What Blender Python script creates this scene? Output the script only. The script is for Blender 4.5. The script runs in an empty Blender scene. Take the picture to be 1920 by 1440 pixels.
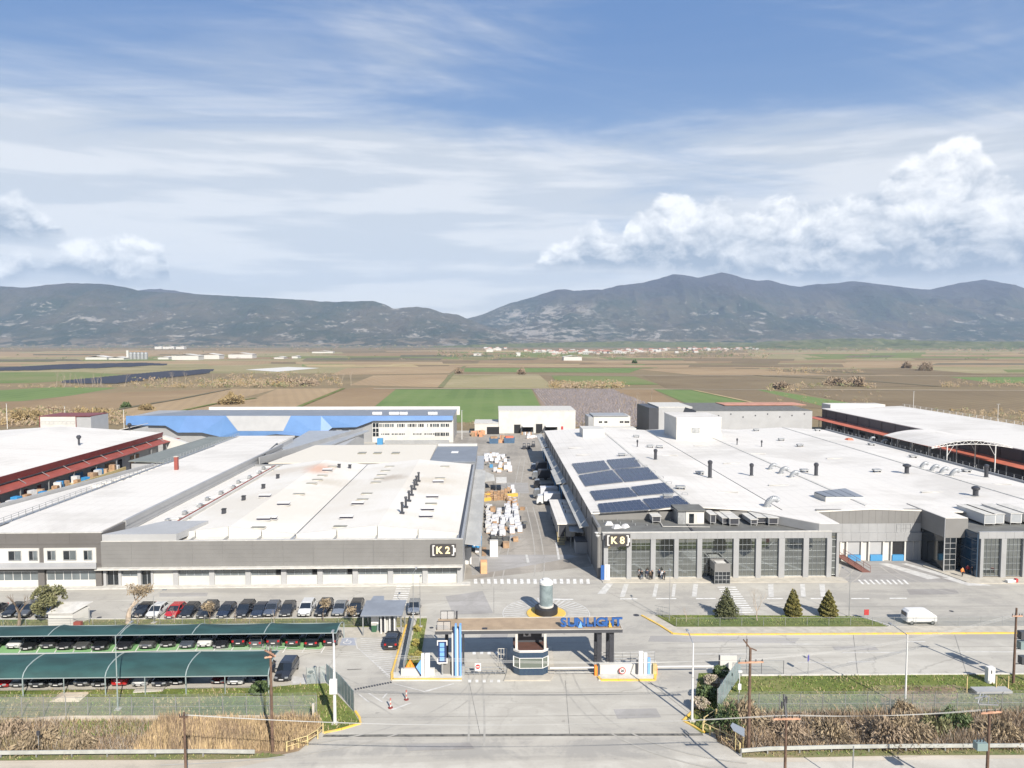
import bpy,math,random
import numpy as np
from mathutils import Vector,noise as mnoise
random.seed(7)
rng=np.random.default_rng(7)
SC=bpy.context.scene
COL=SC.collection
R=math.radians
# camera
CAM_H,PITCH,YAW,FOC=40.0,R(3.43),R(1.46),1333.0
cam_data=bpy.data.cameras.new('camera')
cam_data.sensor_width=36.0
cam_data.lens=36.0*FOC/1920.0
cam_data.clip_start=0.5
cam_data.clip_end=60000.0
cam=bpy.data.objects.new('camera',cam_data)
COL.objects.link(cam)
cam.location=(0,0,CAM_H)
cam.rotation_euler=(R(90)-PITCH,0,-YAW)
SC.camera=cam
_f=Vector((math.sin(YAW)*math.cos(PITCH),math.cos(YAW)*math.cos(PITCH),-math.sin(PITCH)))
_r=Vector((math.cos(YAW),-math.sin(YAW),0))
_u=_r.cross(_f)
def ray(px,py):
  return _f*FOC+_r*(px-960.0)+_u*(720.0-py)
def P(px,py,z=0.0):
  """where the line of sight through a pixel of the survey photo meets height z"""
  d=ray(px,py)
  t=(z-CAM_H)/d.z
  return(d.x*t,d.y*t,z)
def on(px,py,Y):
  """(x, z) where it meets the vertical plane y = Y"""
  d=ray(px,py)
  t=Y/d.y
  return d.x*t,CAM_H+d.z*t
def XY(px,Y,z=0.0):
  """x of pixel column px at depth Y and height z"""
  x=0.0
  for _ in range(6):
    dep=x*_f.x+Y*_f.y+(z-CAM_H)*_f.z
    sx=(px-960.0)/FOC*dep
    x=(sx-Y*_r.y)/_r.x
  return x
def Yof(py,z=0.0,px=926):
  return P(px,py,z)[1]
# shader helper
class S:
  """tiny arithmetic wrapper round shader sockets"""
  def __init__(self,nt,sock):self.nt,self.s=nt,sock
  def _m(self,op,*a,clamp=False):
    n=self.nt.nodes.new('ShaderNodeMath');n.operation=op;n.use_clamp=clamp
    for i,v in enumerate((self,)+a):
      if isinstance(v,S):self.nt.links.new(v.s,n.inputs[i])
      else:n.inputs[i].default_value=v
    return S(self.nt,n.outputs[0])
  def __add__(s,o):return s._m('ADD',o)
  __radd__=__add__
  def __sub__(s,o):return s._m('SUBTRACT',o)
  def __rsub__(s,o):return(s*-1.0)+o
  def __mul__(s,o):return s._m('MULTIPLY',o)
  __rmul__=__mul__
  def __truediv__(s,o):return s._m('DIVIDE',o)
  def max(s,o):return s._m('MAXIMUM',o)
  def min(s,o):return s._m('MINIMUM',o)
  def pow(s,o):return s._m('POWER',o)
  def abs(s):return s._m('ABSOLUTE')
  def clamp(s):return s._m('ADD',0.0,clamp=True)
  def smooth(s,a,b):
    n=s.nt.nodes.new('ShaderNodeMapRange');n.interpolation_type='SMOOTHSTEP'
    s.nt.links.new(s.s,n.inputs['Value'])
    for k,v in(('From Min',a),('From Max',b)):
      if isinstance(v,S):s.nt.links.new(v.s,n.inputs[k])
      else:n.inputs[k].default_value=v
    n.inputs['To Min'].default_value=0;n.inputs['To Max'].default_value=1
    return S(s.nt,n.outputs[0])
  def curve(s,pts,lo,hi,vlo,vhi):
    """piecewise curve: pts (x, y); x in lo..hi, y in vlo..vhi"""
    t=(s-lo)/(hi-lo)
    n=s.nt.nodes.new('ShaderNodeFloatCurve')
    s.nt.links.new(t.s,n.inputs['Value'])
    c=n.mapping.curves[0]
    q=[((x-lo)/(hi-lo),(y-vlo)/(vhi-vlo))for x,y in pts]
    c.points[0].location=q[0];c.points[1].location=q[-1]
    for a in q[1:-1]:c.points.new(*a)
    for p_ in c.points:p_.handle_type='AUTO_CLAMPED'
    n.mapping.update()
    return S(s.nt,n.outputs[0])*(vhi-vlo)+vlo
def combine(nt,x,y,z):
  n=nt.nodes.new('ShaderNodeCombineXYZ')
  for i,v in enumerate((x,y,z)):
    if isinstance(v,S):nt.links.new(v.s,n.inputs[i])
    else:n.inputs[i].default_value=v
  return S(nt,n.outputs[0])
def separate(v):
  n=v.nt.nodes.new('ShaderNodeSeparateXYZ');v.nt.links.new(v.s,n.inputs[0])
  return[S(v.nt,o)for o in n.outputs]
def fbm(vec,scale,detail=4.0,rough=0.55,dist=0.0,lac=2.0,dim='3D'):
  n=vec.nt.nodes.new('ShaderNodeTexNoise');n.noise_dimensions=dim
  vec.nt.links.new(vec.s,n.inputs['Vector'])
  n.inputs['Scale'].default_value=scale;n.inputs['Detail'].default_value=detail
  n.inputs['Roughness'].default_value=rough;n.inputs['Distortion'].default_value=dist
  n.inputs['Lacunarity'].default_value=lac
  return S(vec.nt,n.outputs['Fac'])
def mixc(nt,fac,a,b):
  n=nt.nodes.new('ShaderNodeMix');n.data_type='RGBA'
  if isinstance(fac,S):nt.links.new(fac.s,n.inputs[0])
  else:n.inputs[0].default_value=fac
  for i,v in((6,a),(7,b)):
    if isinstance(v,S):nt.links.new(v.s,n.inputs[i])
    else:n.inputs[i].default_value=(v[0],v[1],v[2],1)
  return S(nt,n.outputs[2])
# sky
SUN_AZ,SUN_EL=R(23.0),R(36.0)
world=bpy.data.worlds.new('World')
SC.world=world
world.use_nodes=True
nt=world.node_tree
nt.nodes.clear()
out=nt.nodes.new('ShaderNodeOutputWorld')
bg=nt.nodes.new('ShaderNodeBackground')
nt.links.new(bg.outputs[0],out.inputs[0])
sky=nt.nodes.new('ShaderNodeTexSky')
sky.sky_type='NISHITA'
sky.sun_disc=False
sky.sun_elevation=SUN_EL
sky.sun_rotation=math.pi-SUN_AZ
sky.altitude=100
sky.air_density=1.0
sky.dust_density=0.6
sky.ozone_density=1.6
tc=nt.nodes.new('ShaderNodeTexCoord')
d=S(nt,tc.outputs['Generated'])
dx,dy,dz=separate(d)
az=dx._m('ARCTAN2',dy)*(180/math.pi)
el=dz._m('ARCSINE')*(180/math.pi)
def _azel(px,py):
  v=ray(px,py).normalized()
  return math.degrees(math.atan2(v.x,v.y)),math.degrees(math.asin(v.z))
inv=(dz.max(0.0)+0.16)
pl=combine(nt,dx/inv,dy/inv,0.0)
plr=combine(nt,dx/inv*0.55+dy/inv*0.25,dy/inv*1.5-dx/inv*0.3,3.0)
veil1=fbm(plr,1.5,5,0.60,0.6,dim='2D')
big=fbm(pl,0.75,1,0.5,0.0,dim='2D')
streak=fbm(combine(nt,az*0.045,el*0.40,0.0),1.0,5,0.6,0.7,dim='2D')
low=el.curve([(-5,1.2),(0,1.2),(4,1.2),(9,1.15),(12.5,1.0),(15.5,0.68),(18,0.36),(22,0.26),(30,0.24),(50,0.1),(90,0.1)],-5,90,-1,1.5)
cov=(low+0.05+(veil1-0.5)*1.3+(big-0.5)*1.2+(streak-0.5)*0.4).clamp()
cov=cov.smooth(0.0,1.05)*0.92+0.04
shelf=fbm(combine(nt,az*0.06+9.0,el*0.55,0.0),1.0,4,0.55,0.0,dim='2D')
veilc=mixc(nt,shelf.smooth(0.42,0.62),(0.80,0.845,0.90),(1.04,1.05,1.06))
skyblue=mixc(nt,el.smooth(2.0,25.0),(0.42,0.60,0.84),(0.125,0.29,0.64))
skyn=S(nt,sky.outputs[0])
cv=combine(nt,az*0.30+4.0,el*0.42,0.0)
lump=fbm(cv,0.9,8,0.66,0.25,dim='2D')
wob=fbm(cv,2.2,3,0.6,dim='2D')
def puffs(ox,oy):
  acc=None
  for sc_,w_ in((0.9,1.0),(2.2,0.42),(5.5,0.12)):
    vo=nt.nodes.new('ShaderNodeTexVoronoi');vo.feature='F1';vo.voronoi_dimensions='2D'
    vo.inputs['Scale'].default_value=sc_
    vv=combine(nt,az*0.30+4.0+wob*0.5+ox,el*0.42+wob*0.35+oy,0.0)
    nt.links.new(vv.s,vo.inputs['Vector'])
    q=S(nt,vo.outputs['Distance'])*w_
    acc=q if acc is None else acc+q
  return acc*(1/1.54)
puff=puffs(0,0)
relief=(puffs(0.09,0.17)-puff)*1.25
def cumulus(top_pts,base_pts,lo,hi,soft=0.75,rag=2.2):
  top=az.curve(top_pts,lo,hi,-6,18)
  base=az.curve(base_pts,lo,hi,-6,18)
  rim=top-el+0.6+(lump-0.5)*rag-(puff-0.40)*1.5
  under=el-base+(lump-0.5)*1.0
  m=rim.smooth(0.0,soft)*under.smooth(-0.9,0.35)
  frac=(under/((top-base).max(0.6))).clamp()
  lit=(frac.pow(0.7)*0.85+relief+(lump-0.5)*1.5-0.02).clamp()
  return m,lit
cr_top=[(px,py)for px,py in((985,560),(1010,500),(1040,465),(1075,450),(1108,424),(1135,446),(1160,458),(1180,415),(1215,392),(1240,380),(1290,384),(1345,380),(1400,398),(1470,384),(1560,380),(1635,372),(1655,335),(1700,306),(1745,296),(1762,276),(1800,268),(1850,305),(1868,335),(1900,350),(1960,362),(2060,400),(2200,430))]
cr_base=[(px,py)for px,py in((985,490),(1110,496),(1250,502),(1400,510),(1550,522),(1700,514),(1840,508),(1920,506),(2200,500))]
m1,l1=cumulus([(_azel(*p)[0],_azel(*p)[1])for p in cr_top],[(_azel(*p)[0],_azel(*p)[1])for p in cr_base],0.5,48.0)
cl_top=[(-400,440),(-150,385),(-60,390),(-20,378),(30,372),(62,392),(90,416),(120,440),(160,560),(400,600)]
cl_base=[(-400,436),(0,434),(60,433),(110,428),(400,430)]
m2,l2=cumulus([(_azel(*p)[0],_azel(*p)[1])for p in cl_top],[(_azel(*p)[0],_azel(*p)[1])for p in cl_base],-48,-21,0.8,1.6)
c3_top=[(-300,480),(-60,470),(0,480),(50,478),(70,500),(90,490),(130,470),(160,462),(205,455),(240,452),(285,462),(310,478),(330,560),(600,600)]
c3_base=[(-300,522),(0,520),(80,505),(200,520),(260,524),(330,512),(600,515)]
m3,l3=cumulus([(_azel(*p)[0],_azel(*p)[1])for p in c3_top],[(_azel(*p)[0],_azel(*p)[1])for p in c3_base],-45,-14,0.8,1.6)
c=mixc(nt,cov,skyblue,veilc)
for m_,l_ in((m2,l2),(m3,l3),(m1,l1)):
  cc=mixc(nt,l_,(0.42,0.50,0.61),(1.42,1.40,1.36))
  c=mixc(nt,m_*0.98,c,cc)
vm=nt.nodes.new('ShaderNodeVectorMath');vm.operation='SCALE'
nt.links.new(c.s,vm.inputs[0]);SKY_GAIN=vm.inputs['Scale'];SKY_GAIN.default_value=3.65
mx=mixc(nt,0.93,skyn,S(nt,vm.outputs[0]))
nt.links.new(mx.s,bg.inputs[0])
bg.inputs[1].default_value=0.12
world.cycles.sampling_method='MANUAL'
world.cycles.sample_map_resolution=256
# sun and exposure
sl=bpy.data.lights.new('sun','SUN')
sl.energy=4.6
sl.angle=R(0.5)
sl.color=(1.0,0.925,0.82)
sun=bpy.data.objects.new('sun',sl)
COL.objects.link(sun)
sdir=Vector((math.sin(SUN_AZ)*math.cos(SUN_EL),-math.cos(SUN_AZ)*math.cos(SUN_EL),math.sin(SUN_EL)))
sun.rotation_euler=sdir.to_track_quat('Z','Y').to_euler()
sun.location=(60,-60,120)
vs_=SC.view_settings
vs_.view_transform='Standard'
vs_.look='None'
vs_.exposure=0.95
vs_.gamma=1.0
vs_.use_curve_mapping=False
SC.cycles.max_bounces=5
SC.cycles.diffuse_bounces=2
SC.cycles.glossy_bounces=3
SC.cycles.transmission_bounces=3
SC.cycles.transparent_max_bounces=12
SC.cycles.volume_bounces=0
SC.cycles.use_denoising=True
# materials
def lin(r,g,b):
  f=lambda v:((v/255.0+0.055)/1.055)**2.4 if v>10 else v/255.0/12.92
  return(f(r),f(g),f(b))
_mats={}
def mat(name,color,rough=0.7,metal=0.0,var=0.0,scale=1.0,color2=None,bump=0.0,bscale=None,spec=0.5,emit=None,alpha=1.0,coat=0.0,detail=5.0,stretch=(1,1,1),thr=None):
  if name in _mats:return _mats[name]
  m=bpy.data.materials.new(name)
  m.use_nodes=True
  t=m.node_tree
  b=t.nodes['Principled BSDF']
  b.inputs['Base Color'].default_value=(*color,1)
  b.inputs['Roughness'].default_value=rough
  b.inputs['Metallic'].default_value=metal
  b.inputs['Specular IOR Level'].default_value=spec
  b.inputs['Alpha'].default_value=alpha
  b.inputs['Coat Weight'].default_value=coat
  if var or color2 or bump:
    geo=t.nodes.new('ShaderNodeNewGeometry')
    pos=S(t,geo.outputs['Position'])
    mp=t.nodes.new('ShaderNodeVectorMath');mp.operation='MULTIPLY'
    t.links.new(pos.s,mp.inputs[0]);mp.inputs[1].default_value=stretch
    v=S(t,mp.outputs[0])
    n1=fbm(v,scale,detail,0.6)
    if var or color2:
      c2=color2 or tuple(max(0,x*(1-var))for x in color)
      c1=color if color2 else tuple(min(1,x*(1+var))for x in color)
      a_,b_=thr or(0.35,0.65)
      fac=n1.smooth(a_,b_)
      cc=mixc(t,fac,c2,c1)
      t.links.new(cc.s,b.inputs['Base Color'])
    if bump:
      bn=t.nodes.new('ShaderNodeBump')
      bn.inputs['Strength'].default_value=min(1.0,bump*4)
      bn.inputs['Distance'].default_value=bump
      n2=fbm(v,bscale or scale*6,3,0.6)
      t.links.new(n2.s,bn.inputs['Height'])
      t.links.new(bn.outputs[0],b.inputs['Normal'])
  if emit:
    b.inputs['Emission Color'].default_value=(*color,1)
    b.inputs['Emission Strength'].default_value=emit
  _mats[name]=m
  return m
M={}
M['white_roof_plain']=mat('white_roof',(0.57,0.55,0.515),0.6,var=0.05,scale=0.12,bump=0.004,bscale=2)
def roof_mat():
  m=bpy.data.materials.new('white_roof_membrane');m.use_nodes=True
  t=m.node_tree;b=t.nodes['Principled BSDF'];b.inputs['Roughness'].default_value=0.6
  geo=t.nodes.new('ShaderNodeNewGeometry');pos=S(t,geo.outputs['Position']);x,y,z=separate(pos)
  a=fbm(pos,0.045,5,0.62,0.5);f=fbm(combine(t,x*0.2,y,0.0),0.35,4,0.6)
  c=mixc(t,(a+(f-0.5)*0.35).smooth(0.33,0.55),(0.475,0.455,0.42),(0.565,0.545,0.51))
  sx=((x*(2*math.pi/2.1))._m('SINE')).smooth(0.985,1.0);sy=((y*(2*math.pi/14.0))._m('SINE')).smooth(0.998,1.0)
  c=mixc(t,sx.max(sy)*0.5,c,(0.33,0.32,0.30))
  st=fbm(combine(t,x,y*0.3,5.0),0.22,5,0.65).smooth(0.64,0.76)
  c=mixc(t,st*0.5,c,(0.31,0.29,0.25))
  t.links.new(c.s,b.inputs['Base Color'])
  return m
M['white_roof']=roof_mat()
M['cream_roof']=mat('cream_roof',(0.52,0.49,0.43),0.65,color2=(0.46,0.43,0.37),scale=0.055,stretch=(1,0.6,1),thr=(0.28,0.55))
M['white_wall']=mat('white_wall',(0.455,0.45,0.425),0.7,var=0.05,scale=0.4)
M['white_paint']=mat('white_paint',(0.56,0.56,0.55),0.5)
M['grey_panel']=mat('grey_panel',(0.165,0.163,0.158),0.5,var=0.05,scale=0.25)
M['taupe_panel']=mat('taupe_panel',(0.108,0.102,0.098),0.55,var=0.05,scale=0.3)
M['silver_panel']=mat('silver_panel',(0.29,0.295,0.30),0.4,metal=0.15,var=0.06,scale=0.2)
M['light_grey_panel']=mat('light_grey_panel',(0.31,0.315,0.32),0.5,var=0.04,scale=0.3)
M['pale_metal']=mat('pale_metal',(0.34,0.36,0.38),0.45,metal=0.3,var=0.06,scale=0.6)
M['galv']=mat('galvanised_steel',(0.33,0.34,0.345),0.45,metal=0.5,var=0.15,scale=1.2)
M['lean_roof']=mat('lean_roof_sheet',(0.33,0.33,0.315),0.6,var=0.10,scale=0.5,stretch=(1,.3,1))
M['membrane']=mat('grey_membrane',(0.125,0.128,0.12),0.8,var=0.12,scale=0.5,color2=(0.10,0.10,0.095))
M['dark_panel']=mat('dark_panel',(0.055,0.058,0.066),0.5,var=0.06,scale=0.3)
M['dark_metal']=mat('dark_metal',(0.035,0.037,0.045),0.45,var=0.1,scale=2)
M['black']=mat('black_rubber',(0.018,0.018,0.02),0.6)
M['void']=mat('dark_interior',(0.012,0.013,0.015),0.9)
M['red_fascia']=mat('red_fascia',(0.15,0.028,0.025),0.5,var=0.12,scale=0.3)
M['red_canopy']=mat('red_canopy',(0.23,0.058,0.045),0.6,var=0.12,scale=0.3)
M['orange_canopy']=mat('orange_canopy',(0.42,0.12,0.07),0.6,var=0.12,scale=0.3)
M['blue_clad']=mat('blue_cladding',(0.095,0.19,0.375),0.45,var=0.05,scale=0.15)
M['blue_clad2']=mat('blue_cladding_pale',(0.105,0.20,0.40),0.45,var=0.05,scale=0.15)
M['greyblue_roof']=mat('greyblue_roof',(0.16,0.18,0.21),0.6,var=0.06,scale=0.2)
M['sage_roof']=mat('sage_roof',(0.15,0.165,0.155),0.65,var=0.08,scale=0.3)
M['glass']=mat('window_glass',(0.10,0.12,0.13),0.06,metal=0.0,spec=1.0,coat=1.0,var=0.2,scale=0.3)
M['facade_glass']=mat('facade_glass',(0.28,0.30,0.295),0.03,metal=0.92,spec=1.0,var=0.08,scale=0.15)
M['dark_glass']=mat('dark_glass',(0.012,0.016,0.02),0.08,spec=0.8)
M['blue_glass']=mat('blue_glass',(0.02,0.045,0.08),0.06,spec=0.9)
M['solar']=mat('solar_glass',(0.030,0.034,0.052),0.22,spec=0.7,var=0.12,scale=0.8)
M['solar_frame']=mat('solar_frame',(0.26,0.28,0.32),0.4,metal=0.5)
M['yellow']=mat('kerb_yellow',(0.66,0.42,0.06),0.6,color2=(0.50,0.36,0.12),scale=0.8)
M['kerb_white']=mat('kerb_white',(0.45,0.44,0.41),0.7,var=0.1,scale=1.0)
M['concrete']=mat('concrete',(0.38,0.36,0.32),0.85,var=0.10,scale=0.6,bump=0.01)
M['pavement']=mat('pavement',(0.37,0.345,0.295),0.85,var=0.10,scale=0.9)
M['tan_roof']=mat('tan_roof',(0.30,0.225,0.15),0.75,var=0.10,scale=0.7)
M['navy']=mat('navy',(0.018,0.03,0.085),0.45)
M['sky_blue']=mat('sky_blue_paint',(0.15,0.32,0.62),0.45)
M['letter_blue']=mat('letter_blue',(0.012,0.045,0.16),0.4)
M['letter_face']=mat('letter_face',(0.022,0.085,0.27),0.4)
M['brown_roof']=mat('brown_roof',(0.09,0.045,0.035),0.7,var=0.1,scale=0.8)
M['red']=mat('sign_red',(0.36,0.04,0.04),0.45)
M['orange']=mat('orange',(0.72,0.22,0.03),0.5)
M['card']=mat('cardboard',(0.31,0.205,0.125),0.8,var=0.2,scale=0.8)
M['wood']=mat('wood',(0.28,0.175,0.10),0.85,var=0.25,scale=1.2)
M['pole_wood']=mat('pole_wood',(0.105,0.065,0.045),0.85,var=0.25,scale=2.0)
M['arm_wood']=mat('arm_wood',(0.42,0.24,0.16),0.85,var=0.2,scale=2.0)
M['yellow_box']=mat('yellow_box',(0.50,0.31,0.05),0.6)
M['wrap']=mat('white_wrap',(0.50,0.51,0.54),0.45,var=0.08,scale=1.5)
M['bag']=mat('white_bag',(0.44,0.44,0.44),0.7,var=0.1,scale=1.5,bump=0.05,bscale=2)
M['blue_tarp']=mat('blue_tarp',(0.03,0.20,0.42),0.6,var=0.15,scale=1.0)
M['dock_blue']=mat('dock_blue',(0.05,0.21,0.40),0.5)
M['mesh_green']=mat('shade_mesh',(0.015,0.053,0.052),0.75,var=0.22,scale=0.5,stretch=(0.4,1,1),bump=0.03,bscale=1.2)
M['canopy_steel']=mat('canopy_steel',(0.30,0.36,0.36),0.5,metal=0.3)
M['fence_mesh']=mat('fence_mesh',(0.30,0.36,0.35),0.6,alpha=0.22)
M['fence_panel']=mat('fence_panel',(0.26,0.33,0.35),0.5,metal=0.2,alpha=0.80,var=0.1,scale=0.6)
M['fence_pale']=mat('fence_pale',(0.46,0.50,0.53),0.5,metal=0.2,alpha=0.88,var=0.06,scale=0.6)
M['rail_mesh']=mat('rail_mesh',(0.45,0.45,0.45),0.6,alpha=0.35)
M['yellow_rail']=mat('yellow_rail',(0.42,0.34,0.17),0.6,var=0.15,scale=2)
M['tyre']=mat('tyre',(0.015,0.015,0.016),0.8)
M['rim']=mat('rim',(0.35,0.36,0.37),0.35,metal=0.8)
M['car_glass']=mat('car_glass',(0.012,0.016,0.022),0.05,spec=0.9)
M['headlight']=mat('headlight',(0.22,0.23,0.24),0.15,spec=0.9)
M['taillight']=mat('taillight',(0.35,0.01,0.012),0.2)
M['plate']=mat('plate',(0.5,0.5,0.5),0.4)
M['bark']=mat('bark',(0.16,0.125,0.095),0.9,var=0.25,scale=3)
M['pale_bark']=mat('pale_bark',(0.34,0.28,0.22),0.9,var=0.2,scale=3)
M['twig']=mat('twig',(0.26,0.20,0.14),0.9,var=0.2,scale=3)
M['far_trunk']=mat('far_trunk',(0.27,0.23,0.18),0.9)
M['olive_leaf']=mat('olive_leaf',(0.19,0.185,0.085),0.7,color2=(0.09,0.095,0.045),scale=1.5)
M['cypress_leaf']=mat('cypress_leaf',(0.19,0.165,0.045),0.8,color2=(0.085,0.085,0.025),scale=2.0)
M['fir_leaf']=mat('fir_leaf',(0.11,0.115,0.05),0.8,color2=(0.055,0.065,0.03),scale=2.0)
M['bush_leaf']=mat('bush_leaf',(0.09,0.13,0.045),0.7,color2=(0.045,0.075,0.025),scale=1.5)
M['yellow_leaf']=mat('yellow_leaf',(0.30,0.26,0.07),0.8,color2=(0.18,0.17,0.05),scale=1.0)
M['dry_leaf']=mat('dry_leaf',(0.30,0.235,0.15),0.9,color2=(0.19,0.15,0.10),scale=1.0)
M['blossom']=mat('blossom',(0.40,0.34,0.28),0.8,color2=(0.22,0.2,0.13),scale=2.0)
# mesh collecting
class MB:
  def __init__(s):s.v,s.f,s.m=[],[],[]
  def add(s,vs,fs,m=0):
    o=len(s.v)
    s.v+=[tuple(p)for p in vs]
    s.f+=[tuple(i+o for i in f)for f in fs]
    s.m+=[m]*len(fs)
    return s
  def box(s,x0,y0,z0,x1,y1,z1,m=0):
    return s.add([(x0,y0,z0),(x1,y0,z0),(x1,y1,z0),(x0,y1,z0),(x0,y0,z1),(x1,y0,z1),(x1,y1,z1),(x0,y1,z1)],[(0,3,2,1),(4,5,6,7),(0,1,5,4),(1,2,6,5),(2,3,7,6),(3,0,4,7)],m)
  def rbox(s,c,h,rz=0.0,m=0,taper=1.0):
    """box centred at c, half sizes h, turned rz, top scaled by taper"""
    co,si=math.cos(rz),math.sin(rz)
    vs=[]
    for sz in(-1,1):
      k=taper if sz>0 else 1.0
      for sx,sy in((-1,-1),(1,-1),(1,1),(-1,1)):
        x,y=sx*h[0]*k,sy*h[1]*k
        vs.append((c[0]+x*co-y*si,c[1]+x*si+y*co,c[2]+sz*h[2]))
    return s.add(vs,[(0,3,2,1),(4,5,6,7),(0,1,5,4),(1,2,6,5),(2,3,7,6),(3,0,4,7)],m)
  def prism(s,poly,z0,z1,m=0,mtop=None):
    n=len(poly)
    a=sum(poly[i][0]*poly[(i+1)%n][1]-poly[(i+1)%n][0]*poly[i][1]for i in range(n))
    if a<0:poly=poly[::-1]
    vs=[(p[0],p[1],z0)for p in poly]+[(p[0],p[1],z1)for p in poly]
    s.add(vs,[tuple(range(n-1,-1,-1))]+[(i,(i+1)%n,n+(i+1)%n,n+i)for i in range(n)],m)
    s.f.append(tuple(len(s.v)-n+i for i in range(n)));s.m.append(m if mtop is None else mtop)
    return s
  def sheet(s,pts,m=0):
    return s.add(pts,[tuple(range(len(pts)))],m)
  def slab(s,pts,t,m=0):
    """thick polygon: pts (ordered) pushed down by t"""
    n=len(pts)
    vs=[tuple(p)for p in pts]+[(p[0],p[1],p[2]-t)for p in pts]
    return s.add(vs,[tuple(range(n)),tuple(range(2*n-1,n-1,-1))]+[(i,n+i,n+(i+1)%n,(i+1)%n)for i in range(n)],m)
  def tube(s,p0,p1,r0,r1=None,n=8,m=0,caps=True):
    r1=r0 if r1 is None else r1
    a,b=Vector(p0),Vector(p1)
    d=(b-a)
    if d.length<1e-6:return s
    d.normalize()
    e=d.orthogonal().normalized();g=d.cross(e)
    vs=[]
    for q,r in((a,r0),(b,r1)):
      for i in range(n):
        t=2*math.pi*i/n
        vs.append(q+(e*math.cos(t)+g*math.sin(t))*r)
    fs=[(i,(i+1)%n,n+(i+1)%n,n+i)for i in range(n)]
    if caps:fs+=[tuple(range(n-1,-1,-1)),tuple(range(n,2*n))]
    return s.add(vs,fs,m)
  def path(s,pts,r,n=6,m=0):
    for i in range(len(pts)-1):
      rr=r if not isinstance(r,(list,tuple))else r[i]
      r2=r if not isinstance(r,(list,tuple))else r[i+1]
      s.tube(pts[i],pts[i+1],rr,r2,n,m)
    return s
  def bar(s,p0,p1,w,h,m=0):
    """rectangular bar from p0 to p1, w across, h up"""
    a,b=Vector(p0),Vector(p1)
    d=(b-a).normalized()
    up=Vector((0,0,1))if abs(d.z)<0.95 else Vector((0,1,0))
    e=d.cross(up).normalized()*(w/2);g=e.cross(d).normalized()*(h/2)
    vs=[q+x*e+y*g for q in(a,b)for x,y in((-1,-1),(1,-1),(1,1),(-1,1))]
    return s.add(vs,[(0,1,2,3),(7,6,5,4),(0,4,5,1),(1,5,6,2),(2,6,7,3),(3,7,4,0)],m)
  def lathe(s,prof,cx,cy,n=24,m=0):
    """prof: list of (r, z)"""
    o=len(s.v)
    for r,z in prof:
      for i in range(n):
        t=2*math.pi*i/n
        s.v.append((cx+r*math.cos(t),cy+r*math.sin(t),z))
    for k in range(len(prof)-1):
      for i in range(n):
        a=o+k*n+i;b=o+k*n+(i+1)%n
        s.f.append((a,b,b+n,a+n));s.m.append(m)
    s.f.append(tuple(o+(len(prof)-1)*n+i for i in range(n)));s.m.append(m)
    s.f.append(tuple(o+n-1-i for i in range(n)));s.m.append(m)
    return s
  def mesh(s,name,mats,off=(0,0,0)):
    me=bpy.data.meshes.new(name)
    me.from_pydata([(p[0]-off[0],p[1]-off[1],p[2]-off[2])for p in s.v],[],s.f)
    for m_ in mats:me.materials.append(m_)
    if len(mats)>1:me.polygons.foreach_set('material_index',s.m)
    me.update()
    return me
  def build(s,name,mats,parent=None,smooth=False,world=True):
    if not isinstance(mats,(list,tuple)):mats=[mats]
    off=(0,0,0)
    if parent is not None and world:
      q=parent;off=Vector((0,0,0))
      while q is not None:off=off+q.location;q=q.parent
    me=s.mesh(name,mats,off)
    if smooth:me.polygons.foreach_set('use_smooth',[True]*len(me.polygons))
    o=bpy.data.objects.new(name,me)
    COL.objects.link(o)
    o.parent=parent
    return o
def tag(o,label=None,cat=None,group=None,kind=None):
  if label:o['label']=label
  if cat:o['category']=cat
  if group:o['group']=group
  if kind:o['kind']=kind
  return o
def thing(name,label,cat,loc=(0,0,0),group=None,rz=0.0):
  o=bpy.data.objects.new(name,None)
  COL.objects.link(o)
  o.location=loc;o.rotation_euler=(0,0,rz)
  o.empty_display_size=0.5
  return tag(o,label,cat,group)
def kids(o):return[c for c in o.children]
def dup(o,loc=None,rz=None,label=None,group=None,scale=None,parent=None):
  c=o.copy();COL.objects.link(c)
  if parent is not None:c.parent=parent
  if loc is not None:c.location=loc
  if rz is not None:c.rotation_euler=(0,0,rz)
  if scale is not None:c.scale=scale
  if label:c['label']=label
  if group:c['group']=group
  for k in o.children:
    k2=k.copy();COL.objects.link(k2);k2.parent=c
    for g in k.children:
      g2=g.copy();COL.objects.link(g2);g2.parent=k2
  return c
def copy_part(o,parent,loc):
  c=o.copy();COL.objects.link(c);c.parent=parent;c.location=loc
  return c
def np_mesh(name,verts,faces_n,idx,mats,mi=None,parent=None):
  """fast mesh: verts (n,3), all faces with faces_n corners, idx flat"""
  me=bpy.data.meshes.new(name)
  nf=len(idx)//faces_n
  me.vertices.add(len(verts));me.vertices.foreach_set('co',np.asarray(verts,np.float32).ravel())
  me.loops.add(len(idx));me.loops.foreach_set('vertex_index',np.asarray(idx,np.int32))
  me.polygons.add(nf)
  me.polygons.foreach_set('loop_start',np.arange(0,len(idx),faces_n,dtype=np.int32))
  me.polygons.foreach_set('loop_total',np.full(nf,faces_n,np.int32))
  for m_ in mats:me.materials.append(m_)
  if mi is not None:me.polygons.foreach_set('material_index',np.asarray(mi,np.int32))
  me.update();me.validate()
  o=bpy.data.objects.new(name,me);COL.objects.link(o);o.parent=parent
  return o
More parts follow.
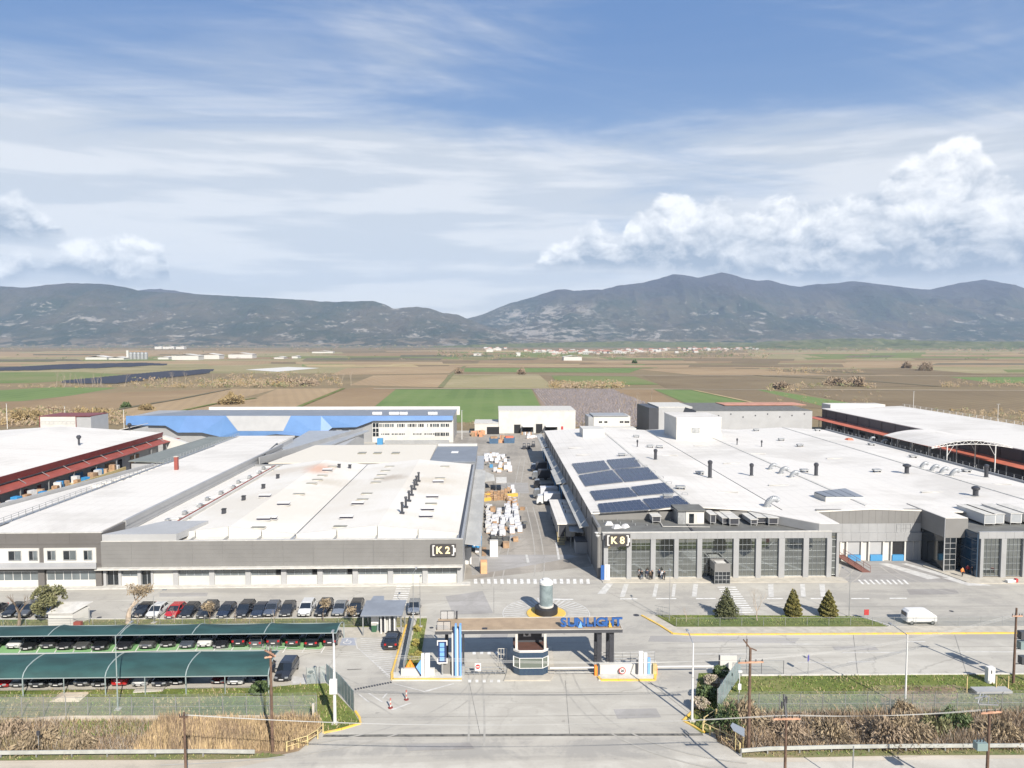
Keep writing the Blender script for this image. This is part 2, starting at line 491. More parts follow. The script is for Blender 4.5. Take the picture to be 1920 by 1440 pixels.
# ground materials
def ground_mat(name,stops,blotch=0.02,fine=0.6,rows=None,rough=0.95,fine_amt=0.25,bump=0.0,stretch=(1,1,1)):
  """earth, crops, paving: stops = 3 colours mixed by broad and fine noise; rows=(angle, spacing, depth, colour)"""
  m=bpy.data.materials.new(name);m.use_nodes=True
  t=m.node_tree;b=t.nodes['Principled BSDF']
  b.inputs['Roughness'].default_value=rough
  b.inputs['Specular IOR Level'].default_value=0.25
  geo=t.nodes.new('ShaderNodeNewGeometry')
  pos=S(t,geo.outputs['Position'])
  mp=t.nodes.new('ShaderNodeVectorMath');mp.operation='MULTIPLY'
  t.links.new(pos.s,mp.inputs[0]);mp.inputs[1].default_value=stretch
  v=S(t,mp.outputs[0])
  a=fbm(v,blotch,5,0.6,0.4)
  f=fbm(pos,fine,6,0.65)
  k=a+(f-0.5)*fine_amt
  c=mixc(t,k.smooth(0.30,0.50),stops[0],stops[1])
  c=mixc(t,k.smooth(0.50,0.70),c,stops[2])
  if rows:
    x,y,z=separate(pos)
    ang,sp,dep,rc=rows
    w=(x*math.cos(ang)+y*math.sin(ang))*(2*math.pi/sp)
    c=mixc(t,(w._m('SINE')*0.5+0.5).smooth(0.35,0.75)*dep,c,rc)
  t.links.new(c.s,b.inputs['Base Color'])
  if bump:
    bn=t.nodes.new('ShaderNodeBump');bn.inputs['Distance'].default_value=bump;bn.inputs['Strength'].default_value=0.8
    t.links.new(f.s,bn.inputs['Height']);t.links.new(bn.outputs[0],b.inputs['Normal'])
  return m
def asphalt_mat(name,base,dark,light,streak=(0.12,1.0),amt=1.0):
  m=bpy.data.materials.new(name);m.use_nodes=True
  t=m.node_tree;b=t.nodes['Principled BSDF']
  b.inputs['Roughness'].default_value=0.9;b.inputs['Specular IOR Level'].default_value=0.3
  geo=t.nodes.new('ShaderNodeNewGeometry');pos=S(t,geo.outputs['Position'])
  x,y,z=separate(pos)
  st=combine(t,x*streak[0],y*streak[1],0.0)
  wide=fbm(pos,0.035,5,0.6,0.6)
  s1=fbm(st,0.30,5,0.6,0.8)
  pat=fbm(pos,0.16,6,0.62,1.6)
  grain=fbm(pos,3.0,5,0.7)
  k=(wide-0.5)*1.5+(s1-0.5)*1.2*amt+(pat-0.5)*1.0*amt+(grain-0.5)*0.35+0.5
  rut=fbm(combine(t,x*0.03+pat*0.05,y*1.3+wide*2.0,2.0),0.8,3,0.5).smooth(0.58,0.66)
  c=mixc(t,k.smooth(0.18,0.5),dark,base)
  c=mixc(t,k.smooth(0.5,0.85),c,light)
  c=mixc(t,rut*0.22,c,tuple(q*0.68 for q in base))
  vo=t.nodes.new('ShaderNodeTexVoronoi');vo.feature='DISTANCE_TO_EDGE';vo.inputs['Scale'].default_value=0.085
  wv=combine(t,x+pat*5.0,y+wide*6.0,0.0);t.links.new(wv.s,vo.inputs['Vector'])
  cr=S(t,vo.outputs['Distance']).smooth(0.0,0.012)
  mask=wide.smooth(0.48,0.6)
  c=mixc(t,(1.0-cr)*0.45*mask,c,tuple(q*0.55 for q in base))
  sp=fbm(pos,0.9,3,0.5).smooth(0.68,0.76)
  c=mixc(t,sp*0.5,c,tuple(q*0.6 for q in base))
  t.links.new(c.s,b.inputs['Base Color'])
  bn=t.nodes.new('ShaderNodeBump');bn.inputs['Distance'].default_value=0.01;bn.inputs['Strength'].default_value=0.4
  t.links.new(grain.s,bn.inputs['Height']);t.links.new(bn.outputs[0],b.inputs['Normal'])
  return m
G={}
G['yard']=asphalt_mat('yard_asphalt',(0.345,0.33,0.295),(0.285,0.274,0.25),(0.40,0.385,0.345))
G['road']=asphalt_mat('road_asphalt',(0.36,0.342,0.304),(0.275,0.265,0.243),(0.43,0.413,0.37),streak=(0.05,0.8),amt=1.2)
G['street']=asphalt_mat('street_asphalt',(0.255,0.235,0.205),(0.20,0.185,0.163),(0.31,0.287,0.252),streak=(0.8,0.08))
G['shoulder']=asphalt_mat('road_shoulder',(0.40,0.36,0.30),(0.33,0.30,0.25),(0.46,0.42,0.36),streak=(0.1,1))
G['patch']=asphalt_mat('asphalt_patch',(0.27,0.262,0.25),(0.22,0.21,0.20),(0.32,0.31,0.30))
G['grass']=ground_mat('lawn',[(0.075,0.105,0.025),(0.115,0.14,0.035),(0.17,0.17,0.065)],0.10,1.6,fine_amt=0.7,bump=0.08)
G['verge']=ground_mat('verge',[(0.09,0.12,0.045),(0.15,0.15,0.07),(0.22,0.18,0.11)],0.12,1.4,fine_amt=0.7,bump=0.08)
G['dry']=ground_mat('dry_bank',[(0.13,0.10,0.06),(0.21,0.155,0.10),(0.30,0.23,0.15)],0.15,1.2,fine_amt=0.8,bump=0.1)
G['soil_wall']=ground_mat('pale_soil',[(0.33,0.27,0.20),(0.42,0.36,0.28),(0.50,0.45,0.36)],0.3,2.0)
G['plain']=ground_mat('plain_soil',[(0.13,0.105,0.06),(0.18,0.14,0.08),(0.235,0.18,0.10)],0.0030,0.06,fine_amt=0.35,stretch=(0.35,1,1))
G['soil_a']=ground_mat('tilled_brown',[(0.20,0.14,0.078),(0.235,0.168,0.096),(0.27,0.20,0.115)],0.012,0.2,rows=(1.2,6.0,0.25,(0.16,0.11,0.07)))
G['soil_b']=ground_mat('tilled_tan',[(0.25,0.18,0.105),(0.29,0.212,0.125),(0.33,0.25,0.15)],0.010,0.2,rows=(0.3,7.0,0.2,(0.2,0.145,0.09)))
G['soil_c']=ground_mat('tilled_dark',[(0.14,0.105,0.06),(0.17,0.13,0.076),(0.205,0.16,0.095)],0.012,0.2,rows=(2.2,6.0,0.25,(0.10,0.075,0.05)))
G['stubble']=ground_mat('stubble',[(0.20,0.18,0.09),(0.26,0.225,0.125),(0.31,0.26,0.16)],0.010,0.15,fine_amt=0.5,rows=(1.45,8.0,0.25,(0.14,0.13,0.05)))
G['crop']=ground_mat('green_crop',[(0.095,0.145,0.045),(0.115,0.17,0.053),(0.145,0.185,0.068)],0.010,0.10,fine_amt=0.35,rows=(0.0,14.0,0.3,(0.145,0.19,0.07)))
G['crop2']=ground_mat('thin_crop',[(0.10,0.15,0.04),(0.14,0.165,0.06),(0.18,0.175,0.08)],0.012,0.12,fine_amt=0.4)
G['vine']=ground_mat('orchard_soil',[(0.20,0.155,0.115),(0.23,0.18,0.135),(0.26,0.20,0.15)],0.02,0.3)
G['straw']=ground_mat('straw_verge',[(0.25,0.19,0.10),(0.33,0.26,0.14),(0.38,0.30,0.17)],0.03,0.3,fine_amt=0.5)
G['track']=ground_mat('farm_track',[(0.34,0.29,0.22),(0.40,0.34,0.26),(0.45,0.39,0.30)],0.03,0.3)
G['scrub']=ground_mat('far_scrub',[(0.075,0.085,0.045),(0.12,0.11,0.07),(0.17,0.14,0.095)],0.004,0.03,fine_amt=0.6)
G['greenpaint']=ground_mat('green_bay_paint',[(0.13,0.27,0.12),(0.17,0.33,0.15),(0.22,0.37,0.19)],0.2,2.0)
G['mark']=mat('road_marking',(0.62,0.62,0.60),0.7,color2=(0.44,0.435,0.42),scale=1.4,thr=(0.3,0.6))
G['mark_faint']=mat('worn_marking',(0.50,0.495,0.475),0.8,color2=(0.37,0.365,0.35),scale=1.2,thr=(0.3,0.7))
G['drain']=mat('drain_grate',(0.05,0.05,0.05),0.8,color2=(0.14,0.135,0.12),scale=1.8,thr=(0.4,0.7))
G['white_soft']=mat('pale_edge',(0.52,0.51,0.48),0.8,var=0.1,scale=1.0)
# plain, fields, roads (sheets stacked a few mm apart near, more far off)
_nz=[0]
def sheet(name,pts,m,z=0.0,label=None):
  b=MB();b.sheet([(p[0],p[1],z)for p in pts])
  _nz[0]+=1
  if z>0.004:o=b.build(name,m);o.location.z=(_nz[0]%60)*0.00006
  else:o=b.build(name,m)
  if o.data.polygons[0].normal.z<0:o.data.flip_normals()
  o['kind']='structure'
  return o
def psheet(name,pix,m,z=0.0):
  return sheet(name,[P(x,y,z)[:2]for x,y in pix],m,z)
FARX=12500.0
ground=sheet('ground',[(-FARX,-400),(FARX,-400),(FARX,12500),(-FARX,12500)],G['plain'],-0.10)
_nf=[0]
def field(pix,m,lvl=1):
  _nf[0]+=1
  return psheet('field',pix,m,-0.09+0.02*lvl+0.0015*_nf[0])
field([(-400,652),(2300,652),(2300,646.5),(-400,646.5)],G['scrub'],0)
field([(-500,700),(700,700),(640,660),(-400,660)],G['stubble'],0)
field([(1430,700),(2600,700),(2500,657),(1400,657)],G['stubble'],0)
FL=[([(703,762),(742,730),(996,729),(1030,792),(846,792),(850,764)],'crop',3),([(-60,754),(-60,735),(100,726),(220,727),(130,742),(40,752)],'crop',3),([(-200,800),(-200,756),(60,752),(160,738),(430,729),(330,748),(180,772),(60,800)],'soil_a',2),([(180,776),(340,748),(430,729),(520,729),(470,742),(330,772),(240,792)],'soil_b',2),([(330,772),(480,746),(520,729),(640,728),(560,760),(556,766)],'soil_b',3),([(556,766),(640,729),(700,726),(742,730),(700,764)],'soil_a',3),([(655,722),(700,704),(840,702),(826,726)],'soil_b',3),([(826,727),(846,702),(1010,702),(1040,728)],'stubble',3),([(620,703),(650,690),(862,686),(842,700)],'soil_b',4),([(640,688),(700,676),(900,672),(870,684)],'soil_a',4),([(872,690),(1205,690),(1180,699),(870,697)],'crop',5),([(1170,683),(1430,682),(1560,690),(1200,690)],'crop2',5),([(568,676),(650,675),(640,686),(566,687)],'crop',5),([(900,676),(1130,674),(1190,689),(890,689)],'soil_a',4),([(1034,704),(1190,706),(1236,721),(1110,722),(1040,712)],'crop2',5),([(1034,728),(1036,718),(1164,720),(1168,728)],'straw',6),([(1000,730),(1150,730),(1290,800),(1035,800)],'vine',3),([(1150,730),(1226,730),(1330,800),(1240,800)],'soil_a',4),([(1226,730),(1306,731),(1420,759),(1300,762)],'crop',6),([(1306,731),(1420,731),(1560,766),(1418,762)],'soil_c',5),([(1420,731),(1440,731),(1610,758),(1560,766)],'crop',6),([(1205,704),(1400,705),(1560,730),(1250,728)],'soil_c',4),([(1190,692),(1560,692),(1700,704),(1300,703)],'soil_b',3),([(1560,708),(1760,705),(1950,722),(1640,726)],'soil_c',4),([(1480,732),(2200,732),(2500,800),(1640,764)],'soil_c',3),([(1780,707),(2300,707),(2400,722),(1860,718)],'crop',6),([(1880,693),(2300,690),(2300,698),(1890,698)],'crop2',6),([(1600,676),(2100,676),(2200,690),(1560,686)],'soil_b',3),([(1430,694),(1700,690),(1850,702),(1560,703)],'soil_c',4),([(-300,700),(150,697),(260,704),(60,718),(-300,722)],'crop2',3),([(-300,682),(200,678),(560,676),(480,684),(-200,694)],'soil_b',3),([(700,673),(900,665),(1100,664),(1120,672),(900,674)],'crop2',3),([(460,693),(540,688),(600,690),(520,697)],'white_soft',6),([(1040,676),(1130,672),(1420,674),(1500,680),(1160,682)],'soil_b',4),([(-300,660),(300,657),(600,660),(300,668),(-300,672)],'soil_b',2),([(600,664),(820,660),(1000,663),(700,670)],'soil_a',2),([(960,660),(1040,658),(1100,664),(980,668)],'crop2',6),([(1500,664),(1800,660),(2200,664),(2200,672),(1560,672)],'crop2',2),([(1840,652),(1960,650),(2100,652),(1900,655)],'soil_a',6),]
for pix,k,l in FL:field(pix,G[k],l)
r2=random.Random(11)
for i in range(90):
  cy=r2.uniform(654,690);cx=r2.uniform(-200,2100)
  hh=r2.uniform(0.5,1.8)*(cy-645)/22;ww=r2.uniform(30,150)*(0.5+(cy-645)/40)
  sk=r2.uniform(-20,20)
  k=r2.choice(['soil_a','soil_b','soil_c','stubble','crop2','soil_b','scrub','straw'])
  field([(cx-ww,cy+hh),(cx+ww,cy+hh),(cx+ww+sk,cy-hh),(cx-ww+sk,cy-hh)],G[k],2.4)
def strip(name,pix,w,m,z):
  pts=[Vector(P(x,y,z))for x,y in pix]
  L,Rr=[],[]
  for i,p in enumerate(pts):
    d=(pts[min(i+1,len(pts)-1)]-pts[max(i-1,0)]).normalized()
    n=Vector((-d.y,d.x,0))*w/2
    L.append(p+n);Rr.append(p-n)
  b=MB()
  for i in range(len(pts)-1):
    b.sheet([L[i],Rr[i],Rr[i+1],L[i+1]])
  o=b.build(name,m)
  if o.data.polygons[0].normal.z<0:o.data.flip_normals()
  o['kind']='structure'
  return o
strip('farm_track',[(700,728.6),(1000,728.8),(1300,729.6),(1950,732),(2400,733)],4.5,G['track'],0.24)
strip('farm_track',[(840,702.5),(1100,703.5),(1500,704),(2300,705.5)],6,G['track'],0.25)
strip('farm_track',[(826,726),(846,703),(872,686)],5,G['verge'],0.26)
strip('ditch',[(1400,703),(1600,712),(1757,724)],6,G['scrub'],0.27)
strip('ditch',[(1440,691),(1560,696),(1640,702)],9,G['scrub'],0.28)
strip('ditch',[(180,774),(340,747),(430,729)],3.5,G['scrub'],0.29)
strip('ditch',[(556,764),(645,728)],3,G['grass'],0.30)
strip('ditch',[(480,746),(400,757),(330,772)],3,G['grass'],0.31)
strip('ditch',[(1300,731),(1400,752),(1470,768)],3,G['straw'],0.32)
def vineyard():
  V,I=[],[]
  k=0
  y0=P(1000,800)[1];y1=P(1000,730.5)[1]
  xa0,xa1=P(1004,730.5)[0],P(1150,730.5)[0]
  for j in range(34):
    x=P(1000,730.5)[0]+j*(xa1-xa0)/33
    yy=y0
    while yy<y1:
      if rng.random()<0.86:
        h=rng.uniform(0.9,1.7);w=rng.uniform(0.35,0.6);xx=x+rng.normal(0,.15)
        vs=[(xx-w,yy-w,0),(xx+w,yy-w,0),(xx+w,yy+w,0),(xx-w,yy+w,0),(xx,yy,h)]
        V+=vs
        for t in((0,1,4),(1,2,4),(2,3,4),(3,0,4)):I+=[k+q for q in t]
        k+=5
      yy+=rng.uniform(2.5,4.0)
  o=np_mesh('vine_rows',V,3,I,[mat('vine_twig',(0.17,0.15,0.15),0.9,var=0.2,scale=0.2)])
  tag(o,'rows of bare vines in the field behind the white sheds','vines',kind='stuff')
vineyard()
# mountains
def mount_mat():
  m=bpy.data.materials.new('mountain_scrub_and_rock');m.use_nodes=True
  t=m.node_tree;b=t.nodes['Principled BSDF']
  b.inputs['Roughness'].default_value=0.95;b.inputs['Specular IOR Level'].default_value=0.1
  geo=t.nodes.new('ShaderNodeNewGeometry');pos=S(t,geo.outputs['Position']);x,y,z=separate(pos)
  nx,ny,nz=separate(S(t,geo.outputs['Normal']))
  v=combine(t,x,y*0.6,z*2.2)
  a=fbm(v,0.0013,6,0.62,0.5);f=fbm(v,0.009,7,0.70)
  rockm=fbm(v,0.0034,8,0.74,0.9)
  c=mixc(t,a.smooth(0.35,0.65),(0.026,0.042,0.022),(0.082,0.074,0.046))
  c=mixc(t,z.smooth(450.0,900.0)*0.85,c,(0.030,0.028,0.034))
  rk=(rockm+(f-0.5)*0.9-z.smooth(250.0,800.0)*0.16).smooth(0.565,0.70)
  fl=(x-600.0)/900.0;fl=(1.0-(fl*fl).clamp())*y.smooth(6800.0,7300.0)*(1.0-z.smooth(430.0,620.0))
  rk=rk.max((rockm+(f-0.5)*1.1).smooth(0.46,0.62)*fl)
  c=mixc(t,rk*0.85,c,(0.34,0.31,0.27))
  c=mixc(t,(f-0.5).smooth(0.02,0.2)*0.35,c,(0.03,0.038,0.022))
  ft=(1.0-z.smooth(10.0,120.0))*fbm(combine(t,x,y,0.0),0.006,3,0.5).smooth(0.5,0.56)
  c=mixc(t,ft*0.6,c,(0.24,0.19,0.13))
  t.links.new(c.s,b.inputs['Base Color'])
  bn=t.nodes.new('ShaderNodeBump');bn.inputs['Distance'].default_value=60;bn.inputs['Strength'].default_value=0.9
  t.links.new(f.s,bn.inputs['Height']);t.links.new(bn.outputs[0],b.inputs['Normal'])
  return m
MM=mount_mat()
def ridge_noise(x,y,s,oct=5):
  a,amp,tot=0.0,1.0,0.0
  for o in range(oct):
    n=mnoise.noise(Vector((x/s,y/s,3.3*o+1.7)))
    a+=(1-abs(n)*2.0)*amp;tot+=amp
    s/=2.05;amp*=0.52
  return a/tot
def mountain(name,prof,Ybase,Yridge,Yback,nx,ny,gully,seed):
  """prof: (px, py) skyline. The land climbs from Ybase to the ridge line at Yridge and falls behind it."""
  xs=np.linspace(prof[0][0],prof[-1][0],nx)
  ys=np.interp(xs,[p[0]for p in prof],[p[1]for p in prof])
  V=[]
  for j in range(ny):
    tj=j/(ny-1)
    for i in range(nx):
      px=xs[i]
      t=tj*1.25
      if t<=1:Y=Ybase+(Yridge-Ybase)*t
      else:Y=Yridge+(Yback-Yridge)*(t-1)/0.25
      xr,zr=on(px,ys[i],Yridge)
      x=xr*(0.35+0.65*Y/Yridge)if False else xr*(Y/Yridge)*0.5+xr*0.5
      if t<=1:
        g=ridge_noise(x+seed,Y*0.33,gully)
        base=t**1.25
        h=zr*base*(1-0.62*math.sin(math.pi*min(1,t))*(0.85-1.35*g))
        h+=(ridge_noise(x*1.3-seed,Y,gully*0.35)-0.4)*60*math.sin(math.pi*t)**0.7
        h=min(h,zr-0 if t==1 else CAM_H+(zr-CAM_H)*(Y/Yridge)*0.985)if t<1 else zr
        if t==0:h=-3
      else:
        h=zr*(1-(t-1)/0.25*0.6)
      V.append((x,Y,h))
  idx=[]
  for j in range(ny-1):
    for i in range(nx-1):
      a=j*nx+i
      idx+=[a,a+1,a+nx+1,a+nx]
  o=np_mesh(name,V,4,idx,[MM])
  o.data.polygons.foreach_set('use_smooth',[True]*len(o.data.polygons))
  o['kind']='structure'
  return o
LP=[(-500,560),(-350,548),(-200,540),(-100,538),(0,535),(45,538),(85,533),(130,529),(200,531),(240,538),(262,544),(330,548),(400,552),(480,556),(550,560),(620,565),(700,563),(718,568),(737,578),(758,576),(782,574),(806,577),(830,586),(858,589),(880,598),(905,608),(930,616),(965,626),(1000,634),(1040,641)]
RP=[(700,641),(780,634),(820,620),(850,604),(885,594),(905,589),(930,578),(960,566),(985,560),(1045,541),(1062,541),(1075,544),(1105,542),(1130,541),(1160,534),(1200,529),(1235,521),(1262,512),(1285,514),(1310,519),(1330,514),(1352,509),(1368,511),(1390,519),(1420,525),(1440,523),(1455,527),(1480,534),(1500,536),(1530,531),(1565,530),(1595,525),(1620,528),(1640,531),(1680,535),(1700,538),(1740,542),(1775,534),(1800,529),(1845,522),(1870,527),(1920,541),(1990,548),(2080,540),(2200,552),(2400,560)]
def jit(p,seed):
  r_=random.Random(seed);xs=np.linspace(p[0][0],p[-1][0],420)
  ys=np.interp(xs,[q[0]for q in p],[q[1]for q in p])
  return[(x,y+1.1*mnoise.noise(Vector((x/16,seed,0)))+0.5*mnoise.noise(Vector((x/5,seed,4))))for x,y in zip(xs,ys)]
mountain('mountain_range',jit(LP,3),6300,8600,9700,520,110,900,500)
mountain('mountain_range',jit(RP,9),6900,10600,11900,620,120,1300,2500)
BP=[(180,560),(230,548),(265,542),(300,540),(345,546),(400,556),(470,566)]
mountain('mountain_range',jit(BP,14),9300,10900,11600,120,30,900,100)
FP=[(1150,660),(1280,650),(1380,648),(1440,640),(1530,636),(1600,634),(1650,637),(1760,641),(1850,640),(1960,642),(2150,638),(2400,644)]
hill_m=ground_mat('foothill',[(0.055,0.070,0.03),(0.10,0.115,0.045),(0.16,0.145,0.08)],0.0035,0.03,fine_amt=0.5)
o=mountain('foothill',jit(FP,21),3600,5200,6600,260,30,600,900)
o.data.materials[0]=hill_m
FP2=[(820,650),(900,646),(1000,643),(1100,641),(1180,640),(1300,641),(1420,643),(1500,648)]
o=mountain('foothill',jit(FP2,25),4700,5900,6800,200,24,600,1300)
o.data.materials[0]=hill_m
# air
hz=MB().box(-12400,-300,-8,12400,12400,1150).build('haze',[])
hm=bpy.data.materials.new('haze_air');hm.use_nodes=True
t=hm.node_tree;t.nodes.clear()
om=t.nodes.new('ShaderNodeOutputMaterial');pv=t.nodes.new('ShaderNodeVolumePrincipled')
pv.inputs['Color'].default_value=(0.55,0.71,0.98,1)
pv.inputs['Density'].default_value=0.00005
pv.inputs['Anisotropy'].default_value=0.0
t.links.new(pv.outputs[0],om.inputs['Volume'])
hz.data.materials.append(hm)
hz['kind']='stuff'
tag(hz,'pale blue haze over the plain and mountains','haze',kind='stuff')
# the site: paving, kerbs, markings
sheet('yard',[(-178,70.2),(190,70.2),(190,318),(-178,318)],G['yard'],0.0)
sheet('road',[(-400,48),(400,48),(400,70.3),(-400,70.3)],G['road'],-0.02)
sheet('road_shoulder',[(-400,65.2),(-24.5,65.2),(-21,66.4),(-22,67.3),(-400,66.9)],G['shoulder'],-0.012)
sheet('road_shoulder',[(27,66.6),(24,65.9),(26,64.8),(400,64.9),(400,67.6),(30,67.0)],G['shoulder'],-0.012)
sheet('street',[(-5.0,117.5),(17.4,124.0),(17.4,300),(-14,300),(-14,235),(-5.0,235)],G['street'],0.006)
psheet('street',[(885,1079),(1085,1044),(1070,1040),(880,1040)],G['patch'],0.010)
psheet('street',[(850,812),(1100,806),(1100,840),(850,840)],G['street'],0.010)
psheet('asphalt_patch',[(835,1118),(905,1108),(925,1150),(850,1152)],G['patch'],0.006)
psheet('asphalt_patch',[(1220,1192),(1500,1196),(1490,1206),(1215,1203)],G['patch'],0.006)
psheet('asphalt_patch',[(1580,1052),(1735,1050),(1800,1075),(1840,1092),(1570,1092)],G['patch'],0.006)
def step(name,pix,h,m,z0=-0.01,mtop=None):
  b=MB();b.prism([P(x,y,0)[:2]for x,y in pix],z0,h)
  o=b.build(name,m);o['kind']='structure';return o
step('pavement',[(-60,1108),(-60,1098),(192,1095),(882,1092),(882,1097.5)],0.13,M['kerb_white'])
step('pavement',[(1131,1093),(1122,1082),(1560,1082),(1580,1084),(1590,1092)],0.12,M['pavement'])
step('pavement',[(1812,1092),(1730,1062),(1735,1056),(1840,1078),(2000,1078),(2000,1094),(1840,1095)],0.12,M['pavement'])
def kerb(path,w,h,m,name='kerb',z0=-0.02,px=True):
  pts=[Vector((*P(x,y,0)[:2],0))if px else Vector((x,y,0))for x,y in path]
  b=MB()
  for i in range(len(pts)-1):
    d=(pts[i+1]-pts[i]);L=d.length;d.normalize();n=Vector((-d.y,d.x,0))*w/2
    k=max(1,int(L/2.0))
    for j in range(k):
      a=pts[i]+d*(L*j/k+0.012);c=pts[i]+d*(L*(j+1)/k-0.012)
      b.prism([(a-n)[:2],(c-n)[:2],(c+n)[:2],(a+n)[:2]],z0,h+0.004*(j%2))
  o=b.build(name,m);o['kind']='structure';return o
# parking side: green bays, lawn strips
psheet('green_bay',[(-120,1227),(-120,1196),(628,1196),(600,1217.5),(330,1219),(0,1226)],G['greenpaint'],0.006)
for i,px in enumerate([35,68,102,136,170,209,252,292,328,364,398,431,465,498,530,566,602]):
  psheet('bay_line',[(px-1.2,1224),(px+1.0,1224),(px+16,1200),(px+14.4,1200)],G['mark'],0.012)
psheet('lawn',[(-200,1173),(-200,1162),(340,1161),(690,1158),(800,1158),(800,1160),(765,1176),(640,1176),(630,1172)],G['verge'],0.010)
psheet('pavement',[(636,1194),(636,1177),(765,1177),(752,1194)],M['pavement'],0.014)
kerb([(-100,1161),(340,1160.5),(800,1157.5)],0.18,0.10,M['kerb_white'])
psheet('lawn',[(-220,1352),(-220,1297),(300,1292),(500,1289),(562,1283),(612,1281),(664,1335),(676,1357),(610,1376),(598,1346),(450,1345)],G['grass'],0.012)
psheet('lawn',[(-220,1346),(-220,1310),(330,1306),(560,1306),(590,1346)],G['verge'],0.018)
kerb([(607,1375),(640,1368),(676,1357),(674,1346),(666,1334)],0.22,0.12,M['yellow'])
step('soil_bank',[(-200,1356),(-200,1350),(60,1350),(120,1346),(600,1345),(598,1350),(130,1352)],0.25,G['soil_wall'])
psheet('dry_bank',[(-260,1420),(-260,1353),(600,1349),(603,1372),(560,1408),(500,1421)],G['dry'],0.022)
psheet('roadside_verge',[(-260,1428),(-260,1414),(400,1414),(500,1412),(535,1416),(500,1421),(400,1424),(100,1425)],G['verge'],0.030)
# east side verges
psheet('lawn',[(1380,1268),(1920,1264),(2200,1262),(2200,1300),(1860,1306),(1380,1306),(1348,1334),(1335,1310),(1355,1290)],G['grass'],0.012)
psheet('lawn',[(1348,1338),(1380,1303),(1600,1304),(1640,1285),(1790,1284),(1850,1300),(2200,1302),(2200,1340)],G['verge'],0.018)
psheet('dry_bank',[(1650,1306),(1690,1288),(1790,1288),(1800,1306),(1740,1340),(1660,1340)],G['dry'],0.021)
psheet('lawn',[(1284,1353),(1300,1334),(1310,1262),(1352,1262),(1345,1335),(1342,1372),(1316,1375)],G['grass'],0.016)
kerb([(1300,1333),(1281,1352),(1300,1362),(1322,1374)],0.22,0.12,M['yellow'])
psheet('dry_bank',[(1340,1372),(1345,1336),(1600,1337),(1900,1336),(2200,1334),(2200,1412),(1600,1408),(1390,1414),(1345,1390)],G['dry'],0.022)
psheet('roadside_verge',[(1392,1420),(1392,1410),(1700,1404),(2200,1402),(2200,1414),(1700,1416),(1500,1420)],G['verge'],0.030)
kerb([(1390,1266.5),(1920,1264),(2200,1262)],0.2,0.12,M['kerb_white'])
# planted island with the conifers
step('pavement',[(1204,1154),(1262,1188),(1290,1190),(2200,1187),(2200,1174),(1265,1176),(1225,1153)],0.11,M['pavement'])
kerb([(1203,1154.5),(1240,1175),(1261,1188.5),(1290,1190.5),(1920,1187.5),(2200,1187)],0.30,0.14,M['yellow'])
psheet('lawn',[(1228,1153),(1268,1175),(1665,1174.5),(1640,1165),(1610,1156),(1500,1154)],G['grass'],0.13)
kerb([(1610,1156),(1668,1174)],0.25,0.14,M['kerb_white'])
# planter left of the gate
step('planter',[(740,1276),(745,1240),(768,1160),(802,1158),(798,1190),(790,1225),(800,1276)],0.10,M['pavement'])
psheet('lawn',[(756,1262),(782,1160),(801,1159.5),(790,1225),(786,1262)],G['grass'],0.115)
step('gate_pavement',[(735,1277),(738,1262),(866,1262),(866,1277)],0.13,M['kerb_white'])
kerb([(735,1262),(735.5,1275),(866,1275)],0.34,0.16,M['yellow'])
kerb([(735,1262),(742,1238),(762,1172)],0.22,0.12,M['yellow'])
step('booth_island',[(945,1277),(950,1264),(958,1214),(1034,1214),(1040,1262),(1032,1277)],0.14,M['pavement'])
step('gate_pavement',[(1122,1277),(1122,1240),(1230,1240),(1230,1273)],0.12,M['kerb_white'])
kerb([(1122,1270),(1126,1276),(1228,1276),(1229,1262)],0.30,0.16,M['yellow'])
# drain across the entrance, speed bump
strip('drain',[(606,1379.5),(1318,1377)],0.42,G['drain'],0.006)
b=MB()
pA,pB=Vector(P(665,1293)),Vector(P(736,1279))
for i in range(14):
  a=pA.lerp(pB,i/14.0);c=pA.lerp(pB,(i+0.62)/14.0)
  b.bar((a.x,a.y,0.02),(c.x,c.y,0.02),0.35,0.05)
tag(b.build('speed_bump',M['dark_metal']),'black rubber speed bump segments beside the gate planter','speed bump')
# painted markings
def mk(pix,m='mark',z=0.014,name='road_marking'):
  return psheet(name,pix,G[m],z)
for i in range(18):
  x=889+i*12.4
  mk([(x,1094.5),(x+6.2,1094.5),(x+5.2,1085.5),(x-0.6,1085.5)])
for i in range(9):
  y0=1099+i*4.2
  s_=(y0-1099)*0.30
  mk([(743-s_,y0+1.7),(770-s_*0.9,y0+1.7),(771-s_*0.9,y0),(744-s_,y0)])
for i in range(12):
  y0=1100+i*4.3;s_=(y0-1100)*0.70
  mk([(1346+s_,y0+1.8),(1380+s_*1.05,y0+1.8),(1379+s_*1.05,y0),(1345+s_,y0)])
for i in range(9):
  x=1609+i*10.5
  mk([(x+8,1095.5),(x+12,1095.5),(x+3,1087),(x-1,1087)])
for i in range(22):
  y0=1196+i*3.75
  x0=676+max(0,(y0-1216))*0.95;x1=736-max(0,(y0-1250))*0.1
  if x1-x0<6:break
  mk([(x0,y0+1.5),(x1,y0+4.8),(x1,y0+3.6),(x0,y0+0.3)],'mark_faint')
mk([(671,1216),(673.5,1216),(739,1274),(736,1274)],'mark_faint')
mk([(664,1196),(666,1196),(671,1216),(669,1216)],'mark_faint')
for i in range(9):
  x0=541+i*1.5;y0=1265+i*2.0
  mk([(x0-4,y0),(x0+38-i*2.2,y0+10-i),(x0+38-i*2.2,y0+9-i),(x0-4,y0-1.2)],'mark_faint')
psheet('road_marking',[(636,1210),(668,1210),(668,1196),(642,1196)],mat('faded_blue_bay',(0.28,0.30,0.35),0.8,var=0.08,scale=1),0.008)
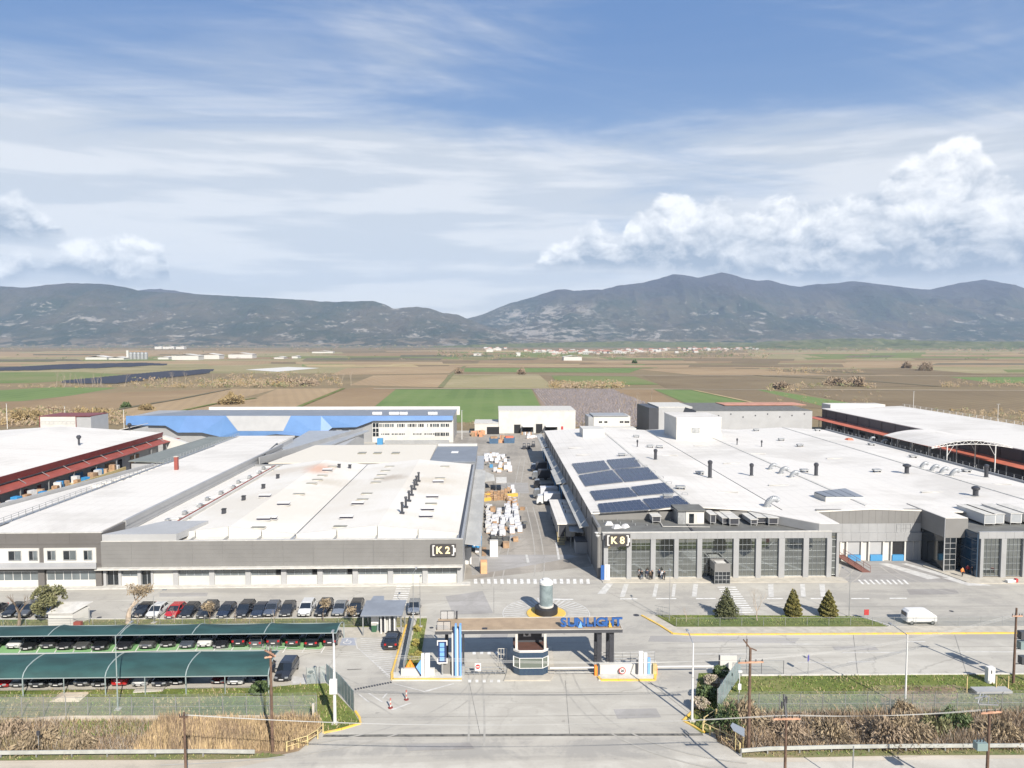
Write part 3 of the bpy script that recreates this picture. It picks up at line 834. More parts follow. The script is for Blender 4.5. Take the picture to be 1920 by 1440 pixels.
def ring(cx,cy,r,w,z,m,name='road_marking',a0=0,a1=360,n=20):
  b=MB();vs=[]
  for i in range(n+1):
    t=R(a0+(a1-a0)*i/n)
    vs+=[(cx+(r-w)*math.cos(t),cy+(r-w)*math.sin(t),z),(cx+r*math.cos(t),cy+r*math.sin(t),z)]
  b.add(vs,[(2*i,2*i+1,2*i+3,2*i+2)for i in range(n)])
  o=b.build(name,m);o['kind']='structure'
  return o
wx,wy,_=P(652,1203)
ring(wx,wy-0.25,0.55,0.13,0.016,G['mark'],a0=150,a1=400)
b=MB();b.sheet([(wx-0.3,wy-0.1,.016),(wx-0.17,wy-0.1,.016),(wx-0.12,wy+0.8,.016),(wx-0.27,wy+0.8,.016)])
b.sheet([(wx-0.2,wy+0.1,.016),(wx+0.4,wy+0.1,.016),(wx+0.4,wy+0.22,.016),(wx-0.2,wy+0.22,.016)])
o=b.build('road_marking',G['mark']);o['kind']='structure'
for x0,x1,y in[(1230,1268,1122),(1305,1342,1122),(1438,1448,1122),(1448,1468,1122),(1520,1551,1122),(1596,1630,1122),(1668,1700,1121.5),(1040,1075,1123.5),(1163,1195,1122.5)]:
  mk([(x0,y+1.1),(x1,y+1.1),(x1,y-0.5),(x0,y-0.5)])
for x0,x1,y in[(1464,1522,1207.5),(1496,1558,1241.5),(1590,1640,1241),(1700,1735,1203),(1800,1912,1222),(1960,2050,1222),(1380,1430,1207.5),(1580,1690,1223),(1300,1400,1226)]:
  mk([(x0,y+0.9),(x1,y+0.9),(x1,y-0.5),(x0,y-0.5)],'mark_faint')
mk([(1120,1113.5),(1135,1113.5),(1150,1094),(1137,1094)],'mark_faint')
for(x0,w,lean)in[(1170,9,-8),(1228,7,-5),(1262,6,-3),(1300,9,-3),(1440,10,1),(1500,9,2),(1536,10,3)]:
  mk([(x0+lean,1119),(x0+w+lean,1119),(x0+w,1095),(x0,1095)],'mark_faint',0.010)
for x0,x1,x2,x3 in[(1648,1665,1765,1740),(1690,1700,1800,1785),(1718,1724,1842,1828)]:
  mk([(x2,1084),(x3,1086),(x0,1057),(x1,1056)],'mark_faint',0.010)
mk([(1800,1085),(1860,1098),(1815,1098),(1765,1083)],'mark_faint',0.010)
mk([(985,1040),(989,1040),(993,1055),(988,1055)],'mark_faint')
mk([(1041,1017),(1045,1017),(1050,1049),(1046,1049)],'mark_faint')
for i in range(5):
  x=878+i*13.6
  mk([(x,1279.5),(x+5.5,1279.5),(x+5.5,1274.5),(x,1274.5)])
for i in range(4):
  x=886+i*14
  mk([(x,1227),(x+6,1227),(x+6,1222),(x,1222)])
for pts in([(690,1300),(694,1300),(720,1317),(716,1317)],[(672,1302),(675,1302),(694,1317),(690,1317)],[(738,1282),(741,1282),(800,1297),(796,1297.5)],[(800,1297),(852,1282),(850,1281),(797,1295)],[(716,1309),(724,1300),(727,1300),(719,1309)],[(726,1315),(730,1315),(738,1331),(734,1331)],[(738,1331),(772,1318),(770,1317),(736,1329)]):
  mk(pts,'mark_faint')
G['mark_mid']=mat('fan_marking',(0.56,0.555,0.53),0.75,color2=(0.44,0.435,0.41),scale=1.3)
tcx,tcy,_=P(1024,1150)
for i in range(44):
  a=2*math.pi*i/44
  if-0.62*math.pi<math.atan2(math.sin(a),math.cos(a))<-0.38*math.pi:continue
  b=MB();r0,r1,w0,w1=3.2,6.2,0.10,0.17
  ca,sa=math.cos(a),math.sin(a)
  b.sheet([(tcx+r0*ca+w0*sa,tcy+r0*sa-w0*ca,.014),(tcx+r1*ca+w1*sa,tcy+r1*sa-w1*ca,.014),(tcx+r1*ca-w1*sa,tcy+r1*sa+w1*ca,.014),(tcx+r0*ca-w0*sa,tcy+r0*sa+w0*ca,.014)])
  o=b.build('road_marking',G['mark_faint']);o['kind']='structure'
ring(tcx,tcy,6.45,0.16,0.014,G['mark_faint'],n=48)
for px,py,r in[(1193,1153.5,0.45),(809,1177,0.3),(1296,1262,0.3),(1784,1146,0.3),(186,1158,0.35)]:
  x,y,_=P(px,py)
  b=MB();b.lathe([(r,0.0),(r,0.02)],x,y,16)
  o=b.build('manhole_cover',M['dark_metal']);o['kind']='structure'
mk([(650,1255),(676,1254),(679,1255),(652,1256.5)],'drain',0.012,'asphalt_patch')
for pix in([(905,1180),(955,1182),(950,1198),(900,1197)],[(1150,1330),(1230,1328),(1240,1345),(1158,1348)],[(760,1395),(880,1392),(890,1404),(765,1408)],[(470,1240),(505,1239),(508,1250),(474,1251)],[(300,1112),(390,1111),(388,1118),(298,1119)],[(1700,1105),(1790,1104),(1800,1114),(1706,1115)],[(1560,1212),(1640,1211),(1648,1219),(1566,1220)],[(940,905),(990,905),(992,925),(938,925)]):
  psheet('asphalt_patch',pix,G['patch'],0.009)
J=mat('sealed_joint',(0.20,0.195,0.18),0.85,var=0.2,scale=1)
for k,pix in enumerate(([(700,1300),(1240,1298)],[(880,1280),(900,1377)],[(1060,1276),(1068,1377)],[(1215,1276),(1290,1335)],[(672,1345),(1290,1340)],[(905,1100),(890,1075),(985,1055),(1128,1042)],[(926,1100),(926,1150)],[(1120,1100),(1215,1148)],[(1250,1215),(1920,1212)],[(1400,1192),(1400,1262)],[(1600,1190),(1608,1262)],[(1790,1190),(1812,1262)],[(200,1128),(900,1126)],[(1240,1138),(1920,1136)],[(915,870),(1000,870)],[(950,900),(1010,898)],[(1012,960),(990,860)])):
  strip('paving_joint',pix,0.07,J,0.0115+0.0003*k)
SW=mat('tyre_sweep',(0.285,0.275,0.25),0.85,color2=(0.33,0.317,0.285),scale=0.8,thr=(0.35,0.65))
def sweep(p,w=0.22,z=0.008):
  a,b_,c_=[Vector(P(*q))for q in p];pts=[a.lerp(b_,u).lerp(b_.lerp(c_,u),u)for u in np.linspace(0,1,16)]
  for off in(0,1.6):
    L=[]
    for i,q in enumerate(pts):
      d_=(pts[min(i+1,15)]-pts[max(i-1,0)]).normalized();n=Vector((-d_.y,d_.x,0));L.append((q+n*off,q+n*(off+w)))
    b=MB()
    for i in range(15):b.sheet([(L[i][0].x,L[i][0].y,z),(L[i][1].x,L[i][1].y,z),(L[i+1][1].x,L[i+1][1].y,z),(L[i+1][0].x,L[i+1][0].y,z)])
    o=b.build('tyre_track',SW)
    if o.data.polygons[0].normal.z<0:o.data.flip_normals()
    o['kind']='structure'
for k,p in enumerate((((910,1400),(912,1330),(905,1262)),((1400,1430),(1120,1400),(1075,1262)),((300,1436),(860,1420),(920,1262)),((1090,1240),(1110,1160),(1500,1130)),((900,1240),(880,1150),(500,1118)),((1140,1225),(1250,1212),(1700,1210)),((1245,1300),(1200,1225),(1500,1225)),((940,1100),(970,960),(985,860)),((1010,1100),(1040,1080),(1000,950)),((1650,1062),(1700,1110),(1900,1125)),((1600,1062),(1590,1120),(1300,1130)),((760,1330),(700,1290),(600,1250)))):sweep(p,z=0.0075+k*0.0003)
# buildings
def building(name,label,cat,loc,group=None):
  return thing(name,label,cat,loc,group)
def gable(b,x0,x1,y0,y1,ze0,zr,xr=None,ze1=None,t=0.25,m=0):
  """pitched roof slab pair, ridge along y"""
  xr=(x0+x1)/2 if xr is None else xr
  ze1=ze0 if ze1 is None else ze1
  b.slab([(x0,y0,ze0),(xr,y0,zr),(xr,y1,zr),(x0,y1,ze0)],t,m)
  b.slab([(xr,y0,zr),(x1,y0,ze1),(x1,y1,ze1),(xr,y1,zr)],t,m)
def glazing(parent,x0,x1,y,z0,z1,nv,nh,glass,frame,t=0.06,depth=0.10,name='window',heads=()):
  """window in a wall facing -y: a pane set back, a frame of mullions standing proud. returns the window part"""
  f=MB()
  w=t
  f.box(x0,y-0.03,z0,x0+w,y+depth,z1);f.box(x1-w,y-0.03,z0,x1,y+depth,z1)
  f.box(x0+w,y-0.03,z0,x1-w,y+depth,z0+w);f.box(x0+w,y-0.03,z1-w,x1-w,y+depth,z1)
  for i in range(1,nv):
    x=x0+(x1-x0)*i/nv
    f.box(x-w/2,y-0.02,z0+w,x+w/2,y+depth-0.01,z1-w)
  for j in range(1,nh):
    z=z0+(z1-z0)*j/nh
    for i in range(nv):
      a=x0+(x1-x0)*i/nv+w/2;c=x0+(x1-x0)*(i+1)/nv-w/2
      f.box(a,y-0.018,z-w/2,c,y+depth-0.012,z+w/2)
  win=f.build(name,frame,parent)
  g=MB();g.box(x0+0.01,y+0.05,z0+0.01,x1-0.01,y+0.08,z1-0.01)
  g.build('pane',glass,win)
  return win
def panels(parent,x0,x1,y,z0,z1,n,m,ribs=5,name='cladding_panel',edges=None):
  """cladding panels on a wall facing -y: each its own object, horizontal ribs in relief, shared mesh"""
  w=(x1-x0)/n
  b=MB()
  hh=(z1-z0)/ribs
  for k in range(ribs):
    b.box(0.012,-0.03,k*hh+0.03,w-0.012,0.0,(k+1)*hh-0.0)
    b.box(0.012,-0.012,k*hh,w-0.012,0.0,k*hh+0.03)
  me=b.mesh(name,[m])
  po=Vector(parent.location)
  for i in range(n):
    o=bpy.data.objects.new(name,me);COL.objects.link(o);o.parent=parent
    o.location=Vector((x0+i*w,y-0.002,z0))-po
def vpanels(parent,x0,x1,y,z0,z1,n,m,name='cladding_panel',yy=0.03):
  w=(x1-x0)/n
  b=MB();b.box(0.012,-yy,0.0,w-0.012,0.0,z1-z0)
  me=b.mesh(name,[m]);po=Vector(parent.location)
  for i in range(n):
    o=bpy.data.objects.new(name,me);COL.objects.link(o);o.parent=parent
    o.location=Vector((x0+i*w,y-0.002,z0))-po
def signtext(body,x,y,z,size,mats,parent,ext=0.04,name='lettering',bold=0.02,sx=1.0):
  cu=bpy.data.curves.new(name,'FONT');cu.body=body;cu.size=size;cu.extrude=ext;cu.offset=bold
  cu.align_x='CENTER';cu.align_y='CENTER'
  tmp=bpy.data.objects.new('tmp',cu);COL.objects.link(tmp)
  dg=bpy.context.evaluated_depsgraph_get()
  me=bpy.data.meshes.new_from_object(tmp.evaluated_get(dg))
  bpy.data.objects.remove(tmp);bpy.data.curves.remove(cu)
  me.materials.clear();me.materials.append(mats)
  o=bpy.data.objects.new(name,me);COL.objects.link(o)
  o.rotation_euler=(R(90),0,0);o.scale=(sx,1,1)
  po=Vector((0,0,0));q=parent
  while q is not None:po+=q.location;q=q.parent
  o.parent=parent;o.location=Vector((x,y,z))-po
  return o
# K2 hall
K2X0,K2X1,K2Y=-64.0,-5.15,115.6
k2=building('factory_hall','grey clad factory hall with K2 sign and stained white twin gable roof','factory hall',(K2X0,K2Y,0))
b=MB()
b.box(K2X0,K2Y+0.6,0,K2X1,K2Y+1.0,3.2)
b.box(K2X0+0.01,K2Y+0.04,3.25,K2X1-0.0,K2Y+1.0,7.38)
b.box(K2X1-0.4,K2Y+1.0,0,K2X1,190,7.2)
b.box(K2X0,K2Y+1.0,0,K2X0+0.4,190,7.2)
b.box(K2X0+0.4,189.4,0,K2X1-0.4,190,7.2)
b.build('wall',M['silver_panel'],k2)
panels(k2,K2X0,K2X1+0.0,K2Y,3.27,7.40,9*1+3,M['grey_panel'],ribs=6)
MB().box(K2X0-0.6,K2Y-1.05,3.02,K2X1-0.05,K2Y+0.02,3.24).build('ledge',M['kerb_white'],k2)
MB().box(K2X0,K2Y+0.02,7.42,K2X1,K2Y+0.35,7.50).build('parapet_cap',M['kerb_white'],k2)
pil=[329,397,465,532,600,666,732,797]
ppx=[XY(p,K2Y,1.5)for p in pil]+[K2X1-0.55]
for xx in ppx:
  MB().box(xx-0.42,K2Y-0.02,0,xx+0.42,K2Y+0.62,3.02).build('pilaster',M['light_grey_panel'],k2)
for i in range(len(ppx)-1):
  a,c_=ppx[i]+0.42,ppx[i+1]-0.42
  MB().box(a,K2Y+0.25,0,c_,K2Y+0.6,1.55).build('low_wall',M['white_wall'],k2)
  glazing(k2,a,c_,K2Y+0.35,1.55,3.0,4,1,M['glass'],M['pale_metal'])
  if i in(2,3,4):
    xo=c_-0.9
    MB().box(xo,K2Y+0.3,1.62,xo+0.75,K2Y+0.42,2.95).build('open_sash',M['void'],k2)
def bx(px):return XY(px,K2Y,1.5)
for a,c_ in((194,199),(222,227),(258,264),(283,287)):
  MB().box(bx(a),K2Y-0.02,0,bx(c_),K2Y+0.62,3.02).build('pilaster',M['light_grey_panel'],k2)
for a,c_ in((199,222),(264,283)):
  d_=MB().box(bx(a),K2Y+0.50,0.1,bx(c_),K2Y+0.58,3.0).build('door',M['dark_glass'],k2)
  MB().box((bx(a)+bx(c_))/2-0.04,K2Y+0.44,0.1,(bx(a)+bx(c_))/2+0.04,K2Y+0.5,3.0).build('frame',M['pale_metal'],d_)
MB().box(bx(227),K2Y+0.2,0,bx(258),K2Y+0.6,1.6).build('low_wall',M['white_wall'],k2)
glazing(k2,bx(227),bx(258),K2Y+0.3,1.6,3.0,2,1,M['glass'],M['pale_metal'])
MB().box(bx(287),K2Y+0.18,0,bx(325),K2Y+0.6,3.0).build('low_wall',M['white_wall'],k2)
XV=-33.6
def stain_roof():
  m=bpy.data.materials.new('stained_white_roof');m.use_nodes=True
  t=m.node_tree;b_=t.nodes['Principled BSDF'];b_.inputs['Roughness'].default_value=0.65
  geo=t.nodes.new('ShaderNodeNewGeometry');pos=S(t,geo.outputs['Position']);x,y,z=separate(pos)
  a=fbm(combine(t,x*0.6,y,0),0.05,5,0.6,0.5);f=fbm(combine(t,x,y*0.25,0),0.9,4,0.6)
  c=mixc(t,(a+(f-.5)*.2).smooth(0.38,0.62),(0.53,0.50,0.445),(0.58,0.56,0.52))
  def spot(cx,cy,rx,ry,col,amt):
    global _c
    dx_=(x-cx)/rx;dy_=(y-cy)/ry
    q=(dx_*dx_+dy_*dy_).pow(0.5)+(a-0.5)*1.4+(f-0.5)*0.6
    return(1.0-q.smooth(0.1,1.0))*amt,col
  for s_ in(spot(-24.5,165,6.0,5,(0.24,0.18,0.12),0.55),spot(-43.5,176,5,8,(0.46,0.20,0.10),0.65),spot(-38,163,8,6,(0.36,0.31,0.23),0.45),spot(-14,162,7,5,(0.42,0.36,0.27),0.45),spot(-52,176,10,8,(0.42,0.36,0.29),0.4),spot(-12,150,8,6,(0.43,0.38,0.30),0.4)):
    c=mixc(t,s_[0],c,s_[1])
  pa=(x*(2*math.pi/1.05))._m('SINE').smooth(0.95,1.0)*0.06
  c=mixc(t,pa,c,(0.3,0.29,0.27))
  t.links.new(c.s,b_.inputs['Base Color'])
  return m
SR=stain_roof()
b=MB()
gable(b,K2X0+8.2,XV-0.12,K2Y+4.0,188,7.35,8.7,m=0)
b.build('roof',SR,k2)
b=MB()
gable(b,XV+0.12,K2X1-0.9,K2Y+4.0,188,7.35,8.7,m=0)
b.build('roof',SR,k2)
MB().box(XV-0.11,K2Y+4.2,7.0,XV+0.11,187.8,7.30).build('gutter',M['dark_metal'],k2)
MB().box(K2X1-0.88,K2Y+1.2,7.0,K2X1-0.42,188,7.24).build('gutter',M['dark_metal'],k2)
for x0,x1 in((K2X0+8.2,XV-0.12),(XV+0.12,K2X1-0.9)):
  b=MB();xm=(x0+x1)/2
  n=4
  for k in range(n):
    a=x0+(x1-x0)*k/n+0.06;c_=x0+(x1-x0)*(k+1)/n-0.06
    za=7.35+1.35*(1-abs(a-xm)/(xm-x0));zc=7.35+1.35*(1-abs(c_-xm)/(xm-x0))
    b2=MB();y0=K2Y+3.6+(0.12 if k%2 else 0)
    b2.add([(a,y0,6.9),(c_,y0,6.9),(c_,y0,zc+0.18),(a,y0,za+0.18),(a,y0+0.3,6.9),(c_,y0+0.3,6.9),(c_,y0+0.3,zc+0.18),(a,y0+0.3,za+0.18)],[(0,1,2,3),(7,6,5,4),(0,4,5,1),(1,5,6,2),(2,6,7,3),(3,7,4,0)])
    b2.build('gable_board',M['white_wall'],k2)
  MB().box(x0,K2Y+1.0,6.75,x1,K2Y+3.6,6.95).build('flat_roof_strip',M['white_roof'],k2)
  for k in range(n+1):
    xa=x0+(x1-x0)*k/n
    MB().box(xa-0.12,K2Y+1.0,6.96,xa+0.12,K2Y+3.5,7.3).build('roof_rib',M['galv'],k2)
MB().box(XV-0.2,K2Y+1.0,6.95,XV+0.2,K2Y+4.1,7.28).build('gutter_outlet',M['dark_metal'],k2)
MB().prism([(K2X0+0.0,K2Y+0.4),(-52.0,K2Y+0.4),(-50.2,K2Y+9.0),(-57.8,K2Y+9.0)],7.42,8.55,0).build('plant_upstand',M['light_grey_panel'],k2)
MB().box(K2X0+0.45,K2Y+9.2,6.6,K2X0+8.1,188,7.0).build('flat_roof_strip',M['white_roof'],k2)
MB().box(K2X0+6.9,K2Y+9.4,7.0,K2X0+7.3,187,7.5).build('pipe_run',M['white_wall'],k2)
MB().tube((K2X0+6.4,K2Y+9.4,7.35),(K2X0+6.4,187,7.35),0.13).build('pipe_run',M['red_canopy'],k2)
k=0
for yy in np.arange(K2Y+14,185,6.0):
  b=MB();b.rbox((K2X0+4.5+(k%3)*0.5,yy,7.4),(0.35,0.6,0.3));b.tube((K2X0+4.6,yy,7.6),(K2X0+6.3,yy+0.4,7.6),0.12)
  b.build('roof_unit',M['galv'],k2);k+=1
def sign_board(root,px0,px1,py0,py1,Y,txt):
  x0,z1=on(px0,py0,Y);x1,z0=on(px1,py1,Y)
  w=x1-x0;h=z1-z0
  s=MB().box(x0,Y-0.32,z0,x1,Y-0.04,z1).build('board',mat('sign_dark',(0.045,0.042,0.042),0.5),root)
  fr=M['white_paint']
  for sx in(-1,1):
    c=(x0+x1)/2+sx*w*0.41
    b=MB()
    b.box(c-0.09,Y-0.40,z0+h*0.16,c+0.09,Y-0.33,z1-h*0.14)
    e=c-sx*0.30
    for za,zb in((z0+h*0.08,z0+h*0.16),(z1-h*0.14,z1-h*0.06)):
      b.box(min(e,c+sx*.09),Y-0.40,za,max(e,c+sx*.09),Y-0.33,zb)
    if sx>0:b.box(c+0.10,Y-0.40,z0+h*0.36,c+0.32,Y-0.34,z1-h*0.3)
    b.build('bracket_emblem',fr,s)
  signtext(txt[0],(x0+x1)/2-w*0.17,Y-0.38,(z0+z1)/2-0.0,h*0.80,mat('sign_cream',(0.72,0.62,0.38),0.5),s,0.05,bold=0.05)
  signtext(txt[1],(x0+x1)/2+w*0.17,Y-0.38,(z0+z1)/2-0.0,h*0.80,_mats['sign_cream'],s,0.05,bold=0.05)
sx_,sz_=on(831,1042,K2Y-0.05)
s=thing('letter_sign','dark board reading K 2 in cream letters between white brackets','sign',(sx_,K2Y-0.05,sz_))
sign_board(s,808,855,1020,1042,K2Y-0.05,'K2')
def roofz(x):
  for a,c_ in((K2X0+8.2,XV-0.12),(XV+0.12,K2X1-0.9)):
    if a<=x<=c_:
      m_=(a+c_)/2
      return 7.35+1.35*(1-abs(x-m_)/(m_-a))
  return 7.0
def on_roof(px,py):
  z=8.0
  for _ in range(5):
    x,y,_z=P(px,py,z);z=roofz(x)
  return x,y,z
sky_m=mat('skylight_sheet',(0.20,0.19,0.15),0.35,var=0.15,scale=1.0)
proto_sk=None;proto_lid=None
dk=[(497,932),(495,975),(532,947),(507,974),(614,883),(671,946),(650,972),(822,905),(811,933),(802,957),(799,970)]
lt=[(515,876),(504,882),(623,875),(604,892),(595,900),(584,907),(560,927),(731,875),(723,883),(716,891),(711,898),(705,905),(688,926),(680,937),(638,988),(484,990),(834,875),(825,897),(808,945),(383,948),(345,973),(321,992)]
def skylight(dark):
  nm='roof_skylight'
  t=thing(nm,'x','skylight',(0,0,0))
  MB().box(-1.25,-0.6,0,1.25,0.6,0.10).build('curb',M['white_wall']if dark else M['cream_roof'],t)
  if dark:
    b=MB();b.add([(-1.2,-0.5,0.12),(1.2,-0.5,0.12),(1.2,0.3,0.45),(-1.2,0.3,0.45)],[(0,1,2,3)])
    b.slab([(-1.2,-0.5,0.42),(1.2,-0.5,0.42),(1.2,0.45,0.5),(-1.2,0.45,0.5)],0.05)
    b.build('open_flap',mat('flap_slot',(0.09,0.09,0.12),.6),t)
    MB().slab([(-1.2,-0.48,0.48),(1.2,-0.48,0.48),(1.2,0.5,0.58),(-1.2,0.5,0.58)],0.05).build('lid',M['white_paint'],t)
  else:
    MB().slab([(-1.15,-0.55,0.16),(1.15,-0.55,0.16),(1.15,0.55,0.16),(-1.15,0.55,0.16)],0.05).build('sheet',sky_m,t)
  return t
zone=lambda px,py:'west gable' if px<560 else 'east gable'
used=False;first=skylight(True)
for i,(px,py)in enumerate(dk):
  lab='open white flap on the K2 %s, %s'%(zone(px,py),'near the front boards' if py>960 else 'half way up' if py>915 else 'near the far end')
  o=first if i==0 else dup(first)
  o.location=on_roof(px,py);o['label']=lab;o['group']='open flaps on the K2 roof, '+lab[23:]
first=skylight(False)
for i,(px,py)in enumerate(lt):
  lab='flat grey skylight strip on the K2 %s, %s'%(zone(px,py),'near the front boards' if py>960 else 'half way up the roof' if py>915 else 'near the far end')
  o=first if i==0 else dup(first)
  o.location=on_roof(px,py);o['label']=lab;o['group']='flat skylights, '+lab[28:]
f0=None
for i,(px,py)in enumerate([(754,963),(761,952),(767,940),(772,929),(777,918),(781,910),(785,903)]):
  if f0 is None:
    f0=thing('flue_stack','x','flue',(0,0,0),'black flue stacks in a row on the K2 roof')
    MB().tube((0,0,0),(0,0,1.9),0.22,n=10).build('pipe',M['dark_metal'],f0)
    MB().box(-0.42,-0.42,-0.1,0.42,0.42,0.25).build('base',M['dark_metal'],f0)
    MB().tube((0,0,1.9),(0,0,2.15),0.32,0.26,n=10).build('cowl',M['dark_metal'],f0)
    o=f0
  else:o=dup(f0)
  o.location=on_roof(px,py)
  o['label']='black flue stack, '+['first and nearest the front','second','third','fourth','fifth','sixth','seventh and farthest'][i]+' in the row on the K2 roof'
for i,(px,py,l_)in enumerate([(457,938,'near the upper pipes'),(420,963,'farthest west of three'),(494,916,'beside the flat skylight'),(521,897,'in the middle of the west gable'),(636,877,'beside the orange stain'),(656,878,'next to the valley gutter')]):
  x,y,z=on_roof(px,py)
  t=thing('roof_vent','small black box vent on the K2 roof '+l_,'roof vent',(x,y,z))
  MB().box(x-0.32,y-0.32,z-0.1,x+0.32,y+0.32,z+0.85).build('housing',M['dark_metal'],t)
  MB().box(x-0.4,y-0.4,z+0.86,x+0.4,y+0.4,z+0.95).build('cap',M['black'],t)
t=building('rear_hall','cream roofed hall behind the K2 gables with three grey skylights','hall',(-62,190.6,0))
MB().box(-59,190.6,0,-17.5,218,7.0).build('wall',M['silver_panel'],t)
b=MB();b.slab([(-60.5,190.7,7.5),(-17.6,190.7,7.5),(-17.6,219,8.1),(-55,219,8.1)],0.3);b.build('roof',M['cream_roof'],t)
for px in(679,708,742):
  x,y,_=P(px,849,7.95)
  MB().box(x-1.1,y-1.3,7.6,x+1.1,y+1.3,8.02).build('skylight',sky_m,t)
t=building('rear_hall','blue grey roofed bay at the street corner behind K2','hall',(-17,190.6,0))
MB().box(-17.3,190.6,0,-5.2,218,7.3).build('wall',M['silver_panel'],t)
MB().box(-17.4,190.5,7.32,-5.0,218.4,7.7).build('roof',M['greyblue_roof'],t)
x,y,_=P(853,848,7.7)
MB().box(x-1.0,y-1.3,7.7,x+1.0,y+1.3,7.85).build('skylight',M['white_paint'],t)
MB().box(-17.2,218.4,7.0,-5.2,219.2,8.4).build('parapet',M['white_wall'],t)
t=building('lean_to_canopy','long light grey lean-to roof along the street side of K2','canopy',(-5.0,121,0))
n=22
for i in range(n):
  y0=120.5+(192-120.5)*i/n;y1=120.5+(192-120.5)*(i+1)/n-0.03
  MB().slab([(-5.05,y0,5.3),(-2.25,y0,4.9),(-2.35,y1,4.9),(-5.05,y1,5.3)],0.08).build('roof_sheet',M['lean_roof'],t)
for i in range(9):
  MB().box(-2.55,121+i*8.6,0,-2.4,121.15+i*8.6,4.75).build('post',M['galv'],t)
MB().box(-5.05,193,4.9,-2.9,216,5.05).build('roof_sheet',M['pale_metal'],t)
# office end / long white hall (west)
HX0,HX1,HY=-110.0,-64.05,115.5
t=building('office_block','two storey grey and white office block at the end of the long white roof','office building',(-84,HY,0))
b=MB()
b.box(-110,HY+0.5,0,HX1-0.0,HY+8,8.7)
b.build('wall',M['taupe_panel'],t)
panels(t,-110,HX1,HY+0.46,7.0,8.8,9,M['taupe_panel'],ribs=3)
MB().box(-110,HY+0.45,8.82,HX1+0.05,HY+0.95,8.92).build('parapet_cap',M['kerb_white'],t)
def zz(py,Y):return on(500,py,Y)[1]
for a,c_ in((-60,71),(80,178)):
  x0,x1=XY(a,HY,5),XY(c_,HY,5)
  MB().box(x0,HY+0.28,zz(1054,HY),x1,HY+0.5,zz(1026,HY)).build('render_panel',M['white_wall'],t)
for a,c_ in((15,37),(53.5,68),(88,102),(118,140.5),(156.5,170.5),(-40,-20)):
  x0,x1=XY(a,HY,5),XY(c_,HY,5)
  z0,z1=zz(1047,HY),zz(1031,HY)
  f=MB()
  f.box(x0-0.08,HY+0.16,z0-0.1,x1+0.08,HY+0.27,z0);f.box(x0-0.08,HY+0.16,z1,x1+0.08,HY+0.27,z1+0.08)
  f.box(x0-0.08,HY+0.16,z0,x0,HY+0.27,z1);f.box(x1,HY+0.16,z0,x1+0.08,HY+0.27,z1)
  xm=(x0+x1)/2;f.box(xm-0.05,HY+0.17,z0,xm+0.05,HY+0.27,z1)
  w=f.build('window',M['galv'],t)
  MB().box(x0,HY+0.2,z0,xm-0.05,HY+0.26,z1).build('pane',M['dark_glass'],w)
  MB().box(xm+0.05,HY+0.22,z0,x1,HY+0.26,z1).build('pane',M['glass'],w)
zl=zz(1059,HY-1)
b=MB();b.slab([(-110,HY-1.3,zl),(HX1+0.0,HY-1.3,zl),(HX1-0.9,HY+0.3,zl+0.25),(-110,HY+0.3,zl+0.25)],0.35);b.build('ledge',M['light_grey_panel'],t)
for a,c_ in((72,84),(180,191)):
  MB().box(XY(a,HY,1),HY-0.05,0,XY(c_,HY,1),HY+0.5,zl-0.2).build('pillar',M['taupe_panel'],t)
for a,c_,nv in((-60,72,8),(86,180,6)):
  x0,x1=XY(a,HY,1),XY(c_,HY,1)
  MB().box(x0,HY+0.2,0,x1,HY+0.5,1.05).build('low_wall',M['white_wall'],t)
  glazing(t,x0,x1,HY+0.3,1.05,2.65,nv,1,M['glass'],M['white_paint'])
  MB().box(x0,HY+0.25,2.66,x1,HY+0.5,3.2).build('lintel',M['taupe_panel'],t)
t=building('long_hall','long flat white roofed hall between the red hall and K2','factory hall',(-84,124,0))
b=MB();b.box(-82.6,HY+8.02,0,HX1,215,8.3);b.box(-84.6,215,0,-66,234,8.3);b.build('wall',M['light_grey_panel'],t)
MB().box(-83.2,HY+1.0,8.5+0.2,HX1-0.5,214,8.84).build('roof',M['white_roof'],t)
MB().box(-85.0,214.05,8.3,-66,236,8.82).build('roof',M['white_roof'],t)
MB().box(HX1-0.45,HY+8.1,8.0,HX1+0.12,216,8.98).build('parapet',M['silver_panel'],t)
b=MB();b.add([(-66,216.2,7),(-63.9,196,6.6),(-63.9,196,8.6),(-66,216.2,9.2),(-65.7,216.3,7),(-63.6,196.1,6.6),(-63.6,196.1,8.6),(-65.7,216.3,9.2)],[(0,1,2,3),(7,6,5,4),(0,4,5,1),(1,5,6,2),(2,6,7,3),(3,7,4,0)]);b.build('end_wall',M['dark_panel'],t)
x,y,_=P(331,881,8.8)
c=thing('chimney','square terracotta chimney standing beside the roof walkway railing','chimney',(x,y,8.8))
MB().box(x-0.4,y-0.4,8.7,x+0.4,y+0.4,12.0).build('shaft',M['red_canopy'],c)
MB().box(x-0.48,y-0.48,12.0,x+0.48,y+0.48,12.15).build('cap',M['concrete'],c)
t=thing('roof_railing','long grey steel railing along the edge of the flat white roof','railing',(-83.6,118,8.8))
for i in range(62):
  y=118+i*1.9
  MB().box(-83.65,y,8.8,-83.57,y+0.08,10.0).build('post',M['galv'],t)
for z in(9.25,9.65,10.02):
  MB().box(-83.64,117.9,z,-83.58,234,z+0.06).build('rail',M['galv'],t)
MB().box(-84.6,118,8.78,-83.7,234,8.84).build('walkway',M['galv'],t)
t=building('link_hall','low hall with pale metal roof between the long hall and the blue building','hall',(-66,215,0))
MB().box(-65.9,216.6,0,-48,262,6.6).build('wall',M['light_grey_panel'],t)
b=MB();b.slab([(-66.2,216.5,7.2),(-53.2,216.5,7.2),(-46,262,7.2),(-68,262,7.2)],0.4);b.build('roof',M['pale_metal'],t)
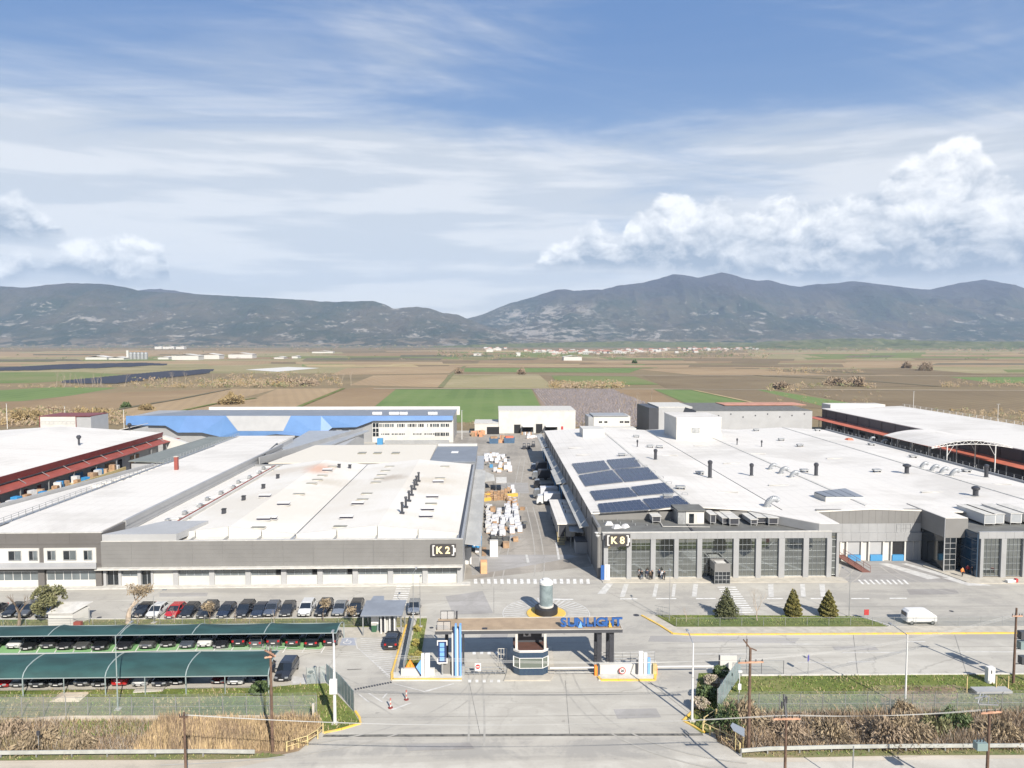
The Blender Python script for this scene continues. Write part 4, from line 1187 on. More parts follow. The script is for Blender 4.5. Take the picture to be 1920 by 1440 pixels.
b=MB();b.slab([(-63.6,196.5,8.3),(-63.5,196.5,5.5),(-50.3,262,5.5),(-50.4,262,8.3)],0.1)
b2=MB();b2.add([(-63.5,192,6.9),(-48.5,262,6.9),(-48.5,262,8.3),(-63.5,192,8.8),(-63.2,192,6.9),(-48.2,262,6.9),(-48.2,262,8.3),(-63.2,192,8.8)],[(0,1,2,3),(7,6,5,4),(0,4,5,1),(1,5,6,2),(2,6,7,3),(3,7,4,0)]);b2.build('side_wall',M['silver_panel'],t)
t=building('low_annex','low white roofed annex between the railing and the red canopy','annex',(-100,117,0))
MB().prism([(-104,112),(-84.7,112),(-84.7,196),(-93.5,196),(-97.6,168),(-101.6,147)],0,5.6).build('wall',M['light_grey_panel'],t)
MB().prism([(-103.4,112.2),(-84.9,112.2),(-84.9,196.2),(-92.8,196.2),(-97.0,168.5),(-101.0,147)],5.61,5.95).build('roof',M['white_roof'],t)
b=MB()
for a,c_ in(((-104.2,128),(-101.9,147)),((-101.9,147),(-97.9,169)),((-97.9,169),(-93.6,196))):
  b.bar((a[0],a[1],6.1),(c_[0],c_[1],6.1),0.4,1.0)
b.build('parapet',M['light_grey_panel'],t)
for i in range(9):
  yy=168+i*3.0;xx=-93.0+i*0.55
  MB().rbox((xx+random.uniform(-.4,.4),yy,6.2+0.05*i),(1.3,1.0,0.35),0.3).build('roof_dome',M['white_roof'],t)
t=building('metal_shed','sage grey sheet roofed shed beside the red canopy','shed',(-99,197,0))
b=MB();b.slab([(-100.5,196.5,7.2),(-86.2,196.5,6.6),(-85.2,247,6.8),(-97.8,245,7.4)],0.25);b.build('roof',M['sage_roof'],t)
MB().prism([(-100,197),(-87,197),(-86,246),(-97.5,244.5)],0,6.3).build('wall',M['light_grey_panel'],t)
# red hall (far west)
RX=-109.2
t=building('red_hall','white roofed hall with dark red fascia and red canopy over its dock','factory hall',(RX,120,0))
MB().box(-175,116,0,RX-1.2,235,8.9).build('wall',M['light_grey_panel'],t)
b=MB();gable(b,-176,RX-0.25,115.5,236,10.0,12.2,xr=-142,t=0.3);b.build('roof',M['white_roof'],t)
b=MB();b.add([(RX,115.5,10.06),(RX,236.3,10.06),(RX-0.35,236.3,8.45),(RX-0.35,115.5,8.45),(RX-0.24,115.5,10.06),(RX-0.24,236.3,10.06),(RX-0.6,236.3,8.45),(RX-0.6,115.5,8.45)],[(0,1,2,3),(7,6,5,4),(0,4,5,1),(1,5,6,2),(2,6,7,3),(3,7,4,0)]);b.build('fascia',M['red_fascia'],t)
b=MB();b.slab([(RX-1.1,118,7.9),(RX+2.2,118,7.0),(RX+2.2,244,7.0),(RX-1.1,240,7.9)],0.12);b.build('canopy',M['red_canopy'],t)
for i in range(14):
  y=122+i*8.6
  MB().bar((RX-0.5,y,8.5),(RX+1.4,y,7.3),0.12,0.12).build('bracket',M['galv'],t)
for i in range(12):
  y=121+i*10.3
  MB().box(RX+1.7,y,0,RX+1.9,y+0.2,6.9).build('post',M['galv'],t)
for i,(y,w,m_)in enumerate([(150,5,'dock_blue'),(168,1.2,'red_fascia'),(173,1.2,'red_fascia'),(186,6,'dock_blue'),(196,3,'void'),(203,5,'wood'),(217,5,'wood'),(229,4,'white_wall'),(210,2,'void')]):
  MB().box(RX-1.19,y,1.2,RX-1.05,y+w,5.2).build('door',M[m_],t)
b=MB();b.add([(-109.5,236.4,0),(-101.5,236.4,0),(-101.5,236.4,6.2),(-109.5,236.4,8.8),(-109.5,238.4,0),(-101.5,238.4,0),(-101.5,238.4,6.2),(-109.5,238.4,8.8)],[(0,1,2,3),(7,6,5,4),(0,4,5,1),(1,5,6,2),(2,6,7,3),(3,7,4,0)]);b.build('end_wall',M['white_wall'],t)
for i,(px,py,h)in enumerate([(148,831,2.4),(243,806,2.4)]):
  x,y,z=P(px,py,11.2 if i==0 else 10.6)
  c=thing('roof_cowl','black turbine cowl on the red hall roof, '+('near the canopy side' if i==0 else 'at the far end'),'roof vent',(x,y,z-0.3))
  MB().tube((x,y,z-0.4),(x,y,z+1.3),0.28,n=10).build('pipe',M['dark_metal'],c)
  MB().lathe([(0.35,z+1.2),(0.62,z+1.6),(0.62,z+2.0),(0.3,z+2.3)],x,y,12).build('cowl',M['dark_metal'],c)
t=thing('dock_terrace','ochre loading terrace heaped with goods under the red canopy','terrace',(RX+2,140,0))
for y0,y1 in((141,158),(163,200)):
  MB().box(RX+2.3,y0,0,RX+6.2,y1,4.2).build('deck',M['concrete'],t)
  MB().box(RX+5.9,y0,4.2,RX+6.2,y1,5.0).build('rail',M['yellow_rail'],t)
  MB().box(RX+2.3,y0,4.2,RX+5.8,y1,4.4).build('floor_boards',M['yellow_rail'],t)
rr=random.Random(5)
names=[('goods_crate','wood','wooden crate'),('wrapped_pallet','bag','white wrapped pallet'),('plastic_bin','blue_tarp','blue plastic bin'),('goods_crate','card','cardboard box stack')]
for i in range(26):
  nm,m_,what=names[i%4]
  y=143+i*2.2+rr.uniform(-.4,.4)
  x=RX+rr.uniform(3.2,5.2);h=rr.uniform(0.5,1.1)
  o=MB().rbox((x,y,4.4+h),(rr.uniform(.5,.8),rr.uniform(.5,.8),h),rr.uniform(-.3,.3)).build(nm,M[m_])
  tag(o,what+' on the ochre terrace under the red canopy',what.split()[-1],what+'s on the ochre terrace')
# blue building at the back
BY=281.0
t=building('blue_building','long building with folded blue fascia, grey roof and two rows of windows','office building',(-60,BY,0))
def bp(px,py,dy=0.0):
  x,z=on(px,py,BY+dy);return(x,BY+dy,z)
MB().box(bp(236,800)[0],BY+1.2,0,-16.2,309,10.3).build('wall',M['silver_panel'],t)
x0r=bp(236,780)[0]
b=MB();b.slab([(x0r+1,BY+0.3,10.45),(-16.0,BY+0.3,10.45),(-16.0,309,10.5),(x0r+16,309,10.5)],0.2);b.build('roof',M['greyblue_roof'],t)
MB().box(bp(328,763)[0]+2,309.05,8,-14.9,311,11.6).build('rear_hall_roof',M['white_roof'],t)
top=[(236,780),(350,780),(424,780),(545,780),(602,780),(695,780),(849,780)]
botm=[(236,797),(310,798),(333,811),(378,811),(412,819),(480,818),(518,814),(545,808),(585,818),(601,818),(623,802),(668,801),(700,789),(849,788)]
facets=[(0,[(236,780,.2),(424,780,0),(333,811,-.8),(310,798,-.4),(236,797,-.2)]),(1,[(350,780,-.02),(424,780,-.02),(378,811,-.9),(333,811,-.85)]),(0,[(424,780,0),(412,819,-.9),(378,811,-.88)]),(0,[(424,780,0),(446,808,-1.4),(412,819,-.9)]),(2,[(424,780,-.05),(545,780,-.05),(531,808,-1.5),(446,808,-1.5)]),(0,[(412,819,-.9),(446,808,-1.4),(531,808,-1.4),(518,814,-1.3),(480,819,-1.0)]),(0,[(545,780,0),(602,780,0),(601,818,-2.4),(531,808,-1.4)]),(1,[(531,808,-1.4),(601,818,-2.4),(585,819,-2.2),(518,814,-1.3)]),(1,[(602,780,0),(623,802,-.7),(601,818,-2.4)]),(0,[(602,780,0),(690,780,0),(668,801,-.9),(623,802,-.7)]),(1,[(690,780,0),(849,780,0),(849,788,-.3),(700,789,-.4),(668,801,-.9)]),]
for k,pts in facets:
  pl_=[bp(px,py,dy)for px,py,dy in pts]
  n=len(pl_)
  b=MB();b.add(pl_+[(p[0],BY+1.15,p[2])for p in pl_],[tuple(range(n))]+[(i,n+i,n+(i+1)%n,(i+1)%n)for i in range(n)])
  b.build('fascia_facet',[M['blue_clad'],M['blue_clad2'],M['light_grey_panel']][k],t)
ox0,ox1=bp(697,800)[0],-16.2
MB().box(ox0,BY+0.9,0,ox1,BY+1.19,9.0).build('render_panel',M['white_wall'],t)
OY=BY+0.85
def oz(py):return on(800,py,OY)[1]
def ox(px):return XY(px,OY,5)
for a,c_ in((699,704),(705,710)):
  for r0,r1 in((793,801),(803,810),(811,818)):
    glazing(t,ox(a),ox(c_)+0.02,OY-0.03,oz(r1),oz(r0),1,1,M['dark_glass'],M['galv'],depth=0.08)
rs=random.Random(3)
px=711.5
while px<840:
  w=rs.choice([1.8,2.2,3.4,4.2])
  if rs.random()<0.86:
    glazing(t,ox(px),ox(px+w),OY-0.03,oz(800.5),oz(794.5),1,1,M['dark_glass']if rs.random()<.6 else M['glass'],M['galv'],depth=0.08)
  if px<812:
    if rs.random()<0.8:glazing(t,ox(px),ox(px+w),OY-0.03,oz(814.8),oz(812.4),1,1,M['dark_glass'],M['galv'],depth=0.08)
  else:
    glazing(t,ox(px),ox(px+w),OY-0.03,oz(817.5),oz(811),1,1,M['dark_glass'],M['galv'],depth=0.08)
  px+=w+rs.choice([0.6,0.8,1.4])
for a in(631,654):
  MB().box(ox(a),BY+0.5,0,ox(a+11),BY+1.18,oz(805)).build('dock_shelter',M['galv'],t)
  MB().box(ox(a+1.5),BY+0.42,0.0,ox(a+8.5),BY+0.49,oz(811)).build('door',M['void'],t)
MB().box(ox(712),BY-6,0,ox(722),BY-4,2.4).build('entrance_box',M['dock_blue'],t)
MB().box(ox(724),BY-4,0,ox(843),BY-2,1.2).build('low_wall',M['silver_panel'],t)
for i,px in enumerate([702,707,713,733,739,745,753,757,761,806,812,817]):
  x,y,_=P(px,777,10.5)
  tag(MB().rbox((x,y,11.0),(0.7,0.5,0.5)).build('roof_condenser',M['white_paint']),'small white condenser in the line on the blue building roof','condenser','condensers on the blue building roof')
# white sheds behind the street
t=building('white_shed','tall white windowless shed across the far end of the street','warehouse',(2,310,0))
sx0,sx1=XY(935,308,5),XY(1079,308,5)
MB().box(sx0,308,0,sx1,330,9.7).build('wall',M['white_wall'],t)
MB().box(sx0-.1,307.9,9.7,sx1+.1,330.1,9.95).build('roof',M['kerb_white'],t)
for a,c_,p0 in((964,976,796),(1005,1017,795)):
  MB().box(XY(a,308,2),307.85,0,XY(c_,308,2),307.99,on(970,p0,308)[1]).build('door',M['void'],t)
for a,c_ in((979,1000),(1022,1045)):
  MB().box(XY(a,308,2),304,3.2,XY(c_,308,2),307.9,3.5).build('awning',M['white_paint'],t)
  MB().box(XY(a,308,2),307.8,0,XY(c_,308,2),307.98,3.0).build('door',M['void'],t)
MB().box(XY(1052,308,2),307.9,0,XY(1056,308,2),307.99,3).build('door',M['red'],t)
t=building('white_shed','low white shed with one dark doorway beside the tall one','warehouse',(-8,307,0))
MB().box(XY(890,305,3),305,0,sx0-0.1,320,4.6).build('wall',M['white_wall'],t)
MB().box(XY(913,305,3),304.88,0,XY(936,305,3),304.99,3.2).build('door',M['void'],t)
MB().box(XY(890,305,3)-.2,304.8,4.6,sx0-0.11,320.2,4.8).build('roof',M['kerb_white'],t)
t=building('gatehouse_office','small white office with two ribbon windows behind the big white roof','office building',(50,300,0))
a0,a1=XY(1113,300,6),XY(1182,300,6)
MB().box(a0,300,0,a1,312,8.2).build('wall',M['white_wall'],t)
MB().box(a0-2.2,300.2,0,a0-0.02,312,8.0).build('side_wing',M['silver_panel'],t)
MB().box(a0-0.3,299.6,8.2,a1-1.0,312.3,8.5).build('roof',M['silver_panel'],t)
for p0,p1 in((1123,1129),(1133,1139),(1162,1169),(1171,1180)):
  z0,z1=on(1140,793,300)[1],on(1140,789.5,300)[1]
  glazing(t,XY(p0,300,6),XY(p1,300,6),299.95,z0,z1,2,1,M['dark_glass'],M['galv'],depth=0.04)
MB().box(a0,292,0,XY(1193,292,4),299.5,4.0).build('annex',M['white_wall'],t)
GY=292.0
t=building('grey_hall','pale grey hall with dark end wall behind the roof block','warehouse',(90,GY,0))
a0,a1,a2=XY(1218,GY,10),XY(1235,GY,10),XY(1298,GY,10)
MB().prism([(a1,GY),(a2,GY),(a2,GY+22),(a1+0.2,GY+22)],0,12.6).build('wall',M['light_grey_panel'],t)
MB().prism([(a0,GY+1),(a1-.02,GY-.2),(a1+.1,GY+21.9),(a0-1,GY+21)],0,12.4).build('end_wall',M['dark_panel'],t)
MB().box(a1,GY,12.6,a2,GY+22.2,12.9).build('roof',M['kerb_white'],t)
t=building('grey_hall','long pale grey hall with orange roof edge east of the dark end wall','warehouse',(110,GY,0))
a0,a1,a2=XY(1298,GY-8,10),XY(1305,GY-8,10),XY(1523,GY-8,10)
MB().box(a1,GY-8,0,a2,GY+22,11.8).build('wall',M['light_grey_panel'],t)
b=MB();b.add([(a0-2,GY-2,8.5),(a1,GY-8,8.0),(a1,GY-8,11.9),(a0-1.0,GY+1,12.9),(a0-2,GY+1,8.5),(a1,GY-4,8.0),(a1,GY-4,11.9),(a0-1,GY+4,12.9)],[(0,1,2,3),(7,6,5,4),(0,4,5,1),(1,5,6,2),(2,6,7,3),(3,7,4,0)]);b.build('end_wall',M['dark_panel'],t)
b=MB();b.slab([(a1,GY-8,12.0),(a2,GY-8,12.0),(a2,GY+24,12.5),(a1,GY+24,12.5)],0.15);b.build('roof',M['membrane'],t)
MB().box(XY(1340,GY+24,12),GY+10,12.52,XY(1512,GY+10,12),GY+23,12.72).build('roof_edge',mat('pale_terracotta',(.40,.20,.14),.7,var=.1,scale=.3),t)
for i in range(9):
  MB().box(a1+4+i*5,GY-8.12,9.2+(i%3)*.6,a1+4.4+i*5,GY-8,9.7+(i%3)*.6).build('vent',M['dark_metal'],t)
t=building('site_office','small white building with red trim and a dark ribbon window','office building',(-180,290,0))
QY=262.0
a0,a1,a2=XY(75,QY,9),XY(143,QY,9),XY(170,QY,9)
MB().box(a0,QY,0,a1,QY+12,on(100,781,QY)[1]).build('wall',M['white_wall'],t)
MB().box(a1,QY+0.3,0,a2,QY+12,on(100,781.5,QY)[1]).build('side_wing',M['light_grey_panel'],t)
zt=on(100,781,QY)[1]
MB().box(a0-.1,QY-0.15,zt,a2,QY+12.1,zt+0.2).build('roof',M['red_fascia'],t)
for xx in(a0,a1):MB().box(xx-0.12,QY-0.12,0,xx+0.12,QY-0.01,zt).build('trim_post',M['red_fascia'],t)
glazing(t,XY(77,QY,9),XY(141,QY,9),QY-0.03,on(100,795,QY)[1],on(100,790.5,QY)[1],8,1,M['dark_glass'],M['galv'],depth=0.03)
t=building('site_office','white gabled hut with red trim at the end of the blue fascia','hut',(-130,262,0))
a0,a1=XY(219,258,8),XY(237,258,8)
MB().box(a0,258,0,a1+2,270,8.0).build('wall',M['white_wall'],t)
b=MB();b.slab([(a0-.5,257.8,8.0),(a1+2,257.8,9.3),(a1+2,270,9.3),(a0-.5,270,8.0)],0.2);b.build('roof',M['white_roof'],t)
MB().box(a0-.1,257.8,5,a0+.5,257.95,7.7).build('trim_post',M['red_fascia'],t)
# K8: the big east hall
KX0,KX1,KXV,KY=17.6,57.0,53.0,117.0
k8=building('factory_hall','huge white roofed hall with glass bays and K8 sign','factory hall',(KX0,KY,0))
b=MB()
b.box(KX0,KY+0.6,0,KX0+0.4,246,8.75)
b.box(KX0+0.4,KY+0.5,0,KX1-.02,KY+0.9,7.6)
b.box(KX0+0.4,245.5,0,116.8,246,8.7)
b.box(116.4,KY+12,0,116.8,245.48,8.7)
b.box(KX0+0.41,127.2,7.4,61,127.6,9.0)
b.build('wall',M['grey_panel'],k8)
vpanels(k8,KX0+0.65,KX1,KY+0.1,6.85,7.92,34,M['silver_panel'])
MB().box(KX0+0.6,KY+0.1,6.8,KX1+0.1,KY+0.49,7.88).build('fascia',M['silver_panel'],k8)
MB().box(KX0+0.55,KY+0.02,7.93,KX1+0.1,KY+0.5,8.02).build('parapet_cap',M['kerb_white'],k8)
MB().box(KX0+0.1,KY+0.55,7.55,KX1+0.4,127.18,7.62).build('terrace_membrane',M['membrane'],k8)
MB().box(KX0+0.0,KY+0.55,7.63,KX0+0.3,127,8.0).build('parapet',M['silver_panel'],k8)
def kx(px):return XY(px,KY,4)
cols=[(1132,1140),(1175,1184),(1220,1229),(1264,1272),(1307,1316),(1375,1385),(1417,1427),(1460,1471),(1506,1516),(1550,1559)]
for a,c_ in cols:
  MB().box(kx(a),KY-0.12,0,kx(c_),KY+0.5,6.8).build('column',M['silver_panel'],k8)
MB().box(kx(1140),KY+0.0,0,kx(1550),KY+0.46,0.28).build('plinth',M['concrete'],k8)
for i in range(len(cols)-1):
  x0,x1=kx(cols[i][1]),kx(cols[i+1][0])
  nv=4 if x1-x0<4.2 else 6
  glazing(k8,x0+0.01,x1-0.01,KY+0.22,0.3,6.78,nv,6,M['facade_glass'],M['pale_metal'],t=0.02,depth=0.05)
for i in range(16):
  y=KY+0.65+i*7.8
  MB().box(KX0-0.14,y,0,KX0-0.01,y+0.5,8.7).build('pier',M['grey_panel'],k8)
RZ=[(KX0,8.85),(36.4,10.0),(KXV,9.0),(68.8,9.7),(85.4,9.0),(101.5,9.8),(116.9,8.85)]
def k8z(x):return float(np.interp(x,[p[0]for p in RZ],[p[1]for p in RZ]))
for i in range(6):
  (x0,z0),(x1,z1)=RZ[i],RZ[i+1]
  yf=127.0 if x0<52 else 126.0
  g=0.14 if i==1 else 0.0
  g2=0.14 if i==2 else 0.0
  MB().slab([(x0+g2,yf,z0),(x1-g,yf,z1),(x1-g,246.5,z1),(x0+g2,246.5,z0)],0.25).build('roof',M['white_roof'],k8)
MB().box(KXV-0.13,128,8.5,KXV+0.13,246,8.78).build('gutter',M['dark_metal'],k8)
for xr,zr in((36.4,10.0),(68.8,9.7),(101.5,9.8)):
  MB().box(xr-0.28,128,zr-0.05,xr+0.28,246,zr+0.10).build('ridge_cap',M['kerb_white'],k8)
MB().box(116.6,128,8.86,117.0,246,9.35).build('parapet',M['silver_panel'],k8)
x0,x1=XY(1536,KY+0.4,8),XY(1574,KY+0.4,8)
def wedge(b,pts,z0,z1,m=0):
  b.prism(pts,z0,z1,m);return b
wedge(MB(),[(x1-3.6,KY+0.2),(x1,KY+0.2),(x1,126.4),(x1-11.5,127.5),(x1-12.5,127.5)],7.7,9.15).build('corner_block',M['silver_panel'],k8)
wedge(MB(),[(x1-3.5,KY+0.3),(x1-.1,KY+0.3),(x1-.1,126.4),(x1-11.4,127.5),(x1-12.4,127.5)],9.16,9.24).build('corner_block_roof',M['white_roof'],k8)
glazing(k8,kx(1560),XY(1570,KY,4),KY+0.5,0.3,7.6,1,6,M['facade_glass'],M['galv'])
MB().box(XY(1570,KY,4),KY+0.3,0,x1,126.0,9.14).build('corner_pier',M['silver_panel'],k8)
DY=126.2
dx0,dx1=x1,XY(1726,DY,5)
def dz_(py):return on(1650,py,DY)[1]
for(za,zb,m_,n_,pr)in((dz_(981),9.45,'grey_panel',16,0.05),(dz_(998),dz_(981)-.02,'silver_panel',12,0.02),(dz_(1014),dz_(998)-.02,'silver_panel',12,0.30)):
  MB().box(dx0,DY-pr+0.02,za,dx1+(3 if pr>.2 else 0),DY+0.5,zb).build('wall',M[m_],k8)
  vpanels(k8,dx0,dx1,DY-pr,za,zb,n_,M[m_])
glazing(k8,XY(1680,DY,5),XY(1707,DY,5),DY-0.08,dz_(998),dz_(982.5),3,2,M['dark_glass'],M['galv'],depth=0.06)
MB().box(dx0,DY+0.1,0,dx1+3,DY+0.5,dz_(1014)).build('wall',M['white_wall'],k8)
for i,(a,c_)in enumerate(((1588.5,1612),(1630,1652.5))):
  MB().box(XY(a,DY,2),DY-0.0,1.15,XY(c_,DY,2),DY+0.09,dz_(1016)).build('dock_door',M['light_grey_panel'],k8)
  MB().box(XY(a,DY,2),DY-0.5,0.05,XY(c_,DY,2),DY-0.02,1.12).build('dock_leveller',M['dock_blue'],k8)
MB().box(XY(1672,DY,2),DY-0.0,1.15,XY(1694,DY,2),DY+0.09,dz_(1016)).build('dock_door',M['void'],k8)
MB().box(XY(1671,DY,2),DY-0.5,0.05,XY(1692,DY,2),DY-0.02,1.12).build('dock_leveller',M['dock_blue'],k8)
for p in(1586.5,1614,1628,1655,1670,1695.5,1575):
  xx=XY(p,DY,2);MB().box(xx-0.14,DY-0.3,0,xx+0.14,DY+0.08,dz_(1015)).build('dock_buffer',M['white_wall'],k8)
for a,c_ in((1698,1711),(1714,1722)):
  MB().box(XY(a,DY,2),DY-0.05,0,XY(c_,DY,2),DY+0.08,dz_(1016)).build('door_panel',M['light_grey_panel'],k8)
t=thing('ramp_stairs','brick red metal ramp with handrails beside the loading docks','ramp',(59,120,0))
rx0=XY(1575,124,0.5)
b=MB();b.slab([(rx0,125.9,1.2),(rx0+1.5,125.9,1.2),(rx0+3.2,119.5,0.1),(rx0+1.7,119.5,0.1)],0.12);b.build('deck',mat('brick_ramp',(.15,.065,.05),.7),t)
for s_ in(0,1.5):
  b=MB();b.path([(rx0+s_,125.8,2.2),(rx0+1.7+s_,119.6,1.1)],0.04);b.path([(rx0+s_,125.8,1.75),(rx0+1.7+s_,119.6,.65)],0.03)
  for k in range(5):
    f_=k/4;b.tube((rx0+s_+1.7*f_,125.8-6.2*f_,1.1-1.05*f_),(rx0+s_+1.7*f_,125.8-6.2*f_,2.2-1.1*f_),0.035)
  b.build('handrail',mat('rail_brick',(.22,.10,.08),.7),t)
t=building('glass_wing','grey wing with glass corner east of the loading docks','office wing',(76,118,0))
wx0=dx1;wxa=XY(1772,119.5,6);wxb=XY(1809,118,6);wxc=XY(1835,116,6);wy=119.5
b=MB();b.prism([(wx0,DY-0.4),(wxa,wy),(wxb+1.5,wy),(wxb+1.5,131),(wx0,131)],6.0,9.35);b.build('wall',M['grey_panel'],t)
b=MB();b.prism([(wx0+.1,DY-0.3),(wxa,wy+.1),(wxb+1.5,wy+.1),(wxb+1.5,131),(wx0+.1,131)],9.36,9.46);b.build('roof',M['white_roof'],t)
b=MB();b.prism([(wx0+.05,DY-0.3),(wxa-.02,wy+.25),(wxa+1.0,wy+.25),(wx0+1.0,DY+.5)],0.2,5.98);b.build('side_glass',M['dark_glass'],t)
zg=5.98
glazing(t,wxa,wxa+2.1,wy+0.15,0.2,zg,2,6,M['dark_glass'],M['light_grey_panel'])
MB().box(wxa+2.1,wy+0.9,0.1,wxc,wy+1.1,7.4).build('pane',M['dark_glass'],t)
MB().box(wxa-0.1,wy,0.0,wxa+0.04,wy+0.14,9.3).build('corner_post',M['light_grey_panel'],t)
b=MB();b.box(wxc-0.02,116.3,0.1,wxc+0.18,121.0,7.5);b.build('side_glass',M['blue_glass'],t)
for z in(2.5,4.5,6.3):MB().box(wxc-0.06,116.5,z,wxc-0.03,121,z+0.05).build('mullion',M['galv'],t)
FX=wxc+0.2
MB().box(FX,116.2,6.75,118,116.6,7.9).build('fascia',M['silver_panel'],t)
vpanels(t,FX,118,116.2,6.75,7.9,24,M['silver_panel'])
MB().box(FX,116.62,7.45,118,127,7.6).build('terrace_membrane',M['membrane'],t)
MB().box(FX,116.6,0,118,117,7.44).build('back_wall',M['grey_panel'],t)
pc=[(1835,1843),(1876,1885.5),(1917,1927),(1960,1969),(2003,2012),(2046,2055),(2090,2099)]
for i,(a,c_)in enumerate(pc):
  MB().box(XY(a,116.2,4)+(0.2 if i==0 else 0),116.0,0,XY(c_,116.2,4),116.6,6.74).build('column',M['silver_panel'],t)
for i in range(len(pc)-1):
  glazing(t,XY(pc[i][1],116.2,4)+.01,XY(pc[i+1][0],116.2,4)-.01,116.35,0.3,6.7,4,6,M['facade_glass'],M['pale_metal'],t=0.02,depth=0.05)
vx0,vx1=XY(1340,114.2,2),XY(1369.5,114.2,2)
t=building('entrance_porch','grey glazed entrance porch projecting from the glass front','porch',(vx0,114,0))
vz=on(1355,1060,114.2)[1]
b=MB();b.box(vx0,114.2,vz-1.05,vx1,116.95,vz);b.build('fascia',M['grey_panel'],t)
b=MB()
for a in((vx0,114.2,vx1,114.32),(vx0,116.8,vx1,116.92),(vx0,114.33,vx0+.12,116.79),(vx1-.12,114.33,vx1,116.79)):b.box(a[0],a[1],vz+.003,a[2],a[3],vz+.3)
b.build('parapet',M['grey_panel'],t)
MB().box(vx0+.5,114.8,vz+.01,vx1-.5,116.3,vz+0.16).build('roof_panel',M['kerb_white'],t)
glazing(t,vx0,vx1,114.24,0.05,vz-1.06,4,3,M['dark_glass'],M['galv'])
b=MB();b.box(vx0,114.4,0.05,vx0+0.05,116.9,vz-1.06);b.box(vx1-.05,114.4,0.05,vx1,116.9,vz-1.06);b.build('side_glass',M['dark_glass'],t)
sx_,sz_=on(1157,1023,KY-0.3)
s=thing('letter_sign','dark board reading K 8 in cream letters on the glass hall corner','sign',(sx_,KY-0.3,sz_))
sign_board(s,1135,1181,1001.5,1023.5,KY-0.3,'K8')
for px in(1145,1172):
  MB().box(XY(px,KY,7)-.1,KY-0.35,6.9,XY(px,KY,7)+.1,KY-0.1,7.0).build('bracket',M['galv'],s)
s=thing('info_panel','blue and white upright panel at the foot of the K8 corner','sign',(KX0+.3,KY-.4,0))
MB().box(KX0+0.25,KY-0.5,0.1,KX0+0.85,KY-0.38,2.6).build('blue_face',M['letter_face'],s)
MB().box(KX0+0.88,KY-0.5,0.1,KX0+1.75,KY-0.38,2.7).build('white_face',M['white_paint'],s)
MB().box(KX0+1.15,KY-0.52,0.4,KX0+1.3,KY-0.505,2.4).build('text_bar',M['light_grey_panel'],s)
for i in range(2):
  b=MB();x=KX0-0.4+i*.2;z=7.9-i*0.5
  b.lathe([(0.05,z-.3),(0.32,z+.0),(0.36,z+.1)],x,KY+.2,12);
  tag(b.build('satellite_dish',M['white_paint']),'small white dish on the K8 corner, '+('upper one' if i==0 else 'lower one'),'dish')
# things on the roof
def zroof(px,py):
  z=9.3
  for _ in range(6):
    x,y,_q=P(px,py,z);z=k8z(x)
  return x,y,z
arrays=[([(1072.5,871),(1132.5,865),(1144,881),(1085,890)],8,3,'first row nearest the far end, street side'),([(1137,864),(1190,859.5),(1202,876),(1150,881)],7,3,'first row nearest the far end, ridge side'),([(1085,893),(1148,883),(1169,905),(1098,913)],8,4,'second row, street side'),([(1152,882),(1215,878),(1236,899),(1172,905)],7,4,'second row, ridge side'),([(1106,923),(1179,916),(1196,932),(1117,940)],9,3,'third row, street side'),([(1183,915),(1245,907),(1265,925),(1198,931)],8,3,'third row, ridge side'),([(1121,947),(1200,939),(1220,957),(1127,963)],9,4,'fourth row nearest the terrace, street side'),([(1205,938),(1272,932),(1292,947),(1222,957)],8,4,'fourth row nearest the terrace, ridge side')]
for pix,nc,nr,lab in arrays:
  pts=[Vector(zroof(*q))for q in pix]
  t=thing('solar_array','blue solar array on the K8 roof, '+lab,'solar panels',pts[3])
  for j in range(nr):
    for i in range(nc):
      def bil(u,v):return(pts[3]*(1-u)+pts[2]*u)*(1-v)+(pts[0]*(1-u)+pts[1]*u)*v
      u0,u1=(i+.02)/nc,(i+.98)/nc;v0,v1=(j+.02)/nr,(j+.97)/nr
      q=[bil(u0,v0),bil(u1,v0),bil(u1,v1),bil(u0,v1)]
      lift=[0.16,0.16,0.30,0.30]
      qq=[(p.x,p.y,p.z+l_)for p,l_ in zip(q,lift)]
      b=MB();b.slab(qq,0.05,1)
      c_=sum((Vector(p)for p in qq),Vector())/4
      in_=[tuple(Vector(p)*.955+c_*.045+Vector((0,0,.006)))for p in qq]
      b.add(in_,[(0,1,2,3)],0)
      b.build('solar_module',[M['solar'],M['solar_frame']],t)
x0,y0,z0=P(1268,825,9.1);x1,_,_=P(1348,823,9.1);zt=on(1300,784,y0)[1]
t=building('roof_penthouse','white box penthouse with one square louvre on the big roof','penthouse',(x0,y0,9))
MB().box(x0,y0,8.6,x1,y0+16,zt).build('wall',M['white_wall'],t)
MB().box(x0-.1,y0-.1,zt,x1+.1,y0+16.1,zt+.25).build('roof',M['white_roof'],t)
MB().box(XY(1297,y0,12),y0-0.1,on(1300,812,y0)[1],XY(1312,y0,12),y0-.01,on(1300,802,y0)[1]).build('louvre',M['galv'],t)
x0,y0,z0=P(1093,822,9.2);x1,_,_=P(1129,818,9.2)
t=building('roof_penthouse','low white box at the far street corner of the K8 roof','penthouse',(x0,y0,9))
MB().box(x0,y0,8.6,x1,y0+9,on(1100,805,y0)[1]).build('wall',M['white_wall'],t)
x0,y0,_=P(1286,983,7.62);x1=XY(1320,y0,8);zt=on(1300,958,y0)[1]
t=building('stair_head','small grey and white stair house with tinted door on the dark terrace','stair house',(x0,y0,7.62))
b=MB();b.box(x0-1.4,y0+0.1,7.63,x0-0.01,y0+4.2,zt-0.1);b.build('side_wall',M['galv'],t)
MB().box(x0,y0,7.63,x1,y0+4,zt).build('wall',M['white_wall'],t)
